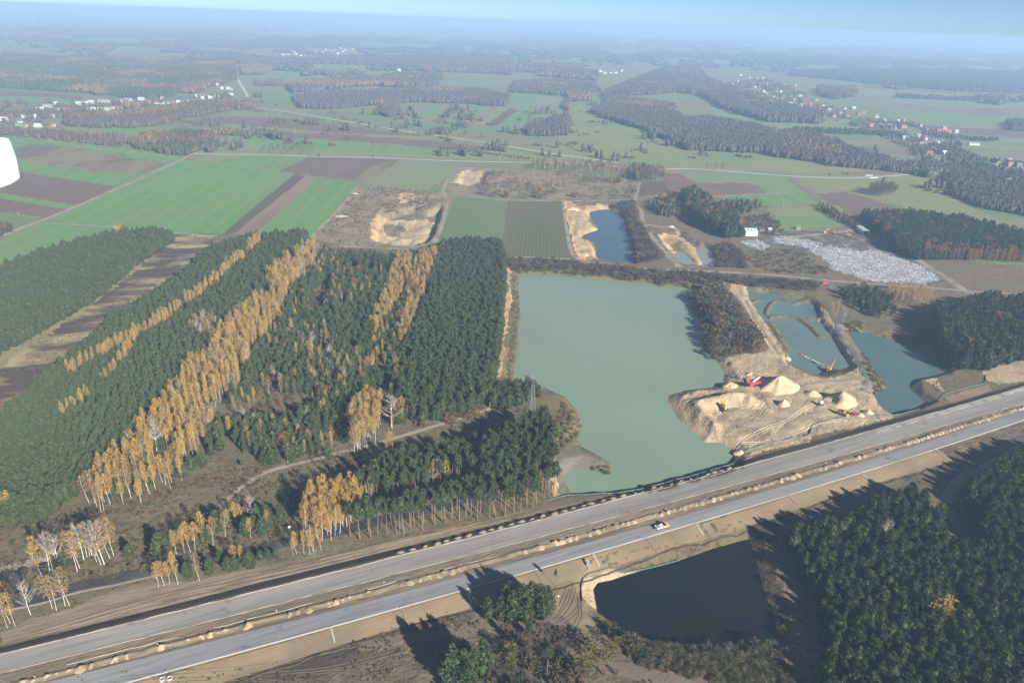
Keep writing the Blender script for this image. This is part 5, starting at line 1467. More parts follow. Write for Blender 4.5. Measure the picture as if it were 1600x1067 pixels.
# ------------------------------------------------------------------ far woods: hundreds of crowns each, too many and too far to count
def far_tree(i, mat, h, w, n, L, W, prof, z0=0.0, per=3):
    r = np.random.default_rng(700 + i)
    pf = prof(w)
    c, d = tuft_points(n, pf, z0, h, r, 0.5, 0.4, i)
    g = [cards(c, d, L, W, r, per, 0.6), core(pf, z0, h * .96, r, 0.75, 4, 6)]
    return [crown_mesh('far_crown', g, mat)]
FAR = {
 'g': [far_tree(i, L_TWIG, 14, 4.2, 26, 3.6, 1.1, egg) for i in range(3)],
 'p': [far_tree(10 + i, L_PINE, 14, 3.4, 26, 3.2, 1.8, ogive) for i in range(3)],
 'o': [far_tree(20 + i, L_FAROAK, 14, 4.0, 26, 3.2, 1.6, egg) for i in range(2)],
 'b': [far_tree(30 + i, L_FARBIRCH, 15, 3.2, 24, 3.2, 1.4, egg, 3) for i in range(2)],
 'r': [far_tree(40 + i, L_BRUSH, 13, 4.0, 26, 3.2, 1.5, egg) for i in range(2)],
 's': [far_tree(50 + i, L_BRUSH, 4, 3.0, 16, 2.2, 1.0, egg) for i in range(2)],
}
FORD = list(FAR)
FARV, FOFF = [], {}
for k in FORD:
    FOFF[k] = len(FARV)
    FARV += FAR[k]
def far_wood(name, label, mix, px, zmid=8.0, size=1.0, minsp=6.5, thin=None, dens=1.0, seed=None, mixnoise=120):
    r = np.random.default_rng(seed if seed is not None else int(abs(sum(px[0])) + abs(sum(px[-1]))))
    poly = PP(px, zmid)
    lo, hi = poly.min(0), poly.max(0)
    dist = float(np.median(np.hypot(poly[:, 0], poly[:, 1])))
    sp_ = max(minsp, 0.0036 * dist) / (dens * 1.18)
    n = min(int((hi[0] - lo[0]) * (hi[1] - lo[1]) / sp_ ** 2), 400000)
    x, y = r.uniform(lo[0], hi[0], n), r.uniform(lo[1], hi[1], n)
    k = inpoly(x + 18 * fbm(x, y, 40, 2, 5), y + 18 * fbm(x, y, 40, 2, 6), poly)
    if thin: k &= fbm(x, y, thin[0], 3, 61) > thin[1]
    x, y = x[k], y[k]
    names = list(mix)
    w = np.array([mix[q] for q in names], float)
    cum = np.cumsum(w) / w.sum()
    u = np.clip(0.5 + 1.15 * fbm(x, y, mixnoise, 3, 91) + r.normal(0, .16, len(x)), 0, 0.9999)
    pick = np.searchsorted(cum, u)
    zz = H(x, y)
    pts = []
    sc = max(0.9, sp_ / 6.8)
    for i in range(len(x)):
        kd = names[min(pick[i], len(names) - 1)]
        s = size * r.uniform(.75, 1.2)
        pts.append((x[i], y[i], zz[i] - .3, s * min(sc, 1.35), s * sc, r.uniform(0, 6.28), FOFF[kd] + int(r.integers(len(FAR[kd]))), 0, 0))
    if not pts: return
    return instancer(name, pts, FARV, label)
G = {'g': 9, 'r': .8, 'b': .35}
far_wood('distant_wood', 'wide green and rust mixed wood beyond the village', {'p': 5, 'g': 1.2, 'o': 2.2, 'b': 1.4}, [(-260,86),(0,86),(110,92),(220,90),(366,92),(370,118),(345,130),(300,140),(200,146),(120,141),(0,134),(-260,118)], dens=1.05)
far_wood('distant_wood', 'golden row of trees in front of the mixed wood', {'b': 3, 'o': 1}, [(132,138),(180,128),(215,127),(180,142),(160,146)])
far_wood('distant_wood', 'golden copse at the end of the mixed wood', {'b': 3, 'o': 2}, [(280,130),(312,130),(326,137),(300,143),(282,140)])
far_wood('distant_wood', 'dark pine belt behind the village houses', {'p': 1}, [(190,138),(250,135),(275,138),(270,148),(215,150),(185,148)])
far_wood('village_wood', 'brown and grey tree belt in front of the village', {'g': 4, 'r': 3, 'o': 2, 'b': 1}, [(100,186),(150,180),(215,171),(290,165),(365,157),(371,166),(330,174),(280,180),(250,190),(205,195),(150,193),(100,192)], size=1.1)
far_wood('village_wood', 'scattered bare trees between the village houses', {'g': 3, 's': 4, 'r': 2}, [(-100,170),(0,165),(90,160),(150,158),(220,154),(300,148),(365,142),(365,158),(290,164),(215,170),(100,184),(0,196),(-100,200)], size=.5, thin=(60, .08), dens=.7)
far_wood('village_wood', 'shrubby grey belt below the near village houses', {'g': 3, 's': 4, 'r': 2}, [(-120,196),(0,196),(60,200),(120,205),(190,208),(186,222),(130,219),(70,211),(0,206),(-120,202)], size=.8)
far_wood('copse', 'rounded green and rust copse between crop fields', {'p': 4, 'o': 2.5, 'r': 2, 'b': .5}, [(190,219),(218,210),(246,206),(290,203),(330,206),(347,216),(318,228),(290,236),(250,234),(215,228)], size=.95, mixnoise=60)
far_wood('copse', 'short orange row of trees beyond the copse', {'b': 2, 'r': 2}, [(320,201),(350,198),(388,203),(386,207),(345,206)], size=.7)
far_wood('copse', 'orange trees beside the village road', {'b': 2, 'r': 2}, [(366,158),(396,152),(402,164),(372,168)], size=.9)
far_wood('copse', 'small golden copse far above the strip fields', {'b': 3, 'g': 1}, [(372,106),(400,103),(420,108),(418,114),(385,114)])
far_wood('grey_wood', 'long grey leafless wood with golden edge in the middle distance', {'g': 7, 'r': .6, 'b': 1.5}, [(456,152),(500,145),(600,142),(700,138),(760,142),(796,150),(792,162),(760,162),(720,158),(640,156),(600,160),(545,164),(510,167),(470,165)], size=1.15)
far_wood('copse', 'pale golden clump in front of the long grey wood', {'b': 4, 'g': 2}, [(593,164),(622,158),(624,172),(615,179),(596,179)], size=1.1)
far_wood('grey_wood', 'grey and golden wood behind the long grey wood', {'g': 3, 'b': 2.2}, [(445,133),(500,126),(560,122),(594,121),(594,131),(540,134),(500,139),(455,142)])
far_wood('grey_wood', 'dark grey block of trees behind the long grey wood', {'g': 6, 'b': .5}, [(596,120),(640,117),(690,119),(684,132),(640,134),(598,133)], size=1.1)
far_wood('grey_wood', 'thin tree line left of the grey woods', {'g': 3, 'b': 2, 'p': 1}, [(395,126),(445,126),(448,131),(400,131)], size=.8)
far_wood('grey_wood', 'grey wood under the far white village', {'g': 6, 'r': 1.4}, [(372,88),(430,92),(500,92),(580,88),(640,90),(720,92),(800,88),(800,116),(740,110),(660,104),(600,100),(500,98),(420,98),(372,97)])
far_wood('grey_wood', 'grey wood with golden specks around scattered houses', {'g': 5, 'b': 2}, [(655,105),(740,98),(800,98),(860,100),(935,112),(936,124),(880,120),(820,115),(740,112),(660,110)], thin=(180, -.15))
far_wood('grey_wood', 'grey wood crossing the pale meadows', G, [(800,130),(850,126),(930,130),(935,142),(905,146),(870,146),(800,141)])
far_wood('copse', 'rusty golden copse at the hedge end', {'b': 3, 'o': 2, 'g': 1}, [(882,144),(920,146),(926,155),(890,156)])
far_wood('hedge', 'narrow grey hedge line running down to the grey clump', G, [(883,154),(889,154),(891,206),(884,206)], size=.8)
far_wood('grey_wood', 'small grey clump at the foot of the hedge', {'g': 5}, [(822,198),(848,190),(866,182),(888,186),(889,204),(866,208),(828,207)], size=1.15)
far_wood('grey_wood', 'large grey leafless wood spreading over the meadows', G, [(924,172),(955,158),(985,153),(1050,163),(1060,184),(1110,184),(1160,192),(1210,202),(1215,234),(1140,232),(1072,229),(1030,208),(990,194),(950,182)], size=1.1)
far_wood('grey_wood', 'grey wood running beside the large village', G, [(1000,122),(1030,110),(1070,103),(1096,110),(1106,124),(1150,142),(1210,166),(1285,176),(1286,190),(1200,186),(1145,172),(1095,146),(1060,142),(980,147),(940,148),(965,136)], size=1.1)
far_wood('grey_wood', 'grey scrub patch on the pale meadow', {'g': 4, 's': 3}, [(940,150),(975,142),(980,150),(945,156)], size=.7)
far_wood('grey_wood', 'grey wood below the village gardens', G, [(1195,206),(1240,203),(1300,216),(1350,236),(1400,250),(1395,262),(1330,256),(1260,246),(1200,236)], size=1.0, thin=(150, -.3))
far_wood('grey_wood', 'dark grey wood behind the white road', {'g': 8, 'r': 1}, [(1470,272),(1500,262),(1540,262),(1600,272),(1700,285),(1700,350),(1600,330),(1540,318),(1490,298)], size=.8, dens=1.25)
far_wood('grey_wood', 'brown scrub and trees along the brook by the white road', {'g': 4, 's': 4, 'r': 2}, [(1395,250),(1450,245),(1520,255),(1600,262),(1600,272),(1500,266),(1440,268),(1390,262)], size=.7, thin=(60, -.1))
far_wood('village_wood', 'bare garden trees of the large village', {'g': 4, 's': 4, 'b': .7}, [(1130,128),(1200,122),(1250,140),(1290,160),(1340,180),(1420,190),(1500,205),(1495,230),(1450,245),(1400,220),(1350,196),(1290,182),(1230,170),(1180,150)], size=.55, thin=(50, -.06), dens=.8)
far_wood('village_wood', 'bare garden trees of the houses by the white road', {'g': 4, 's': 3, 'p': .5}, [(1480,225),(1540,245),(1600,250),(1700,262),(1700,280),(1600,270),(1540,262),(1490,245)], size=.75, thin=(60, .0))
far_wood('hedge', 'dark evergreen hedge belt across the fields below the village', {'p': 1}, [(1240,197),(1330,200),(1400,204),(1400,208),(1320,205),(1240,202)], size=.7)
far_wood('hedge', 'dark evergreen hedge belt beyond the village', {'p': 1}, [(1465,207),(1558,213),(1558,217),(1465,211)], size=.6)
far_wood('hedge', 'thin evergreen line on the far grey fields', {'p': 1}, [(1398,148),(1560,155),(1560,157),(1398,150)], size=.8)
far_wood('grey_wood', 'far blue forest on the plain beyond the grey fields', {'p': 4, 'o': 1, 'g': 3}, [(1235,112),(1330,110),(1420,108),(1700,116),(1700,146),(1500,140),(1400,133),(1320,124),(1240,117)], dens=.9)
far_wood('grey_wood', 'small far wood beside the grey fields', {'g': 3, 'p': 1, 'b': 1}, [(1276,136),(1335,138),(1338,148),(1300,152),(1280,146)])
far_wood('grey_wood', 'leafless trees at the edge of the far plain', G, [(1575,190),(1590,188),(1620,192),(1610,200),(1580,200)])
# the plain beyond: belts of wood, one object each
bands = [(-100,44,420,50,'rust coloured belt of forest on the far plain',{'o': 3, 'g': 3, 'p': 1}), (-60,53,110,66,'golden far wood at the plain edge',{'o': 3, 'g': 2, 'b': 1}),
 (85,52,400,60,'long rusty far wood beyond the mixed wood',{'o': 3, 'g': 3, 'p': .6}), (100,68,176,80,'small far rusty wood',{'g': 3, 'o': 2}), (225,64,430,76,'far rusty wood above the meadow',{'o': 3, 'g': 3}),
 (300,84,378,88,'thin far belt behind the mixed wood',{'g': 3, 'p': 1}), (400,56,640,70,'far rust and grey forest belt',{'o': 3, 'g': 4, 'p': 1}), (400,64,560,74,'far grey belt above the white village',{'g': 4}),
 (560,74,700,84,'far grey belt beside the white village',{'g': 4, 'p': 1}), (700,66,850,76,'far bluish belt on the plain',{'g': 4, 'p': 2}), (690,84,760,92,'far grey copse',{'g': 4}),
 (800,76,930,90,'far grey wood above the pale meadows',{'g': 4}), (870,68,970,78,'far bluish copse',{'g': 3, 'p': 1}), (960,90,1020,97,'far grey block on pale meadow',{'g': 3}), (800,56,970,66,'far bluish long belt',{'p': 2, 'g': 3}),
 (1000,60,1200,74,'far blue forest on the horizon plain',{'p': 2, 'g': 3}), (1030,82,1190,94,'far grey belt behind the large village',{'g': 3, 'p': 1}), (1145,95,1240,104,'far grey block above the village',{'g': 3, 'p': 1}),
 (1190,84,1420,104,'far blue wood with rusty specks',{'g': 3, 'p': 2, 'o': .6}), (1240,72,1440,82,'far faint belt near the horizon',{'p': 2, 'g': 2}), (1400,92,1640,106,'far blue forest at the plain edge',{'p': 2, 'g': 3}), (1460,82,1640,92,'faint forest line near the horizon',{'p': 2, 'g': 2}),
 (60,28,400,36,'faintest forest line near the hazy horizon',{'g': 2, 'p': 2}), (430,36,700,44,'faint grey forest line in haze',{'g': 2, 'p': 2}), (650,44,900,52,'faint blue forest line in haze',{'g': 2, 'p': 2})]
for i, (x0, y0, x1, y1, lab, mix) in enumerate(bands):
    r = np.random.default_rng(900 + i)
    n = 9
    k = (y1 - y0)
    top = [(x0 + (x1 - x0) * j / n, y0 + k * r.uniform(0, .5)) for j in range(n + 1)]
    bot = [(x0 + (x1 - x0) * j / n, y1 - k * r.uniform(0, .5)) for j in range(n, -1, -1)]
    far_wood('far_forest', lab, mix, top + bot, 8.0, 1.15, 9, None, 0.8, seed=40 + i, mixnoise=400)

far_wood('field_trees', 'scattered bushes and small trees among the strip fields', {'s': 5, 'g': 2, 'p': .7}, [(-100,160),(400,150),(460,168),(800,168),(900,160),(1100,180),(1240,238),(1000,262),(700,250),(560,246),(300,238),(345,200),(-100,205)], 2.0, .75, thin=(35, .34), dens=.6, seed=71)
far_wood('field_trees', 'scattered bushes and hedge trees on the far plain', {'s': 2, 'g': 4, 'p': 1}, [(-200,70),(700,60),(1700,90),(1700,200),(1350,130),(1000,100),(600,120),(-200,150)], 2.0, 1.0, thin=(160, .30), dens=.55, seed=72)
far_wood('field_trees', 'scattered bushes on the fields by the white road', {'s': 4, 'g': 3}, [(1250,215),(1480,250),(1700,300),(1700,360),(1470,300),(1240,270)], 2.0, .7, thin=(35, .36), dens=.6, seed=73)

# ------------------------------------------------------------------ paints and materials of things
Y_PAINT = plain('yellow machine paint', (0.62, 0.36, 0.03), 0.5, c2=(0.45, 0.26, 0.04))
R_PAINT = plain('red machine paint', (0.62, 0.06, 0.04), 0.45, c2=(0.45, 0.05, 0.04))
WHITE = plain('white paint', (0.78, 0.78, 0.76), 0.5, c2=(0.66, 0.66, 0.64))
DKSTEEL = plain('dark steel', (0.045, 0.045, 0.048), 0.6, c2=(0.07, 0.06, 0.05))
RUBBER = plain('black rubber', (0.022, 0.022, 0.024), 0.85)
GLASSM = plain('dark window glass', (0.02, 0.028, 0.035), 0.1, spec=0.6)
STEELG = plain('galvanised steel', (0.22, 0.225, 0.225), 0.6, c2=(0.15, 0.155, 0.155))
CONC = plain('concrete', (0.42, 0.41, 0.38), 0.9, c2=(0.32, 0.31, 0.29))
WOODP = plain('weathered pole', (0.46, 0.44, 0.40), 0.9)
REDCAR = plain('red car paint', (0.36, 0.03, 0.06), 0.3, spec=0.5)
CARGO = plain('brown cargo', (0.34, 0.23, 0.17), 0.8)
GREENNET = plain('green silt netting', (0.055, 0.095, 0.082), 0.95, c2=(0.08, 0.12, 0.105))
SHEETW = plain('white sheet cladding', (0.80, 0.80, 0.79), 0.45, c2=(0.72, 0.73, 0.73))
SHEETB = plain('pale blue sheet roof', (0.42, 0.55, 0.62), 0.45, c2=(0.36, 0.48, 0.55))
SHEETG = plain('pale grey sheet roof', (0.55, 0.58, 0.60), 0.5)
M_MOUND = ground_mat('tipped soil', (0.27, 0.20, 0.12), (0.36, 0.27, 0.165), (0.20, 0.15, 0.09), s1=3, s2=0.7, s3=12, bump=0.6, bscale=0.5)
M_HEAP = ground_mat('washed sand', (0.41, 0.318, 0.192), (0.47, 0.37, 0.23), (0.35, 0.27, 0.165), s1=5, s2=0.9, s3=10, bump=0.5, bscale=0.8)
M_SOILMOUND = ground_mat('dark tipped soil', (0.16, 0.12, 0.08), (0.25, 0.19, 0.125), None, s1=3, s2=0.7, bump=0.6, bscale=0.5)

# ------------------------------------------------------------------ heaps and mounds of sand
def heap_mesh(name, rx, ry, h, mat, seed, na=40, nr=12, ridge=0.0, gully=0.14, notch=None, power=1.0):
    r = np.random.default_rng(seed)
    V, F = [(0, 0, h)], []
    ph = r.uniform(0, 50)
    for j in range(1, nr + 1):
        t = j / nr
        for i in range(na):
            th = 2 * math.pi * i / na
            c, s = math.cos(th), math.sin(th)
            k = 1 + gully * 2 * float(vnoise(np.array([c * 2.2 + ph]), np.array([s * 2.2 + 4.0]), seed)[0]) + gully * float(vnoise(np.array([c * 6 + ph]), np.array([s * 6]), seed + 1)[0])
            x, y = c * rx * t * k + ridge * c * (1 if t < 1 else 1), s * ry * t * k
            z = h * (1 - t ** power) if t < 1 else -0.6
            z += h * 0.09 * t * float(vnoise(np.array([c * 9 + ph]), np.array([s * 9 + t * .8]), seed + 7)[0]) * (1 if t < 1 else 0)
            z += h * 0.07 * float(vnoise(np.array([x * .7 + ph]), np.array([y * .7]), seed + 2)[0]) * (1 - t)
            if notch is not None:
                dx, dy, nr_, nd_ = notch
                z -= nd_ * max(0.0, 1 - math.hypot(x - dx, y - dy) / nr_) if t < 1 else 0
                z = max(z, 0.0) if t < 1 else z
            V.append((x, y, z))
    for i in range(na):
        F.append((0, 1 + i, 1 + (i + 1) % na))
    for j in range(nr - 1):
        for i in range(na):
            a, b = 1 + j * na + i, 1 + j * na + (i + 1) % na
            F += [(a, a + na, b + na), (a, b + na, b)]
    return mesh_np(name, V, F, mat, True)
def heap(label, px, py, rx, ry, h, rz=0.0, seed=1, group=None, **kw):
    x, y = P(px, py, -0.0)
    o = link('sand_heap', heap_mesh('sand_heap', rx, ry, h, M_HEAP, seed, **kw), None, (x, y, H1(x, y) - 0.25), rz)
    return tag(o, label, 'sand heap', group)
heap('largest pale sand heap, behind the red screening machine', 1216, 603, 14.5, 12.5, 8.4, 0.5, 3, ridge=1.5)
heap('pale sand heap with a dug out side, beside the white tank', 1314, 627, 11.8, 10.5, 7.8, 0.3, 4, notch=(-6.0, 0.5, 6.0, 3.6), ridge=1.0)
heap('small sand heap with dark wet spoil around it', 1224, 632, 5.0, 4.2, 4.2, 0.2, 5)
heap('low sand heap touching the dug out heap', 1269, 616, 5.4, 4.4, 3.2, 0.2, 6)
heap('small sand heap beside the red car on the shore', 1356, 645, 4.6, 3.6, 3.0, 0.0, 7)
heap('lowest sand heap on the shore by the red car', 1344, 650, 3.0, 2.6, 1.7, 0.0, 8)
heap('flat pale sand heap at the tip of the yard by the lake', 1158, 703, 5.0, 3.4, 1.6, 0.3, 9)
heap('small clean sand heap below the bank of the haul road pond', 1231, 556, 3.2, 2.6, 2.0, 0.0, 10)
heap('rough sand heap on the lake shore by the yard', 1140, 602, 5.5, 4.0, 2.6, 0.4, 11, gully=.22)
heap('lumpy sand heap beside the conveyor tail', 1172, 585, 4.6, 2.6, 1.8, 0.4, 12, gully=.25)
heap('white sand pile in the old pit, upper one', 556, 303, 6, 4, 1.6, 0, 13)
heap('white sand pile in the old pit, wider one', 533, 338, 9, 6, 1.8, 0, 14)
heap('pale sand heap by the track above the pit pond', 1049, 355, 5.0, 4.0, 2.6, 0, 15)
heap('pale sand heap among the golden faces of the blue pond', 895, 328, 9, 6, 3.2, 0, 16, gully=.25)
heap('long sand heap at the low end of the blue pond', 915, 398, 7, 5, 2.6, 0, 17, gully=.25)

mounds = [heap_mesh('sand_mound', 2.2, 1.9, 1.7, M_MOUND, 40 + i, 12, 4, gully=.28, power=.85) for i in range(5)]
ml = PP([(40,1066),(400,973),(425,964),(750,879),(825,860),(1037,802),(1200,756),(1400,696),(1600,636)], ZH + .3)
ms, mt = to_st(ml[:, 0], ml[:, 1])
mfit = np.polyfit(ms, mt, 2)
kerb(lambda s: np.polyval(mfit, s), 2.6, 0.42, M_MED, -330, 1250, 'soil_ridge', 0.9)
kerb(lambda s: np.polyval(mfit, s) - .2, 1.5, 0.5, M_MOUND, -330, 1250, 'soil_ridge', 1.4)
rm = np.random.default_rng(99)
s = ms.min() - 8
gaps = [to_st(*P(x, y, ZH))[0] for x, y in [(222, 1021), (430, 961), (765, 873), (600, 918), (1260, 737), (1320, 719)]]
while s < ms.max() + 15:
    s += rm.uniform(2.6, 4.4) if s < 450 else rm.uniform(3.5, 4.6)
    if any(abs(s - g) < (9 if k == 2 else 3.5) for k, g in enumerate(gaps)): continue
    t = np.polyval(mfit, s) + rm.normal(0, .3)
    x, y = from_st(s, t)
    k = rm.uniform(.6, 1.2)
    o = link('sand_mound', mounds[int(rm.integers(5))], None, (x, y, ZH - .02), rm.uniform(0, 6.28))
    o.scale = (k * rm.uniform(.8, 1.35), k, k * rm.uniform(.55, 1.0))
    o.rotation_euler[2] = HANG + rm.normal(0, .5)
    tag(o, 'sandy soil mound in the row along the motorway median', 'soil mound', 'soil mounds along the motorway median')
dmounds = [heap_mesh('dark_soil_mound', 2.2, 1.3, 1.0, M_SOILMOUND, 60 + i, 12, 4, gully=.25) for i in range(4)]
s, s1 = to_st(*P(612, 868, ZH))[0], to_st(*P(1150, 733, ZH))[0]
while s < s1:
    s += rm.uniform(4.2, 7.0)
    x, y = from_st(s, E('UE', s) + rm.uniform(1.6, 2.3))
    o = link('dark_soil_mound', dmounds[int(rm.integers(4))], None, (x, y, H1(x, y) - .02), HANG + rm.normal(0, .2))
    k = rm.uniform(.8, 1.25)
    o.scale = (k, k, k)
    tag(o, 'dark soil mound on the shoulder beside the upper carriageway', 'soil mound', 'soil mounds on the upper shoulder')

# ------------------------------------------------------------------ buildings
ROOFS = {'red': plain('red roof', (0.24, 0.06, 0.05), 0.7), 'orange': plain('orange tile roof', (0.28, 0.125, 0.075), 0.8), 'grey': plain('grey roof', (0.20, 0.20, 0.205), 0.7),
         'white': plain('light roof', (0.38, 0.39, 0.40), 0.7), 'dark': plain('dark roof', (0.06, 0.055, 0.055), 0.7), 'blue': plain('blue roof', (0.07, 0.11, 0.20), 0.6), 'green': plain('green roof', (0.06, 0.22, 0.11), 0.6),
         'brown': plain('brown roof', (0.17, 0.09, 0.065), 0.8), 'turquoise': plain('turquoise roof', (0.16, 0.48, 0.42), 0.6), 'paleblue': SHEETB}
WALLS = {'white': plain('white plaster', (0.50, 0.485, 0.45), 0.9), 'cream': plain('cream plaster', (0.50, 0.44, 0.32), 0.9), 'yellow': plain('yellow plaster', (0.52, 0.40, 0.15), 0.9),
         'peach': plain('peach plaster', (0.44, 0.31, 0.23), 0.9), 'orange': plain('orange plaster', (0.46, 0.25, 0.13), 0.9), 'brick': plain('red brick', (0.32, 0.13, 0.09), 0.9), 'grey': plain('grey block wall', (0.34, 0.33, 0.32), 0.9)}
HM = {}
def house_parts(w, l, h, rh, wall, roof):
    key = (w, l, h, rh, wall, roof)
    if key in HM: return HM[key]
    x, y = w / 2, l / 2
    wm = MB()
    wm.add([(-x, -y, -1), (x, -y, -1), (x, y, -1), (-x, y, -1), (-x, -y, h), (x, -y, h), (x, y, h), (-x, y, h), (-x, 0, h + rh - .15), (x, 0, h + rh - .15)],
           [(0, 1, 5, 4), (2, 3, 7, 6), (1, 2, 6, 9, 5), (3, 0, 4, 8, 7)])
    rmb = MB()
    e, ov, th = 0.5, 0.5, 0.22
    sl = rh / y
    prof = [(-y - e, h - e * sl), (0, h + rh), (y + e, h - e * sl), (y + e, h - e * sl + th), (0, h + rh + th), (-y - e, h - e * sl + th)]
    vs_ = [(-x - ov, p[0], p[1]) for p in prof] + [(x + ov, p[0], p[1]) for p in prof]
    rmb.add(vs_, [(0, 1, 7, 6), (1, 2, 8, 7), (2, 3, 9, 8), (3, 4, 10, 9), (4, 5, 11, 10), (5, 0, 6, 11), (0, 5, 4, 1), (1, 4, 3, 2), (6, 7, 10, 11), (7, 8, 9, 10)])
    ch = MB().box((w * .2, y * .25, h + rh * 1.05), (.7, .7, 1.6))
    wn_ = MB().box((0, -y - .02, h * .5), (w * .16, .08, h * .36))
    dr = MB().box((0, -y - .02, h * .32), (1.3, .1, h * .7))
    HM[key] = (wm.mesh('house_wall', WALLS[wall]), rmb.mesh('house_roof', ROOFS[roof]), ch.mesh('house_chimney', WALLS['brick']), wn_.mesh('house_window', GLASSM), dr.mesh('house_door', ROOFS['brown']))
    return HM[key]
LAB = {}
def house(px, py, label, wall, roof, w=10, l=9, h=4.2, rh=3.2, rz=0.1, group=None, detail=True, name='house', cat='house'):
    x, y = P(px, py)
    root = thing(name, label, cat, (x, y, 0.0), rz, group)
    p = house_parts(w, l, h, rh, wall, roof)
    link('wall', p[0], root)
    rf = link('roof', p[1], root)
    if detail:
        link('chimney', p[2], rf)
        for k in (-.28, .28):
            link('window', p[3], root, (w * k, 0, 0))
        link('door', p[4], root)
    return root
VIL = 'houses of the village by the mixed wood'
near_village = [
 (5,189,'white','white',16,10,'big white house at the very edge of the near village'),(38,184,'white','grey',9,9,'white house with grey roof near the big white house'),(58,184,'cream','white',9,9,'cream house with pale gable standing apart on its lawn'),
 (32,192,'white','blue',9,8,'white cottage with a blue roof'),(28,198,'cream','green',8,9,'cream house with green roof, first of the green pair'),(39,199,'orange','green',9,9,'orange house with green roof, second of the green pair'),(60,199,'white','paleblue',11,10,'house with pale blue grey hipped roof near the crop field'),
 (83,198,'peach','brown',8,7,'small peach house alone among grey trees'),(85,184,'white','grey',10,9,'white house with grey roof at the garden edge'),(63,173,'white','paleblue',13,10,'large pale blue roofed house by the dark bushes'),
 (75,168,'grey','grey',18,9,'long grey barn above the pale blue house'),(88,164,'white','white',7,6,'small white shed by the far lane'),(93,175,'grey','white',11,8,'grey farm building with pale roof'),(104,173,'brick','brown',12,9,'brick barn with brown roof'),
 (116,174,'orange','blue',11,10,'orange house with dark blue roof'),(136,173,'orange','brown',8,8,'bright orange house beside a white wall'),(146,173,'white','white',9,6,'low white building next to the bright orange house'),
 (130,164,'grey','white',30,10,'long pale roofed farm shed'),(143,162,'grey','white',14,9,'pale roofed shed at the end of the long farm shed'),(156,170,'cream','dark',9,9,'cream house with black roof'),(167,171,'yellow','brown',11,8,'yellow house beside the turquoise roof'),
 (169,174,'white','turquoise',9,6,'low building with bright turquoise roof'),(178,170,'white','red',10,9,'white house with red roof above the turquoise building'),(187,171,'white','red',11,9,'red roofed house with white gable by the golden tree'),
 (163,160,'grey','grey',26,11,'long grey farm shed behind the yellow house'),(184,160,'grey','grey',24,11,'second long grey farm shed behind the golden tree'),(214,165,'brick','red',12,9,'dark red roofed house beside the golden tree'),(221,157,'white','white',14,9,'white roofed barn in the middle of the village'),
 (244,163,'white','red',12,10,'white house with bright red roof in the village middle'),(254,163,'cream','dark',9,9,'cream gabled house beside the bright red roof'),(262,163,'cream','green',8,8,'cream house with dull green roof'),(270,161,'brick','red',11,9,'red house beside the dull green roof'),
 (279,161,'white','white',9,9,'white house in the row at the tree belt'),(290,160,'white','blue',12,10,'white house with blue grey roof at the row end'),(294,163,'yellow','brown',8,7,'small yellow house at the row end'),(254,155,'white','grey',8,7,'small white house on the green plot'),
 (306,152,'white','white',7,6,'small white house past the row end'),(318,150,'peach','brown',14,8,'long peach house up the village road'),(317,155,'white','white',8,8,'white house below the long peach house'),(328,154,'white','white',11,8,'white barn beside the big red roof'),
 (338,152,'peach','red',18,11,'wide house with a big red roof at the village end'),(361,150,'white','paleblue',12,10,'pale blue roofed house near the village road'),(347,140,'white','white',8,8,'small white house by the orange trees'),(357,140,'white','white',12,10,'bright white house with cream gable by the orange trees'),
 (362,141,'cream','brown',7,7,'small cream house behind the bright white house'),(326,132,'white','white',16,9,'white long barn inside the wood edge'),(340,134,'white','white',7,6,'tiny white shed inside the wood edge'),(200,158,'grey','grey',18,10,'grey shed roof beside the golden tree'),(232,161,'brick','brown',14,9,'brown barn between the red roofs')]
rh_ = np.random.default_rng(12)
for px, py, wl_, rf_, w, l, lab in near_village:
    house(px, py, lab, wl_, rf_, w, l, 4.0 if w < 14 else 4.6, 3.0, 0.25 + rh_.normal(0, .25), VIL)
single_gold = thing('golden_tree', 'big round golden tree among the village houses', 'tree', (*P(201, 172), 0), 0, None, (2.6, 2.6, 2.1))
link('trunk', OAKGOLD[0][0], single_gold); link('crown', OAKGOLD[0][1], single_gold)
VIL2 = 'houses of the large far village'
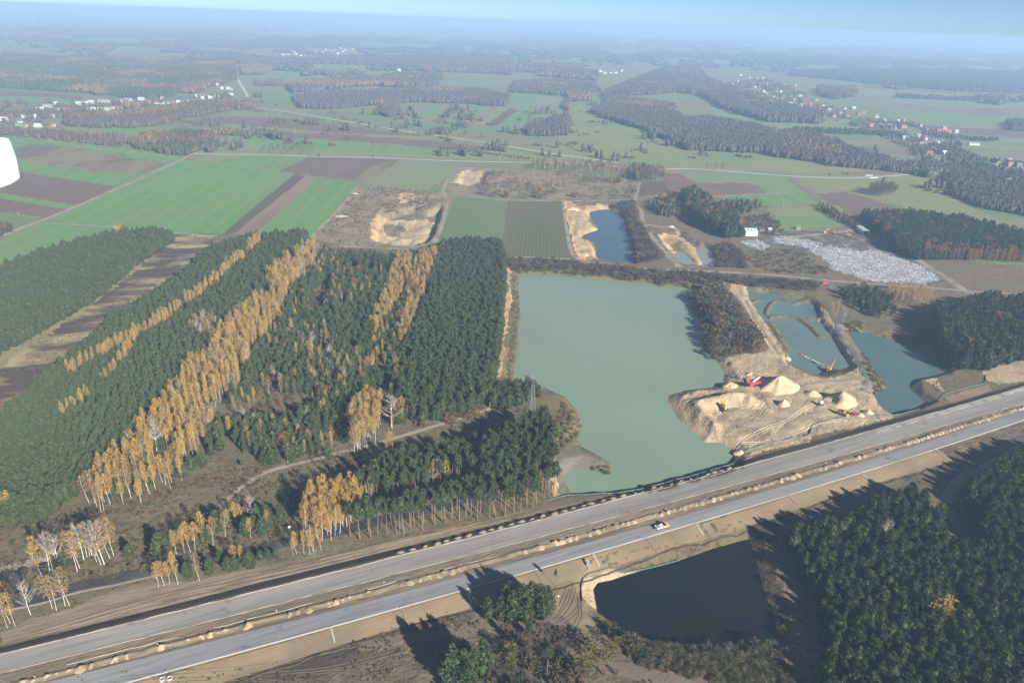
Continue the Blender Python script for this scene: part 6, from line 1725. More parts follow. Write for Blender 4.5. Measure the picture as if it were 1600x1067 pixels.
far_village = [(1134,132,'white','grey'),(1144,132,'white','blue'),(1152,128,'grey','grey'),(1157,119,'white','white'),(1162,132,'white','dark'),(1171,122,'white','red'),(1179,108,'peach','orange'),(1183,123,'grey','brown'),(1192,123,'white','grey'),
 (1165,137,'brick','orange'),(1179,137,'white','brown'),(1187,136,'cream','brown'),(1193,145,'white','white'),(1195,148,'cream','white'),(1205,141,'cream','dark'),(1211,132,'peach','brown'),(1213,146,'peach','orange'),(1208,153,'orange','brown'),(1213,156,'yellow','green'),
 (1223,153,'white','green'),(1222,157,'white','grey'),(1204,160,'peach','orange'),(1242,143,'white','grey'),(1240,158,'cream','grey'),(1236,164,'grey','white'),(1245,164,'brick','red'),(1250,166,'white','grey'),(1247,171,'peach','orange'),(1258,162,'peach','red'),
 (1266,164,'brick','red'),(1265,168,'peach','orange'),(1279,166,'brick','orange'),(1286,166,'white','dark'),(1270,174,'white','grey'),(1297,169,'peach','orange'),(1289,177,'white','white'),(1295,174,'white','turquoise'),(1298,176,'white','grey'),(1312,178,'peach','brown'),(1302,183,'peach','brown'),
 (1319,171,'white','brown'),(1326,183,'white','red'),(1206,175,'white','grey'),(1231,170,'white','grey'),(1242,134,'white','grey'),(1224,134,'grey','grey'),(1198,133,'white','brown'),(1176,133,'white','grey'),(1220,146,'grey','paleblue'),(1333,171,'grey','white'),(1275,158,'peach','brown'),(1250,152,'white','paleblue'),
 (1341,180,'brick','brown'),(1349,178,'peach','orange'),(1369,184,'white','grey'),(1361,198,'peach','orange'),(1379,200,'brick','red'),(1388,199,'white','white'),(1396,202,'peach','brown'),(1412,200,'yellow','orange'),(1402,192,'grey','paleblue'),(1410,190,'grey','grey'),(1380,190,'grey','grey'),
 (1436,198,'white','grey'),(1446,204,'brick','red'),(1475,202,'white','grey'),(1414,218,'white','white'),(1427,218,'white','green'),(1421,217,'white','grey'),(1433,214,'cream','grey'),(1457,236,'brick','red'),(1452,242,'yellow','orange'),(1484,238,'peach','brown'),(1474,242,'grey','paleblue'),
 (1491,224,'grey','blue'),(1462,226,'grey','paleblue'),(1453,224,'peach','orange'),(1483,243,'grey','blue'),(1556,252,'green' if False else 'cream','green'),(1576,254,'white','grey'),(1562,256,'yellow','brown'),(1577,260,'yellow','orange'),(1592,262,'grey','grey'),(1552,263,'white','grey'),(1578,281,'white','white'),(1575,287,'white','grey'),(1595,268,'white','brown'),(1600,256,'grey','grey'),
 (1450,270,'white','blue')]
WN = {'white': 'white', 'cream': 'cream', 'yellow': 'yellow', 'peach': 'peach coloured', 'orange': 'orange', 'brick': 'brick', 'grey': 'grey'}
RN = {'white': 'pale grey', 'paleblue': 'pale blue', 'dark': 'black'}
cnt = {}
for px, py, wl_, rf_ in far_village:
    zone_ = 'at the far end of the big village' if px < 1215 else 'in the middle of the big village' if px < 1290 else 'in the thin part of the big village' if px < 1425 else 'around the red roofs below the big village' if px < 1500 else 'by the white road past the big village'
    lab = '%s house with %s roof %s' % (WN[wl_], RN.get(rf_, rf_), zone_)
    house(px, py, lab, wl_, rf_, rh_.uniform(9, 12), rh_.uniform(8.5, 10.5), 4.6, 3.4, rh_.normal(0.1, .4), VIL2, py > 170)
house(1443, 219, 'large white house with bright red roof below the big village', 'white', 'red', 13, 11, 6, 4, 0.1)
house(1442, 226, 'long low cream building in front of the large red roofed house', 'cream', 'grey', 17, 8, 3.5, 2, 0.05)
house(1474, 207, 'very long red roofed barn at the village edge', 'brick', 'orange', 34, 11, 4, 3.6, -0.05, None, False, 'barn', 'barn')
house(1493, 208, 'white cube shaped house beside the very long red barn', 'white', 'white', 9, 8, 7, 1.2, 0.0, None, True)
house(1521, 227, 'long white shed standing alone on the fields', 'white', 'white', 22, 8, 3.6, 1.6, -0.1, None, False, 'shed', 'shed')
house(1548, 275, 'small white house with red lean-to by the white road', 'white', 'red', 9, 8, 4, 3, 0.2)
VIL3 = 'tiny houses of the white village on the plain'
for i, (px, py) in enumerate([(443,87),(446,93),(455,92),(462,86),(466,92),(470,89),(481,80),(485,87),(490,83),(494,82),(500,85),(505,83),(512,83),(517,86),(524,79),(528,85),(532,77),(540,79),(551,77),(553,81),(570,79),(575,76),(460,83),(474,84),(478,89),(509,79),(536,82),(493,91),(450,86),(520,81)]):
    c = ['white', 'white', 'cream', 'white', 'peach'][i % 5]
    rc = ['white', 'grey', 'orange', 'white', 'brown'][(i * 3) % 5]
    house(px, py, 'tiny %s house with %s roof in the white village on the plain' % (WN[c], RN.get(rc, rc)), c, rc, 14, 11, 6, 4, rh_.normal(0, .4), VIL3, False)
for i, (px, py, lab) in enumerate([(672,108,'white farm house among golden trees on the plain'),(623,112,'small white shed on the far strip fields'),(885,110,None),(895,111,None),(905,111,None),(840,109,None),(850,111,None),(945,116,None),(955,115,None),(962,115,None),(938,113,None),(970,112,None),
    (1077,79,None),(1140,81,None),(1150,82,None),(186,42,None),(150,41,None),(560,51,None),(620,49,None),(650,50,None)]):
    house(px, py, lab or 'pale distant house among grey woods on the plain', 'white', ['grey', 'white', 'brown'][i % 3], 16, 12, 6, 4, rh_.normal(0, .4), None if lab else 'pale distant houses on the plain', False)

# the two halls by the landfill
x, y = P(1173.5, 369)
t = thing('white_hall', 'white metal hall with pale blue roof and three skylights', 'hall', (x, y + 7, 0), 0.06)
m = MB()
m.add([(-7, -7, -1), (7, -7, -1), (7, 7, -1), (-7, 7, -1), (-7, -7, 5.4), (7, -7, 5.4), (7, 7, 5.4), (-7, 7, 5.4), (-7, 0, 7.3), (7, 0, 7.3)], [(0, 1, 5, 4), (2, 3, 7, 6), (1, 2, 6, 9, 5), (3, 0, 4, 8, 7)])
m.part('wall', SHEETW, t)
rf = MB().add([(-7.3, -7.4, 5.3), (7.3, -7.4, 5.3), (7.3, 0, 7.4), (-7.3, 0, 7.4), (7.3, 7.4, 5.3), (-7.3, 7.4, 5.3), (-7.3, -7.4, 5.5), (7.3, -7.4, 5.5), (7.3, 0, 7.6), (-7.3, 0, 7.6), (7.3, 7.4, 5.5), (-7.3, 7.4, 5.5)],
     [(6, 7, 8, 9), (9, 8, 10, 11), (0, 3, 2, 1), (3, 5, 4, 2), (0, 1, 7, 6), (4, 5, 11, 10), (1, 2, 8, 7), (2, 4, 10, 8), (0, 6, 9, 3), (3, 9, 11, 5)]).part('roof', SHEETB, t)
for k in (-4.2, 0, 4.2):
    MB().box((k, -4.2, 6.55), (1.2, 2.0, .12), 0, 0, math.atan2(2.1, 7.4)).part('skylight', GLASSM, rf)
MB().box((2, -7.05, 2.0), (3.6, .12, 4.0)).part('door', SHEETG, t)
a, b = np.array(P(1341.5, 358)), np.array(P(1353, 366.5))
d = b - a
Ls = np.linalg.norm(d)
t = thing('open_shed', 'long white open-ended shed beside the dark pine wood', 'shed', (*((a + b) / 2), 0), math.atan2(d[1], d[0]))
m = MB()
for sgn in (-1, 1):
    m.box((0, sgn * 3.4, 1.9), (Ls, .15, 4.0))
m.box((-Ls / 2 + .1, 0, 1.9), (.15, 6.7, 4.0))
m.part('wall', SHEETW, t)
MB().prism([(0, 0)], 0, 0) if False else None
rfm = MB()
for sgn in (-1, 1):
    rfm.box((0, sgn * 1.85, 4.5), (Ls + .8, 3.95, .16), 0, 0, -sgn * 0.3)
rfm.part('roof', SHEETG, t)
MB().box((0, 0, 0.03), (Ls - .5, 6.5, .1)).part('floor_slab', DKSTEEL, t)
for sgn in (-1, 1):
    MB().box((Ls / 2 - .1, sgn * 3.1, 2.0), (.3, .5, 4.2)).part('post', WHITE, t)
for px, py, lab, wl_, rf_, w in [(1202,361,'small white hut by the landfill gate','white','white',4),(1246,358,'low green blue shed above the landfill','grey','green',5),(1190,361,'dark open store beside the white hall','grey','dark',6)]:
    house(px, py, lab, wl_, rf_, w, 4, 2.6, 1.2, .1, None, True, 'hut', 'hut')

# ------------------------------------------------------------------ machines
def wheel(parent, x, y, r, w, name='wheel'):
    o = MB().tube((x, y - w / 2, r), (x, y + w / 2, r), r, r, 14).part(name, RUBBER, parent)
    MB().tube((x, y - w / 2 - .02, r), (x, y + w / 2 + .02, r), r * .5, r * .5, 10).part('rim', STEELG, o)
    return o
def tracks(t, L=4.2, gauge=2.3, hgt=.95, w=.6):
    for sgn in (-1, 1):
        m = MB()
        prof = [(-L / 2 + .3, 0), (L / 2 - .3, 0), (L / 2, hgt * .5), (L / 2 - .35, hgt), (-L / 2 + .35, hgt), (-L / 2, hgt * .5)]
        m.prism(prof, sgn * gauge / 2 - w / 2, sgn * gauge / 2 + w / 2)
        m.part('track', RUBBER, t)
def excavator(label, loc, rz, paint=None, k=1.0, reach=0.6, group=None, swing=0.0):
    paint = paint or Y_PAINT
    t = thing('excavator', label, 'excavator', loc, rz, group, (k, k, k))
    tracks(t)
    MB().box((0, 0, .85), (2.6, 1.5, .5)).part('undercarriage', DKSTEEL, t)
    b = MB().box((-.8, 0, 1.75), (2.6, 2.6, 1.1), taper=.95).box((-2.1, 0, 1.7), (.7, 2.5, 1.2), taper=.9).part('body', paint, t)
    MB().box((-1.6, -.5, 2.45), (1.0, .9, .35), taper=.9).part('engine_cover', DKSTEEL, b)
    c = MB().box((.45, .8, 2.2), (1.5, 1.0, 1.9), taper=.92).part('cab', paint, t)
    MB().box((1.1, .8, 2.45), (.3, .9, 1.0)).part('window', GLASSM, c)
    MB().box((.45, 1.31, 2.5), (1.1, .06, .9)).part('window', GLASSM, c)
    MB().box((.45, .29, 2.5), (1.1, .06, .9)).part('window', GLASSM, c)
    p0, p1, p2, p3 = Vector((.4, -.35, 1.8)), Vector((2.6, -.35, 4.4)), Vector((5.0, -.35, 4.6 + reach)), Vector((5.9, -.35, 1.9 + reach * 2))
    MB().tube(p0, p1, .38, .34, 4).tube(p1, p2, .34, .26, 4).part('boom', paint, t)
    MB().tube(p2 + Vector((-.5, 0, .4)), p3, .25, .18, 4).part('stick', paint, t)
    MB().tube(p0 + Vector((1.0, 0, .2)), p1 + Vector((.3, 0, -.5)), .09, .09, 6).part('ram', STEELG, t)
    m = MB()
    bx, bz = p3.x, p3.z
    m.prism([(bx - .2, bz), (bx + .5, bz - .2), (bx + .3, bz - 1.1), (bx - .7, bz - 1.2), (bx - 1.0, bz - .6)], -.95, .25)
    m.part('bucket', DKSTEEL, t)
    return t
def dozer(label, loc, rz, k=1.0, group=None):
    t = thing('bulldozer', label, 'bulldozer', loc, rz, group, (k, k, k))
    tracks(t, 3.6, 2.1, 1.05, .55)
    MB().box((.7, 0, 1.45), (2.1, 1.3, 1.0), taper=.9).box((1.2, .3, 2.1), (.15, .15, .6)).part('body', Y_PAINT, t)
    c = MB().box((-.8, 0, 2.1), (1.5, 1.6, 1.8), taper=.9).part('cab', Y_PAINT, t)
    MB().box((-.05, 0, 2.35), (.12, 1.3, .8)).part('window', GLASSM, c)
    MB().box((-.8, .78, 2.35), (1.1, .08, .8)).part('window', GLASSM, c)
    MB().box((-.8, -.78, 2.35), (1.1, .08, .8)).part('window', GLASSM, c)
    m = MB().prism([(2.35, 0.1), (2.6, .1), (2.45, .6), (2.55, 1.2), (2.3, 1.25), (2.2, .6)], -1.7, 1.7)
    m.part('blade', DKSTEEL, t)
    for sgn in (-1, 1):
        MB().tube((0, sgn * 1.5, .6), (2.35, sgn * 1.5, .5), .12, .12, 4).part('push_arm', Y_PAINT, t)
    return t
def loader(label, loc, rz, k=1.0, group=None):
    t = thing('wheel_loader', label, 'wheel loader', loc, rz, group, (k, k, k))
    MB().box((-1.6, 0, 1.7), (2.4, 1.7, 1.2), taper=.9).box((1.0, 0, 1.3), (1.6, 1.2, .7)).part('body', Y_PAINT, t)
    c = MB().box((-.2, 0, 2.5), (1.4, 1.5, 1.7), taper=.9).part('cab', DKSTEEL, t)
    MB().box((-.2, 0, 3.42), (1.5, 1.6, .12)).part('cab_roof', Y_PAINT, t)
    MB().box((.5, 0, 2.7), (.1, 1.2, .9)).part('window', GLASSM, c)
    MB().box((-.2, .73, 2.7), (1.0, .08, .9)).part('window', GLASSM, c)
    MB().box((-.2, -.73, 2.7), (1.0, .08, .9)).part('window', GLASSM, c)
    for x in (-1.7, 1.5):
        for sgn in (-1, 1):
            wheel(t, x, sgn * 1.1, .8, .6)
    for sgn in (-1, 1):
        MB().tube((.9, sgn * .5, 1.9), (3.2, sgn * .5, .9), .16, .14, 4).part('lift_arm', Y_PAINT, t)
    MB().prism([(2.9, .2), (4.3, .15), (4.2, .3), (3.3, .5), (3.2, 1.3), (2.9, 1.3)], -1.5, 1.5).part('bucket', Y_PAINT, t)
    return t
def hz(px, py): 
    x, y = P(px, py)
    return (x, y, H1(x, y))
excavator('yellow excavator feeding the red screening machine', hz(1207, 595), math.pi * .95, k=1.15, reach=.3)
dozer('yellow bulldozer working inside the sand bowl', hz(1130, 640), -1.2, 1.35)
loader('yellow wheel loader parked beside the red car', hz(1315, 648), -.75, 1.1)
dozer('yellow bulldozer on the landfill', hz(1324, 370), -.6, 1.7)
excavator('pale yellow excavator on the landfill near the gate', hz(1288, 365), .4, k=1.1)
dozer('small machine with white cab on the landfill', hz(1300, 365), 2.5, 1.2)
# red screening machine
x, y, z = hz(1179, 603)
t = thing('screening_machine', 'red mobile sand screener with white conveyor cover', 'screening machine', (x, y, z), 0.62, None, (1.15, 1.15, 1.15))
tracks(t, 4.5, 2.0, .8, .5)
MB().box((0, 0, 1.25), (9, 1.6, .7)).box((-3.6, 0, 2.0), (2.6, 2.2, 1.3), taper=1.12).part('chassis', R_PAINT, t)
MB().prism([(-5.8, 1.8), (-3.0, 1.6), (-2.6, 3.0), (-6.4, 3.1)], -1.5, 1.5).part('hopper', R_PAINT, t)
MB().box((1.2, .4, 3.2), (6.6, 1.5, .4), 0, -0.32).part('screen_box', R_PAINT, t)
MB().box((1.2, .4, 3.48), (6.2, 1.1, .12), 0, -0.32).part('belt_cover', WHITE, t)
MB().box((5.6, -.2, 2.2), (3.2, 1.0, .35), 0, -.25).part('discharge_conveyor', DKSTEEL, t)
MB().box((0.2, 4.4, 2.4), (.9, 7.0, .3), 0, 0, .38).part('side_conveyor', plain('rusty conveyor', (.28, .10, .07), .8), t)
MB().box((0.2, -3.2, 1.6), (.8, 4.4, .3), 0, 0, -.3).part('side_conveyor', DKSTEEL, t)
# the dredger on its pontoon and its floating pipe
x, y = P(1294, 581, WZ)
t = thing('dredging_pontoon', 'dark pontoon carrying the yellow dredger arm', 'pontoon', (x, y, WZ + .25), 0.15)
for sgn in (-1, 1):
    MB().box((0, sgn * 2.6, 0), (8.2, 1.5, .9), taper=.95).part('float', DKSTEEL, t)
MB().box((0.5, 0, .55), (5.2, 5.2, .2)).part('deck', DKSTEEL, t)
MB().tube((-2, -1.2, .6), (-2, -1.2, 1.9), .5, .5, 8).part('pump', R_PAINT, t)
for sgn in (-1, 1):
    MB().tube((-2.8, sgn * 2.4, .6), (-2.8, sgn * 2.4, 1.5), .06, .06, 4).tube((2.8, sgn * 2.4, .6), (2.8, sgn * 2.4, 1.5), .06, .06, 4).tube((-2.8, sgn * 2.4, 1.5), (2.8, sgn * 2.4, 1.5), .05, .05, 4).part('railing', STEELG, t)
excavator('yellow excavator with raised arm on the pontoon', (x + .6, y + .2, WZ + .95), .75, k=1.0, reach=2.6)
a, b = np.array(P(1249, 553.5, WZ)), np.array(P(1287, 572, WZ))
t = thing('floating_pipeline', 'string of red and white floats leading to the dredger', 'pipeline', (*a, WZ + .15), math.atan2(b[1] - a[1], b[0] - a[0]))
Lp = np.linalg.norm(b - a)
MB().tube((0, 0, .1), (Lp, 0, .1), .16, .16, 6).part('pipe', RUBBER, t)
fm = [MB().tube((-.75, 0, 0), (-.55, 0, 0), .25, .62, 8).tube((-.55, 0, 0), (.55, 0, 0), .62, .62, 8).tube((.55, 0, 0), (.75, 0, 0), .62, .25, 8).mesh('float', c) for c in (R_PAINT, WHITE)]
n = 20
for i in range(n):
    link('float', fm[0 if i in (0, 1, 3, 9, 17, 19) else 1], t, ((i + .5) * Lp / n, 0, 0))
x, y, z = hz(1232, 560)
tag(MB().tube((0, 0, 0), (0, 0, .9), .5, .5, 10).tube((0, 0, .9), (0, 0, 1.2), .5, .2, 10).part('marker_buoy', R_PAINT), 'small orange buoy on the spit by the pipe end', 'buoy').location = (x, y, max(z, WZ) + .05)
# white tank and its trailer
x, y, z = hz(1282, 633)
t = thing('water_tank', 'round white tank standing on a dark trailer', 'tank', (x, y, z), 0.2)
MB().box((0, 0, .7), (3.6, 1.8, .25)).part('trailer_bed', DKSTEEL, t)
m = MB()
for k in range(6):
    a0, a1 = k * math.pi / 6, (k + 1) * math.pi / 6
    m.tube((-1.3 * math.cos(a0), 0, 2.1), (-1.3 * math.cos(a1), 0, 2.1), max(.05, 1.35 * math.sin(a0)), max(.05, 1.35 * math.sin(a1)), 12, False)
m.part('tank_shell', WHITE, t, True)
for sx in (-1.1, 1.1):
    wheel(t, sx, -.9, .45, .3); wheel(t, sx, .9, .45, .3)
MB().tube((1.8, 0, .7), (3.4, 0, .5), .08, .08, 4).part('drawbar', DKSTEEL, t)
# cars
def car(label, loc, rz, paint, L=4.3, name='parked_car', cat='car', van=False):
    t = thing(name, label, cat, loc, rz)
    h = 1.0 if not van else 1.9
    MB().prism([(-L / 2, .35), (L / 2, .35), (L / 2, .75), (L / 2 - .9 if not van else L / 2 - .5, .95), (L * .18 if not van else L * .3, h + .45 if not van else h), (-L * .3, h + .45 if not van else h), (-L / 2 + .1, .95 if not van else h - .1)], -.85, .85).part('body', paint, t)
    MB().box((L * .2 if not van else L * .33, 0, 1.15 if not van else 1.5), (.5, 1.72, .34)).part('window', GLASSM, t)
    MB().box((-L * .1, 0, 1.18 if not van else 1.5), (L * .3, 1.74, .3)).part('window', GLASSM, t)
    for sx in (-L * .32, L * .32):
        for sy in (-.78, .78):
            wheel(t, sx, sy, .33, .22)
    return t
car('dark red car parked beside the yellow wheel loader', hz(1333, 648.5), -.5, REDCAR)
car('bright red van at the top of the black haul road', hz(1289, 444), .0, R_PAINT, 5.2, 'parked_van', 'van', True)
car('small pale car on the near shore of the works track', hz(1346, 664), .2, WHITE) if False else None

# yellow flatbed truck on the motorway
x, y = P(1034, 824.5, ZH)
t = thing('flatbed_truck', 'yellow flatbed truck driving on the lower carriageway', 'truck', (x, y, ZH + .06), HANG, None, (1.05, 1.05, 1.05))
MB().box((-.1, 0, .75), (6.2, .9, .25)).part('chassis', DKSTEEL, t)
c = MB().prism([(1.35, .55), (3.25, .55), (3.3, 1.25), (2.75, 1.5), (2.3, 2.25), (1.35, 2.3)], -1.0, 1.0).part('cab', Y_PAINT, t)
MB().box((2.5, 0, 1.88), (.62, 1.75, .06), 0, .98).part('windscreen', GLASSM, c)
for sgn in (-1, 1):
    MB().box((1.85, sgn * 1.005, 1.8), (.7, .04, .5)).part('side_window', GLASSM, c)
MB().box((2.2, 0, 2.36), (.5, 1.2, .12)).part('light_bar', plain('amber light bar', (.7, .28, .02), .4), c)
MB().box((-1.05, 0, .98), (4.4, 2.1, .16)).part('flatbed', WHITE, t)
for sgn in (-1, 1):
    MB().box((-1.05, sgn * 1.03, 1.26), (4.4, .07, .42)).part('side_board', WHITE, t)
MB().box((-3.22, 0, 1.26), (.07, 2.1, .42)).part('tail_board', WHITE, t)
MB().box((1.12, 0, 1.6), (.1, 2.1, 1.1)).part('headboard', DKSTEEL, t)
for sx in (2.35, -2.1):
    for sy in (-.85, .85):
        wheel(t, sx, sy, .42, .3)
x2, y2 = x - HD[0] * 1.5, y - HD[1] * 1.5
cg = thing('cargo_crate', 'brown and white crate lying on the flatbed truck', 'crate', (x2, y2, ZH + 1.18), HANG)
MB().box((0, 0, .35), (2.0, 1.2, .7)).part('box', CARGO, cg)
for k in (-.7, 0, .7):
    MB().box((k, 0, .72), (.14, 1.24, .06)).part('batten', WHITE, cg)

# ------------------------------------------------------------------ pylon and power lines
bx, by = P(829, 653)
bz = H1(bx, by)
LD = np.array([0.80, 0.60]); LD /= np.linalg.norm(LD)
ANGP = math.atan2(LD[1], LD[0])
t = thing('lattice_pylon', 'grey lattice power pylon on the lake shore', 'pylon', (bx, by, bz - .2), ANGP)
HP = 27.0
legs = [(-1, -1), (1, -1), (1, 1), (-1, 1)]
def lw(z): return 2.3 * (1 - z / HP) + 0.55 * (z / HP)
for (i, j) in legs:
    MB().tube((i * lw(0), j * lw(0), 0), (i * lw(HP), j * lw(HP), HP), .14, .10, 4).part('leg', STEELG, t)
br = MB()
zs = [0, 4.5, 8.6, 12.2, 15.4, 18.2, 20.6, 22.8, 25, 27]
for k in range(len(zs) - 1):
    for q in range(4):
        (a0, b0), (a1, b1) = legs[q], legs[(q + 1) % 4]
        w0, w1 = lw(zs[k]), lw(zs[k + 1])
        br.tube((a0 * w0, b0 * w0, zs[k]), (a1 * w1, b1 * w1, zs[k + 1]), .06, .06, 3, False)
        br.tube((a1 * w0, b1 * w0, zs[k]), (a0 * w1, b0 * w1, zs[k + 1]), .06, .06, 3, False)
        br.tube((a0 * w1, b0 * w1, zs[k + 1]), (a1 * w1, b1 * w1, zs[k + 1]), .05, .05, 3, False)
br.part('bracing', STEELG, t)
AR = 9.0
for sgn in (-1, 1):
    ca = MB()
    for sx in (-1, 1):
        ca.tube((sx * .6, sgn * .6, 25.0), (0, sgn * AR, 25.6), .10, .07, 4)
        ca.tube((sx * .6, sgn * .6, 27.0), (0, sgn * AR, 25.8), .08, .06, 4)
        for k in range(6):
            f0, f1 = k / 6, (k + .5) / 6
            ca.tube((sx * .6 * (1 - f0), sgn * (.6 + (AR - .6) * f0), 25.0 + .6 * f0), (sx * .6 * (1 - f1), sgn * (.6 + (AR - .6) * f1), 27.0 - 1.2 * f1), .05, .05, 3, False)
            ca.tube((sx * .6 * (1 - f1), sgn * (.6 + (AR - .6) * f1), 27.0 - 1.2 * f1), (sx * .6 * (1 - f0 - 1 / 6), sgn * (.6 + (AR - .6) * (f0 + 1 / 6)), 25.0 + .6 * (f0 + 1 / 6)), .05, .05, 3, False)
    ca.part('crossarm', STEELG, t)
MB().tube((-.5, 0, 27), (0, 0, 30), .08, .06, 4).tube((.5, 0, 27), (0, 0, 30), .08, .06, 4).tube((0, .5, 27), (0, 0, 30), .08, .06, 4).part('peak', STEELG, t)
for off in (-AR, -4.8, 4.8, AR):
    MB().tube((0, off, 25.5), (0, off, 23.6), .13, .13, 6).part('insulator', plain('insulator glass', (.30, .33, .32), .3), t)
for off, zz in ((-AR, 23.6), (-4.8, 23.6), (4.8, 23.6), (AR, 23.6), (0, 30.0)):
    m = MB()
    pv = np.array([-LD[1], LD[0]])
    for (s0, s1) in ((-330, 0), (0, 330)):
        pts = []
        for k in range(13):
            f = k / 12
            s = s0 + (s1 - s0) * f
            sag = 7.0 * 4 * f * (1 - f)
            pts.append((bx + LD[0] * s + pv[0] * off, by + LD[1] * s + pv[1] * off, bz + zz - sag))
        for k in range(12):
            m.tube(pts[k], pts[k + 1], .022, .022, 3, False)
    tag(m.part('power_cable', STEELG), 'thin power cable hung from the pylon over wood and lake', 'cable', 'power cables of the pylon')
def pole(px, py, h, label, group=None, arm=True):
    x, y = P(px, py)
    t = thing('utility_pole', label, 'utility pole', (x, y, H1(x, y)), ANGP, group)
    MB().tube((0, 0, -.3), (0, 0, h), .17, .12, 6).part('shaft', WOODP, t)
    if arm:
        MB().box((0, 0, h - .5), (.16, 1.8, .14)).part('crossarm', WOODP, t)
for px, py in [(576,229),(679,237),(781,251),(851,264),(383,212),(630,230),(1223,323)]:
    pole(px, py, 10, 'pale concrete pole beside the country lane' if px != 1223 else 'slim pale pole above the grassy plot by the landfill', 'poles of the country lane' if px != 1223 else None)
x, y, z = hz(871, 951)
t = thing('marker_post', 'tall marker post with white tip on the sandy track', 'post', (x, y, z))
MB().tube((0, 0, -.2), (0, 0, 7.0), .10, .08, 6).part('shaft', plain('ochre post', (.40, .25, .11), .8), t)
MB().box((0, 0, 7.0), (.7, .15, .5)).part('head', WHITE, t)
x, y, z = hz(453, 830)
t = thing('road_sign', 'round white road sign beside the asphalt road', 'sign', (x, y, z), .4)
MB().tube((0, 0, -.2), (0, 0, 2.4), .06, .06, 6).part('post', STEELG, t)
MB().tube((0, -.08, 2.6), (0, .0, 2.6), .7, .7, 14).part('disc', WHITE, t)

# ------------------------------------------------------------------ silt fences, kerb chutes, culverts, posts
def fence(label, px, z=0.0, h=0.7):
    c = catmull(PP(px, z), 1.5)
    Hc = H(c[:, 0], c[:, 1])
    Hc = np.maximum(Hc, WZ)
    t = thing('silt_fence', label, 'fence', (c[0, 0], c[0, 1], Hc[0]))
    o = np.array([c[0, 0], c[0, 1], Hc[0]])
    V, F = [], []
    for i in range(len(c)):
        p = np.array([c[i, 0], c[i, 1], Hc[i]]) - o
        w = .05 * math.sin(i * 1.7)
        V += [(p[0], p[1] + w, p[2] - .1), (p[0] + .28, p[1] + w + .22, p[2] + h * .9), (p[0] + .32, p[1] + .26 + w, p[2] + h * .9), (p[0] + .06, p[1] + .06 + w, p[2] - .1)]
        if i:
            b = 4 * i
            F += [(b - 4, b, b + 1, b - 3), (b - 3, b + 1, b + 2, b - 2), (b - 2, b + 2, b + 3, b - 1)]
    link('netting', mesh_np('netting', V, F, GREENNET), t)
    m = MB()
    for i in range(0, len(c), 2):
        p = Vector((c[i, 0], c[i, 1], Hc[i])) - Vector(o)
        m.tube(p - Vector((0, 0, .3)), p + Vector((.1, .1, h * 1.1)), .05, .05, 4)
    q = m.part('posts', WOODP, t)
    q['kind'] = 'stuff'
fence('green silt fence along the lake foot of the motorway', [(852,783),(892,773),(925,771),(962,768.5),(1006,760),(1052,748.5),(1100,736),(1130,727),(1146,720),(1154,708),(1170,702),(1200,694),(1230,687),(1262,681),(1269,666),(1287,659),(1337,651),(1395,649.5),(1437,639)], 0.0)
fence('green silt fence on the embankment above the sandy point', [(1467,624),(1477,616),(1510,606),(1537,599),(1540,588),(1551,585.5)], 0.0)
fence('thin green silt fence round the sandy end of the dark pond', [(1062,868),(1020,879),(975,888),(955,885.5),(930,891),(915,898),(908,911),(909,940)], 0.0, .8)
for i, (px, py) in enumerate([(517,980),(627,950),(728,922),(836,891),(927,866),(1010,841.5),(1088,819),(1230,774),(1345,738),(1460,703)]):
    x, y = P(px, py, ZH)
    s, tt = to_st(x, y)
    tt = float(E('LE', s)) - .7
    x, y = from_st(s, tt)
    t = thing('drain_chute', 'concrete drain inlet with chute down the motorway embankment', 'drain chute', (x, y, ZH), HANG, 'drain chutes along the lower kerb')
    MB().box((-.6, 0, .1), (.18, 1.1, .4)).box((.6, 0, .1), (.18, 1.1, .4)).box((0, .55, .1), (1.2, .18, .4)).part('inlet', CONC, t)
    z1 = H1(*from_st(s, tt - 6.5)) - ZH
    MB().tube((0, -.5, .0), (0, -6.5, z1 + .1), .32, .32, 6).part('channel', CONC if i % 2 == 0 else plain('mud stained concrete', (.20, .17, .13), .9), t)
def ring(label, px, py, r=.8, up=False, zz=0.0):
    x, y, z = hz(px, py)
    t = thing('culvert_pipe', label, 'culvert pipe', (x, y, z + zz), HANG)
    m = MB()
    n = 16
    V, F = [], []
    L = 1.2 if not up else .9
    for k, (rr, q) in enumerate(((r, -L), (r, L), (r * .78, L), (r * .78, -L))):
        for i in range(n):
            a = 2 * math.pi * i / n
            V.append((rr * math.cos(a), q, rr * math.sin(a) + r) if not up else (rr * math.cos(a), rr * math.sin(a), q * .5 + L * .5))
    for k in range(4):
        for i in range(n):
            F.append((k * n + i, k * n + (i + 1) % n, ((k + 1) % 4) * n + (i + 1) % n, ((k + 1) % 4) * n + i))
    m.add(V, F).part('ring', CONC, t)
    m2 = MB().tube((0, -.05, r), (0, .05, r), r * .77, r * .77, 12) if not up else MB().tube((0, 0, .05), (0, 0, .1), r * .77, r * .77, 12)
    m2.part('shade_disc', RUBBER, t)  # black disc painted in for the shade inside the pipe
ring('pale culvert mouth in the embankment above the dark pond', 917, 883, .9)
ring('dark culvert mouth beside the pine clump', 797, 917, 1.0)
ring('white concrete ring on the bare ground, one of a pair', 254, 1066, .9, True)
ring('second white concrete ring beside the first on bare ground', 266, 1064, .9, True)
pm = MB().tube((0, 0, 0), (0, 0, 1.1), .09, .09, 6).box((0, 0, 1.0), (.25, .25, .25)).mesh('marker_bollard', WHITE)
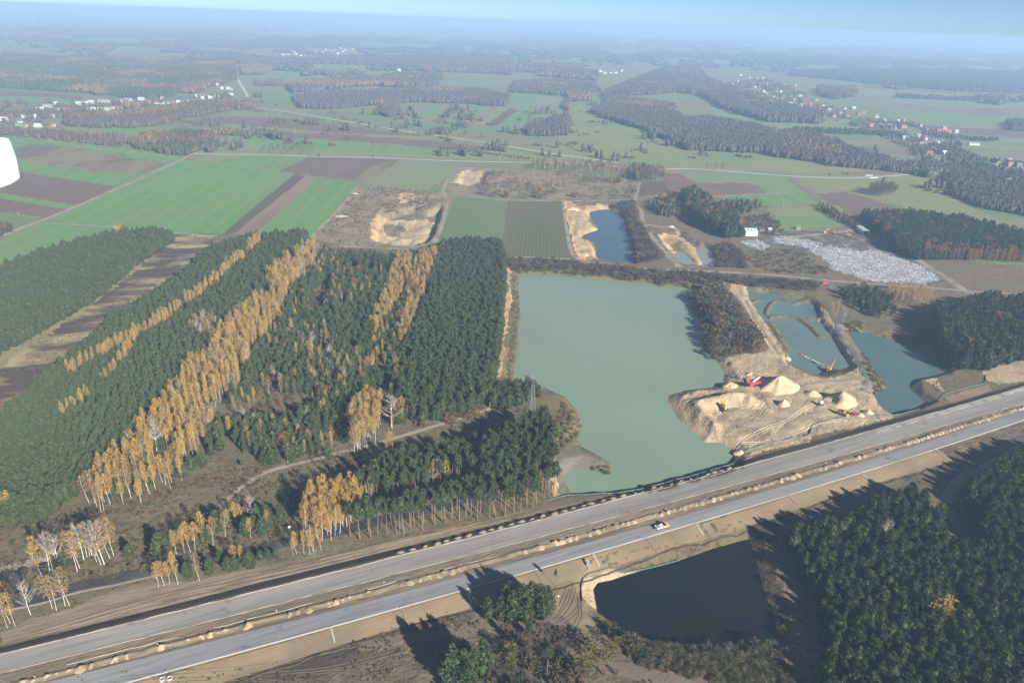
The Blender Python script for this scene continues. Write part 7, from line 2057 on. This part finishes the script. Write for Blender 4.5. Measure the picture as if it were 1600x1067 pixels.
for i in range(8):
    x, y = P(1578 + i * 2.6, 614.5 - i * .75, ZH)
    tag(link('marker_bollard', pm, None, (x, y, H1(x, y))), 'white marker bollard in the row by the upper carriageway', 'bollard', 'white bollards by the upper carriageway')
sm_ = MB().tube((0, 0, 0), (0, 0, .9), .06, .05, 5).box((0, 0, .85), (.22, .22, .3)).mesh('survey_stake', WHITE)
for px, py in [(432,955),(247,1008),(55,1059),(600,911),(1106,779),(1040,797),(1290,724)]:
    x, y = P(px, py, ZH)
    tag(link('survey_stake', sm_, None, (x, y, H1(x, y))), 'white survey stake standing in the motorway median', 'stake', 'survey stakes in the median')
# bridge with white parapets on the pale road
for nm, a, b in (('far', (1352, 275.3), (1363, 275.3)), ('near', (1359, 279.3), (1371, 279.0))):
    p, q = np.array(P(*a)), np.array(P(*b))
    d = q - p
    L = np.linalg.norm(d)
    t = thing('bridge_parapet', 'white bridge parapet on the %s side of the pale road' % nm, 'parapet', (*((p + q) / 2), 0), math.atan2(d[1], d[0]))
    MB().box((0, 0, 1.3), (L, .5, .5)).part('rail', WHITE, t)
    for k in np.linspace(-.46, .46, 5):
        MB().box((L * k, 0, .5), (.5, .45, 1.4)).part('post', WHITE, t)
# landfill waste
def waste():
    vars_ = []
    for i, c in enumerate([(.56, .57, .58), (.42, .48, .54), (.46, .41, .36), (.14, .13, .13), (.62, .62, .60), (.28, .36, .46)]):
        r = np.random.default_rng(60 + i)
        mb = MB()
        for k in range(3):
            mb.box(r.uniform(-.7, .7, 3) * np.array([1, 1, .2]) + np.array([0, 0, .25]), r.uniform(.25, .8, 3) * np.array([1.2, 1, .5]), r.uniform(0, 3), r.normal(0, .4), r.normal(0, .4))
        vars_.append([mb.mesh('waste_bits', plain('waste %d' % i, c, .6))])
    r = np.random.default_rng(66)
    pts = []
    for px, gap in (([(1262,390),(1300,386),(1340,394),(1362,390),(1400,402),(1442,416),(1470,437),(1450,444),(1365,440),(1305,423),(1285,402)], 1.9),
                    ([(1207,371),(1222,368),(1262,374),(1292,388),(1280,392),(1240,384),(1212,380)], 2.6), ([(1156,377),(1184,374),(1202,384),(1196,392),(1170,386)], 2.6), ([(1300,372),(1345,384),(1345,392),(1300,386),(1270,380)], 4.5)):
        poly = PP(px)
        lo, hi = poly.min(0), poly.max(0)
        n = int((hi[0] - lo[0]) * (hi[1] - lo[1]) / gap ** 2)
        x, y = r.uniform(lo[0], hi[0], n), r.uniform(lo[1], hi[1], n)
        k = inpoly(x, y, poly) & (fbm(x, y, 14, 3, 12) > -.22)
        x, y = x[k], y[k]
        zz = H(x, y)
        for i in range(len(x)):
            s = r.uniform(.4, 1.15)
            pts.append((x[i], y[i], zz[i], s, s, r.uniform(0, 6.28), int(r.choice(6, p=[.34, .17, .12, .15, .12, .10])), 0, 0))
    instancer('landfill_waste', pts, vars_, 'white and blue scattered waste covering the landfill')
waste()
# clods and stones on the quarry floor and the works
def clods():
    vars_ = []
    for i, mt_ in enumerate([M_HEAP, MZ['works'], M_MOUND]):
        vars_.append([heap_mesh('clod', .8, .6, .6, mt_, 80 + i, 8, 3, gully=.3)])
    r = np.random.default_rng(3)
    pts = []
    for px, n, kinds in (([(1128,440),(1165,440),(1200,520),(1240,575),(1150,600),(1125,605),(1140,560),(1195,548),(1150,470)], 420, (0, 2)),
                         ([(100,1060),(400,1036),(612,980),(850,912),(900,960),(820,1000),(600,1067),(200,1100)], 500, (1, 1)), ([(1285,485),(1300,500),(1362,590),(1380,640),(1360,650),(1335,590),(1300,530)], 260, (0, 2)),
                         ([(490,372),(540,318),(562,290),(690,300),(690,355),(650,385)], 400, (1, 2)), ([(1170,830),(1290,775),(1460,725),(1500,740),(1320,790),(1230,825)], 240, (1, 2)),
                         ([(885,315),(945,320),(918,345),(930,400),(905,405)], 260, (0, 2))):
        poly = PP(px)
        lo, hi = poly.min(0), poly.max(0)
        m = 0
        x, y = r.uniform(lo[0], hi[0], n * 3), r.uniform(lo[1], hi[1], n * 3)
        k = inpoly(x, y, poly) & (fbm(x, y, 9, 3, 33) > 0.0)
        x, y = x[k][:n], y[k][:n]
        zz = H(x, y)
        for i in range(len(x)):
            if zz[i] < WZ + .2: continue
            s = r.uniform(.25, .95)
            pts.append((x[i], y[i], zz[i] - .05, s, s, r.uniform(0, 6.28), int(kinds[int(r.integers(2))]), 0, 0))
    instancer('earth_clods', pts, vars_, 'loose clods of sand and earth on the worked ground')
clods()

# ------------------------------------------------------------------ the aircraft's own white strut end, just inside the frame
def strut():
    V, F = [], []
    n, k = 20, 10
    for j in range(k + 1):
        v = -math.pi / 2 + math.pi * j / k
        for i in range(n):
            u = 2 * math.pi * i / n
            cu, su, cv, sv = math.cos(u), math.sin(u), math.cos(v), math.sin(v)
            f = lambda q, e: math.copysign(abs(q) ** e, q)
            V.append((0.42 * f(cv, .3) * f(cu, .5) + 0.05 * sv, 0.07 * f(cv, .8) * f(su, .8), 0.150 * f(sv, .3)))
    for j in range(k):
        for i in range(n):
            F.append((j * n + i, j * n + (i + 1) % n, (j + 1) * n + (i + 1) % n, (j + 1) * n + i))
    dist = 4.2
    a, b = (-97 - 800) / FPX, (533.5 - 277) / FPX
    pos = Vector((0, 0, CAMH)) + (FWD + RGT * a + UPV * b) * dist
    o = link('aircraft_strut', mesh_np('aircraft_strut', V, F, plain('aircraft enamel', (0.52, 0.54, 0.57), 0.35), True), None, pos, 0)
    o.rotation_euler = (0.0, -0.18, 0.62)
    tag(o, 'white rounded end of the aircraft strut at the picture edge', 'aircraft strut')
strut()

# ------------------------------------------------------------------ haze
def build_haze():
    b = MB().box((0, 60000, (CAMH + 6 - 9) / 2), (300000, 290000, CAMH + 6 + 9))
    m = bpy.data.materials.new('haze air')
    m.use_nodes = True
    nt = m.node_tree
    nt.nodes.clear()
    v = nt.nodes.new('ShaderNodeVolumePrincipled')
    v.inputs['Color'].default_value = (0.40, 0.585, 0.84, 1)
    v.inputs['Density'].default_value = HAZE_DENSITY
    v.inputs['Anisotropy'].default_value = 0.0
    o = nt.nodes.new('ShaderNodeOutputMaterial')
    nt.links.new(v.outputs[0], o.inputs['Volume'])
    tag(b.part('haze', m), kind='stuff')
build_haze()
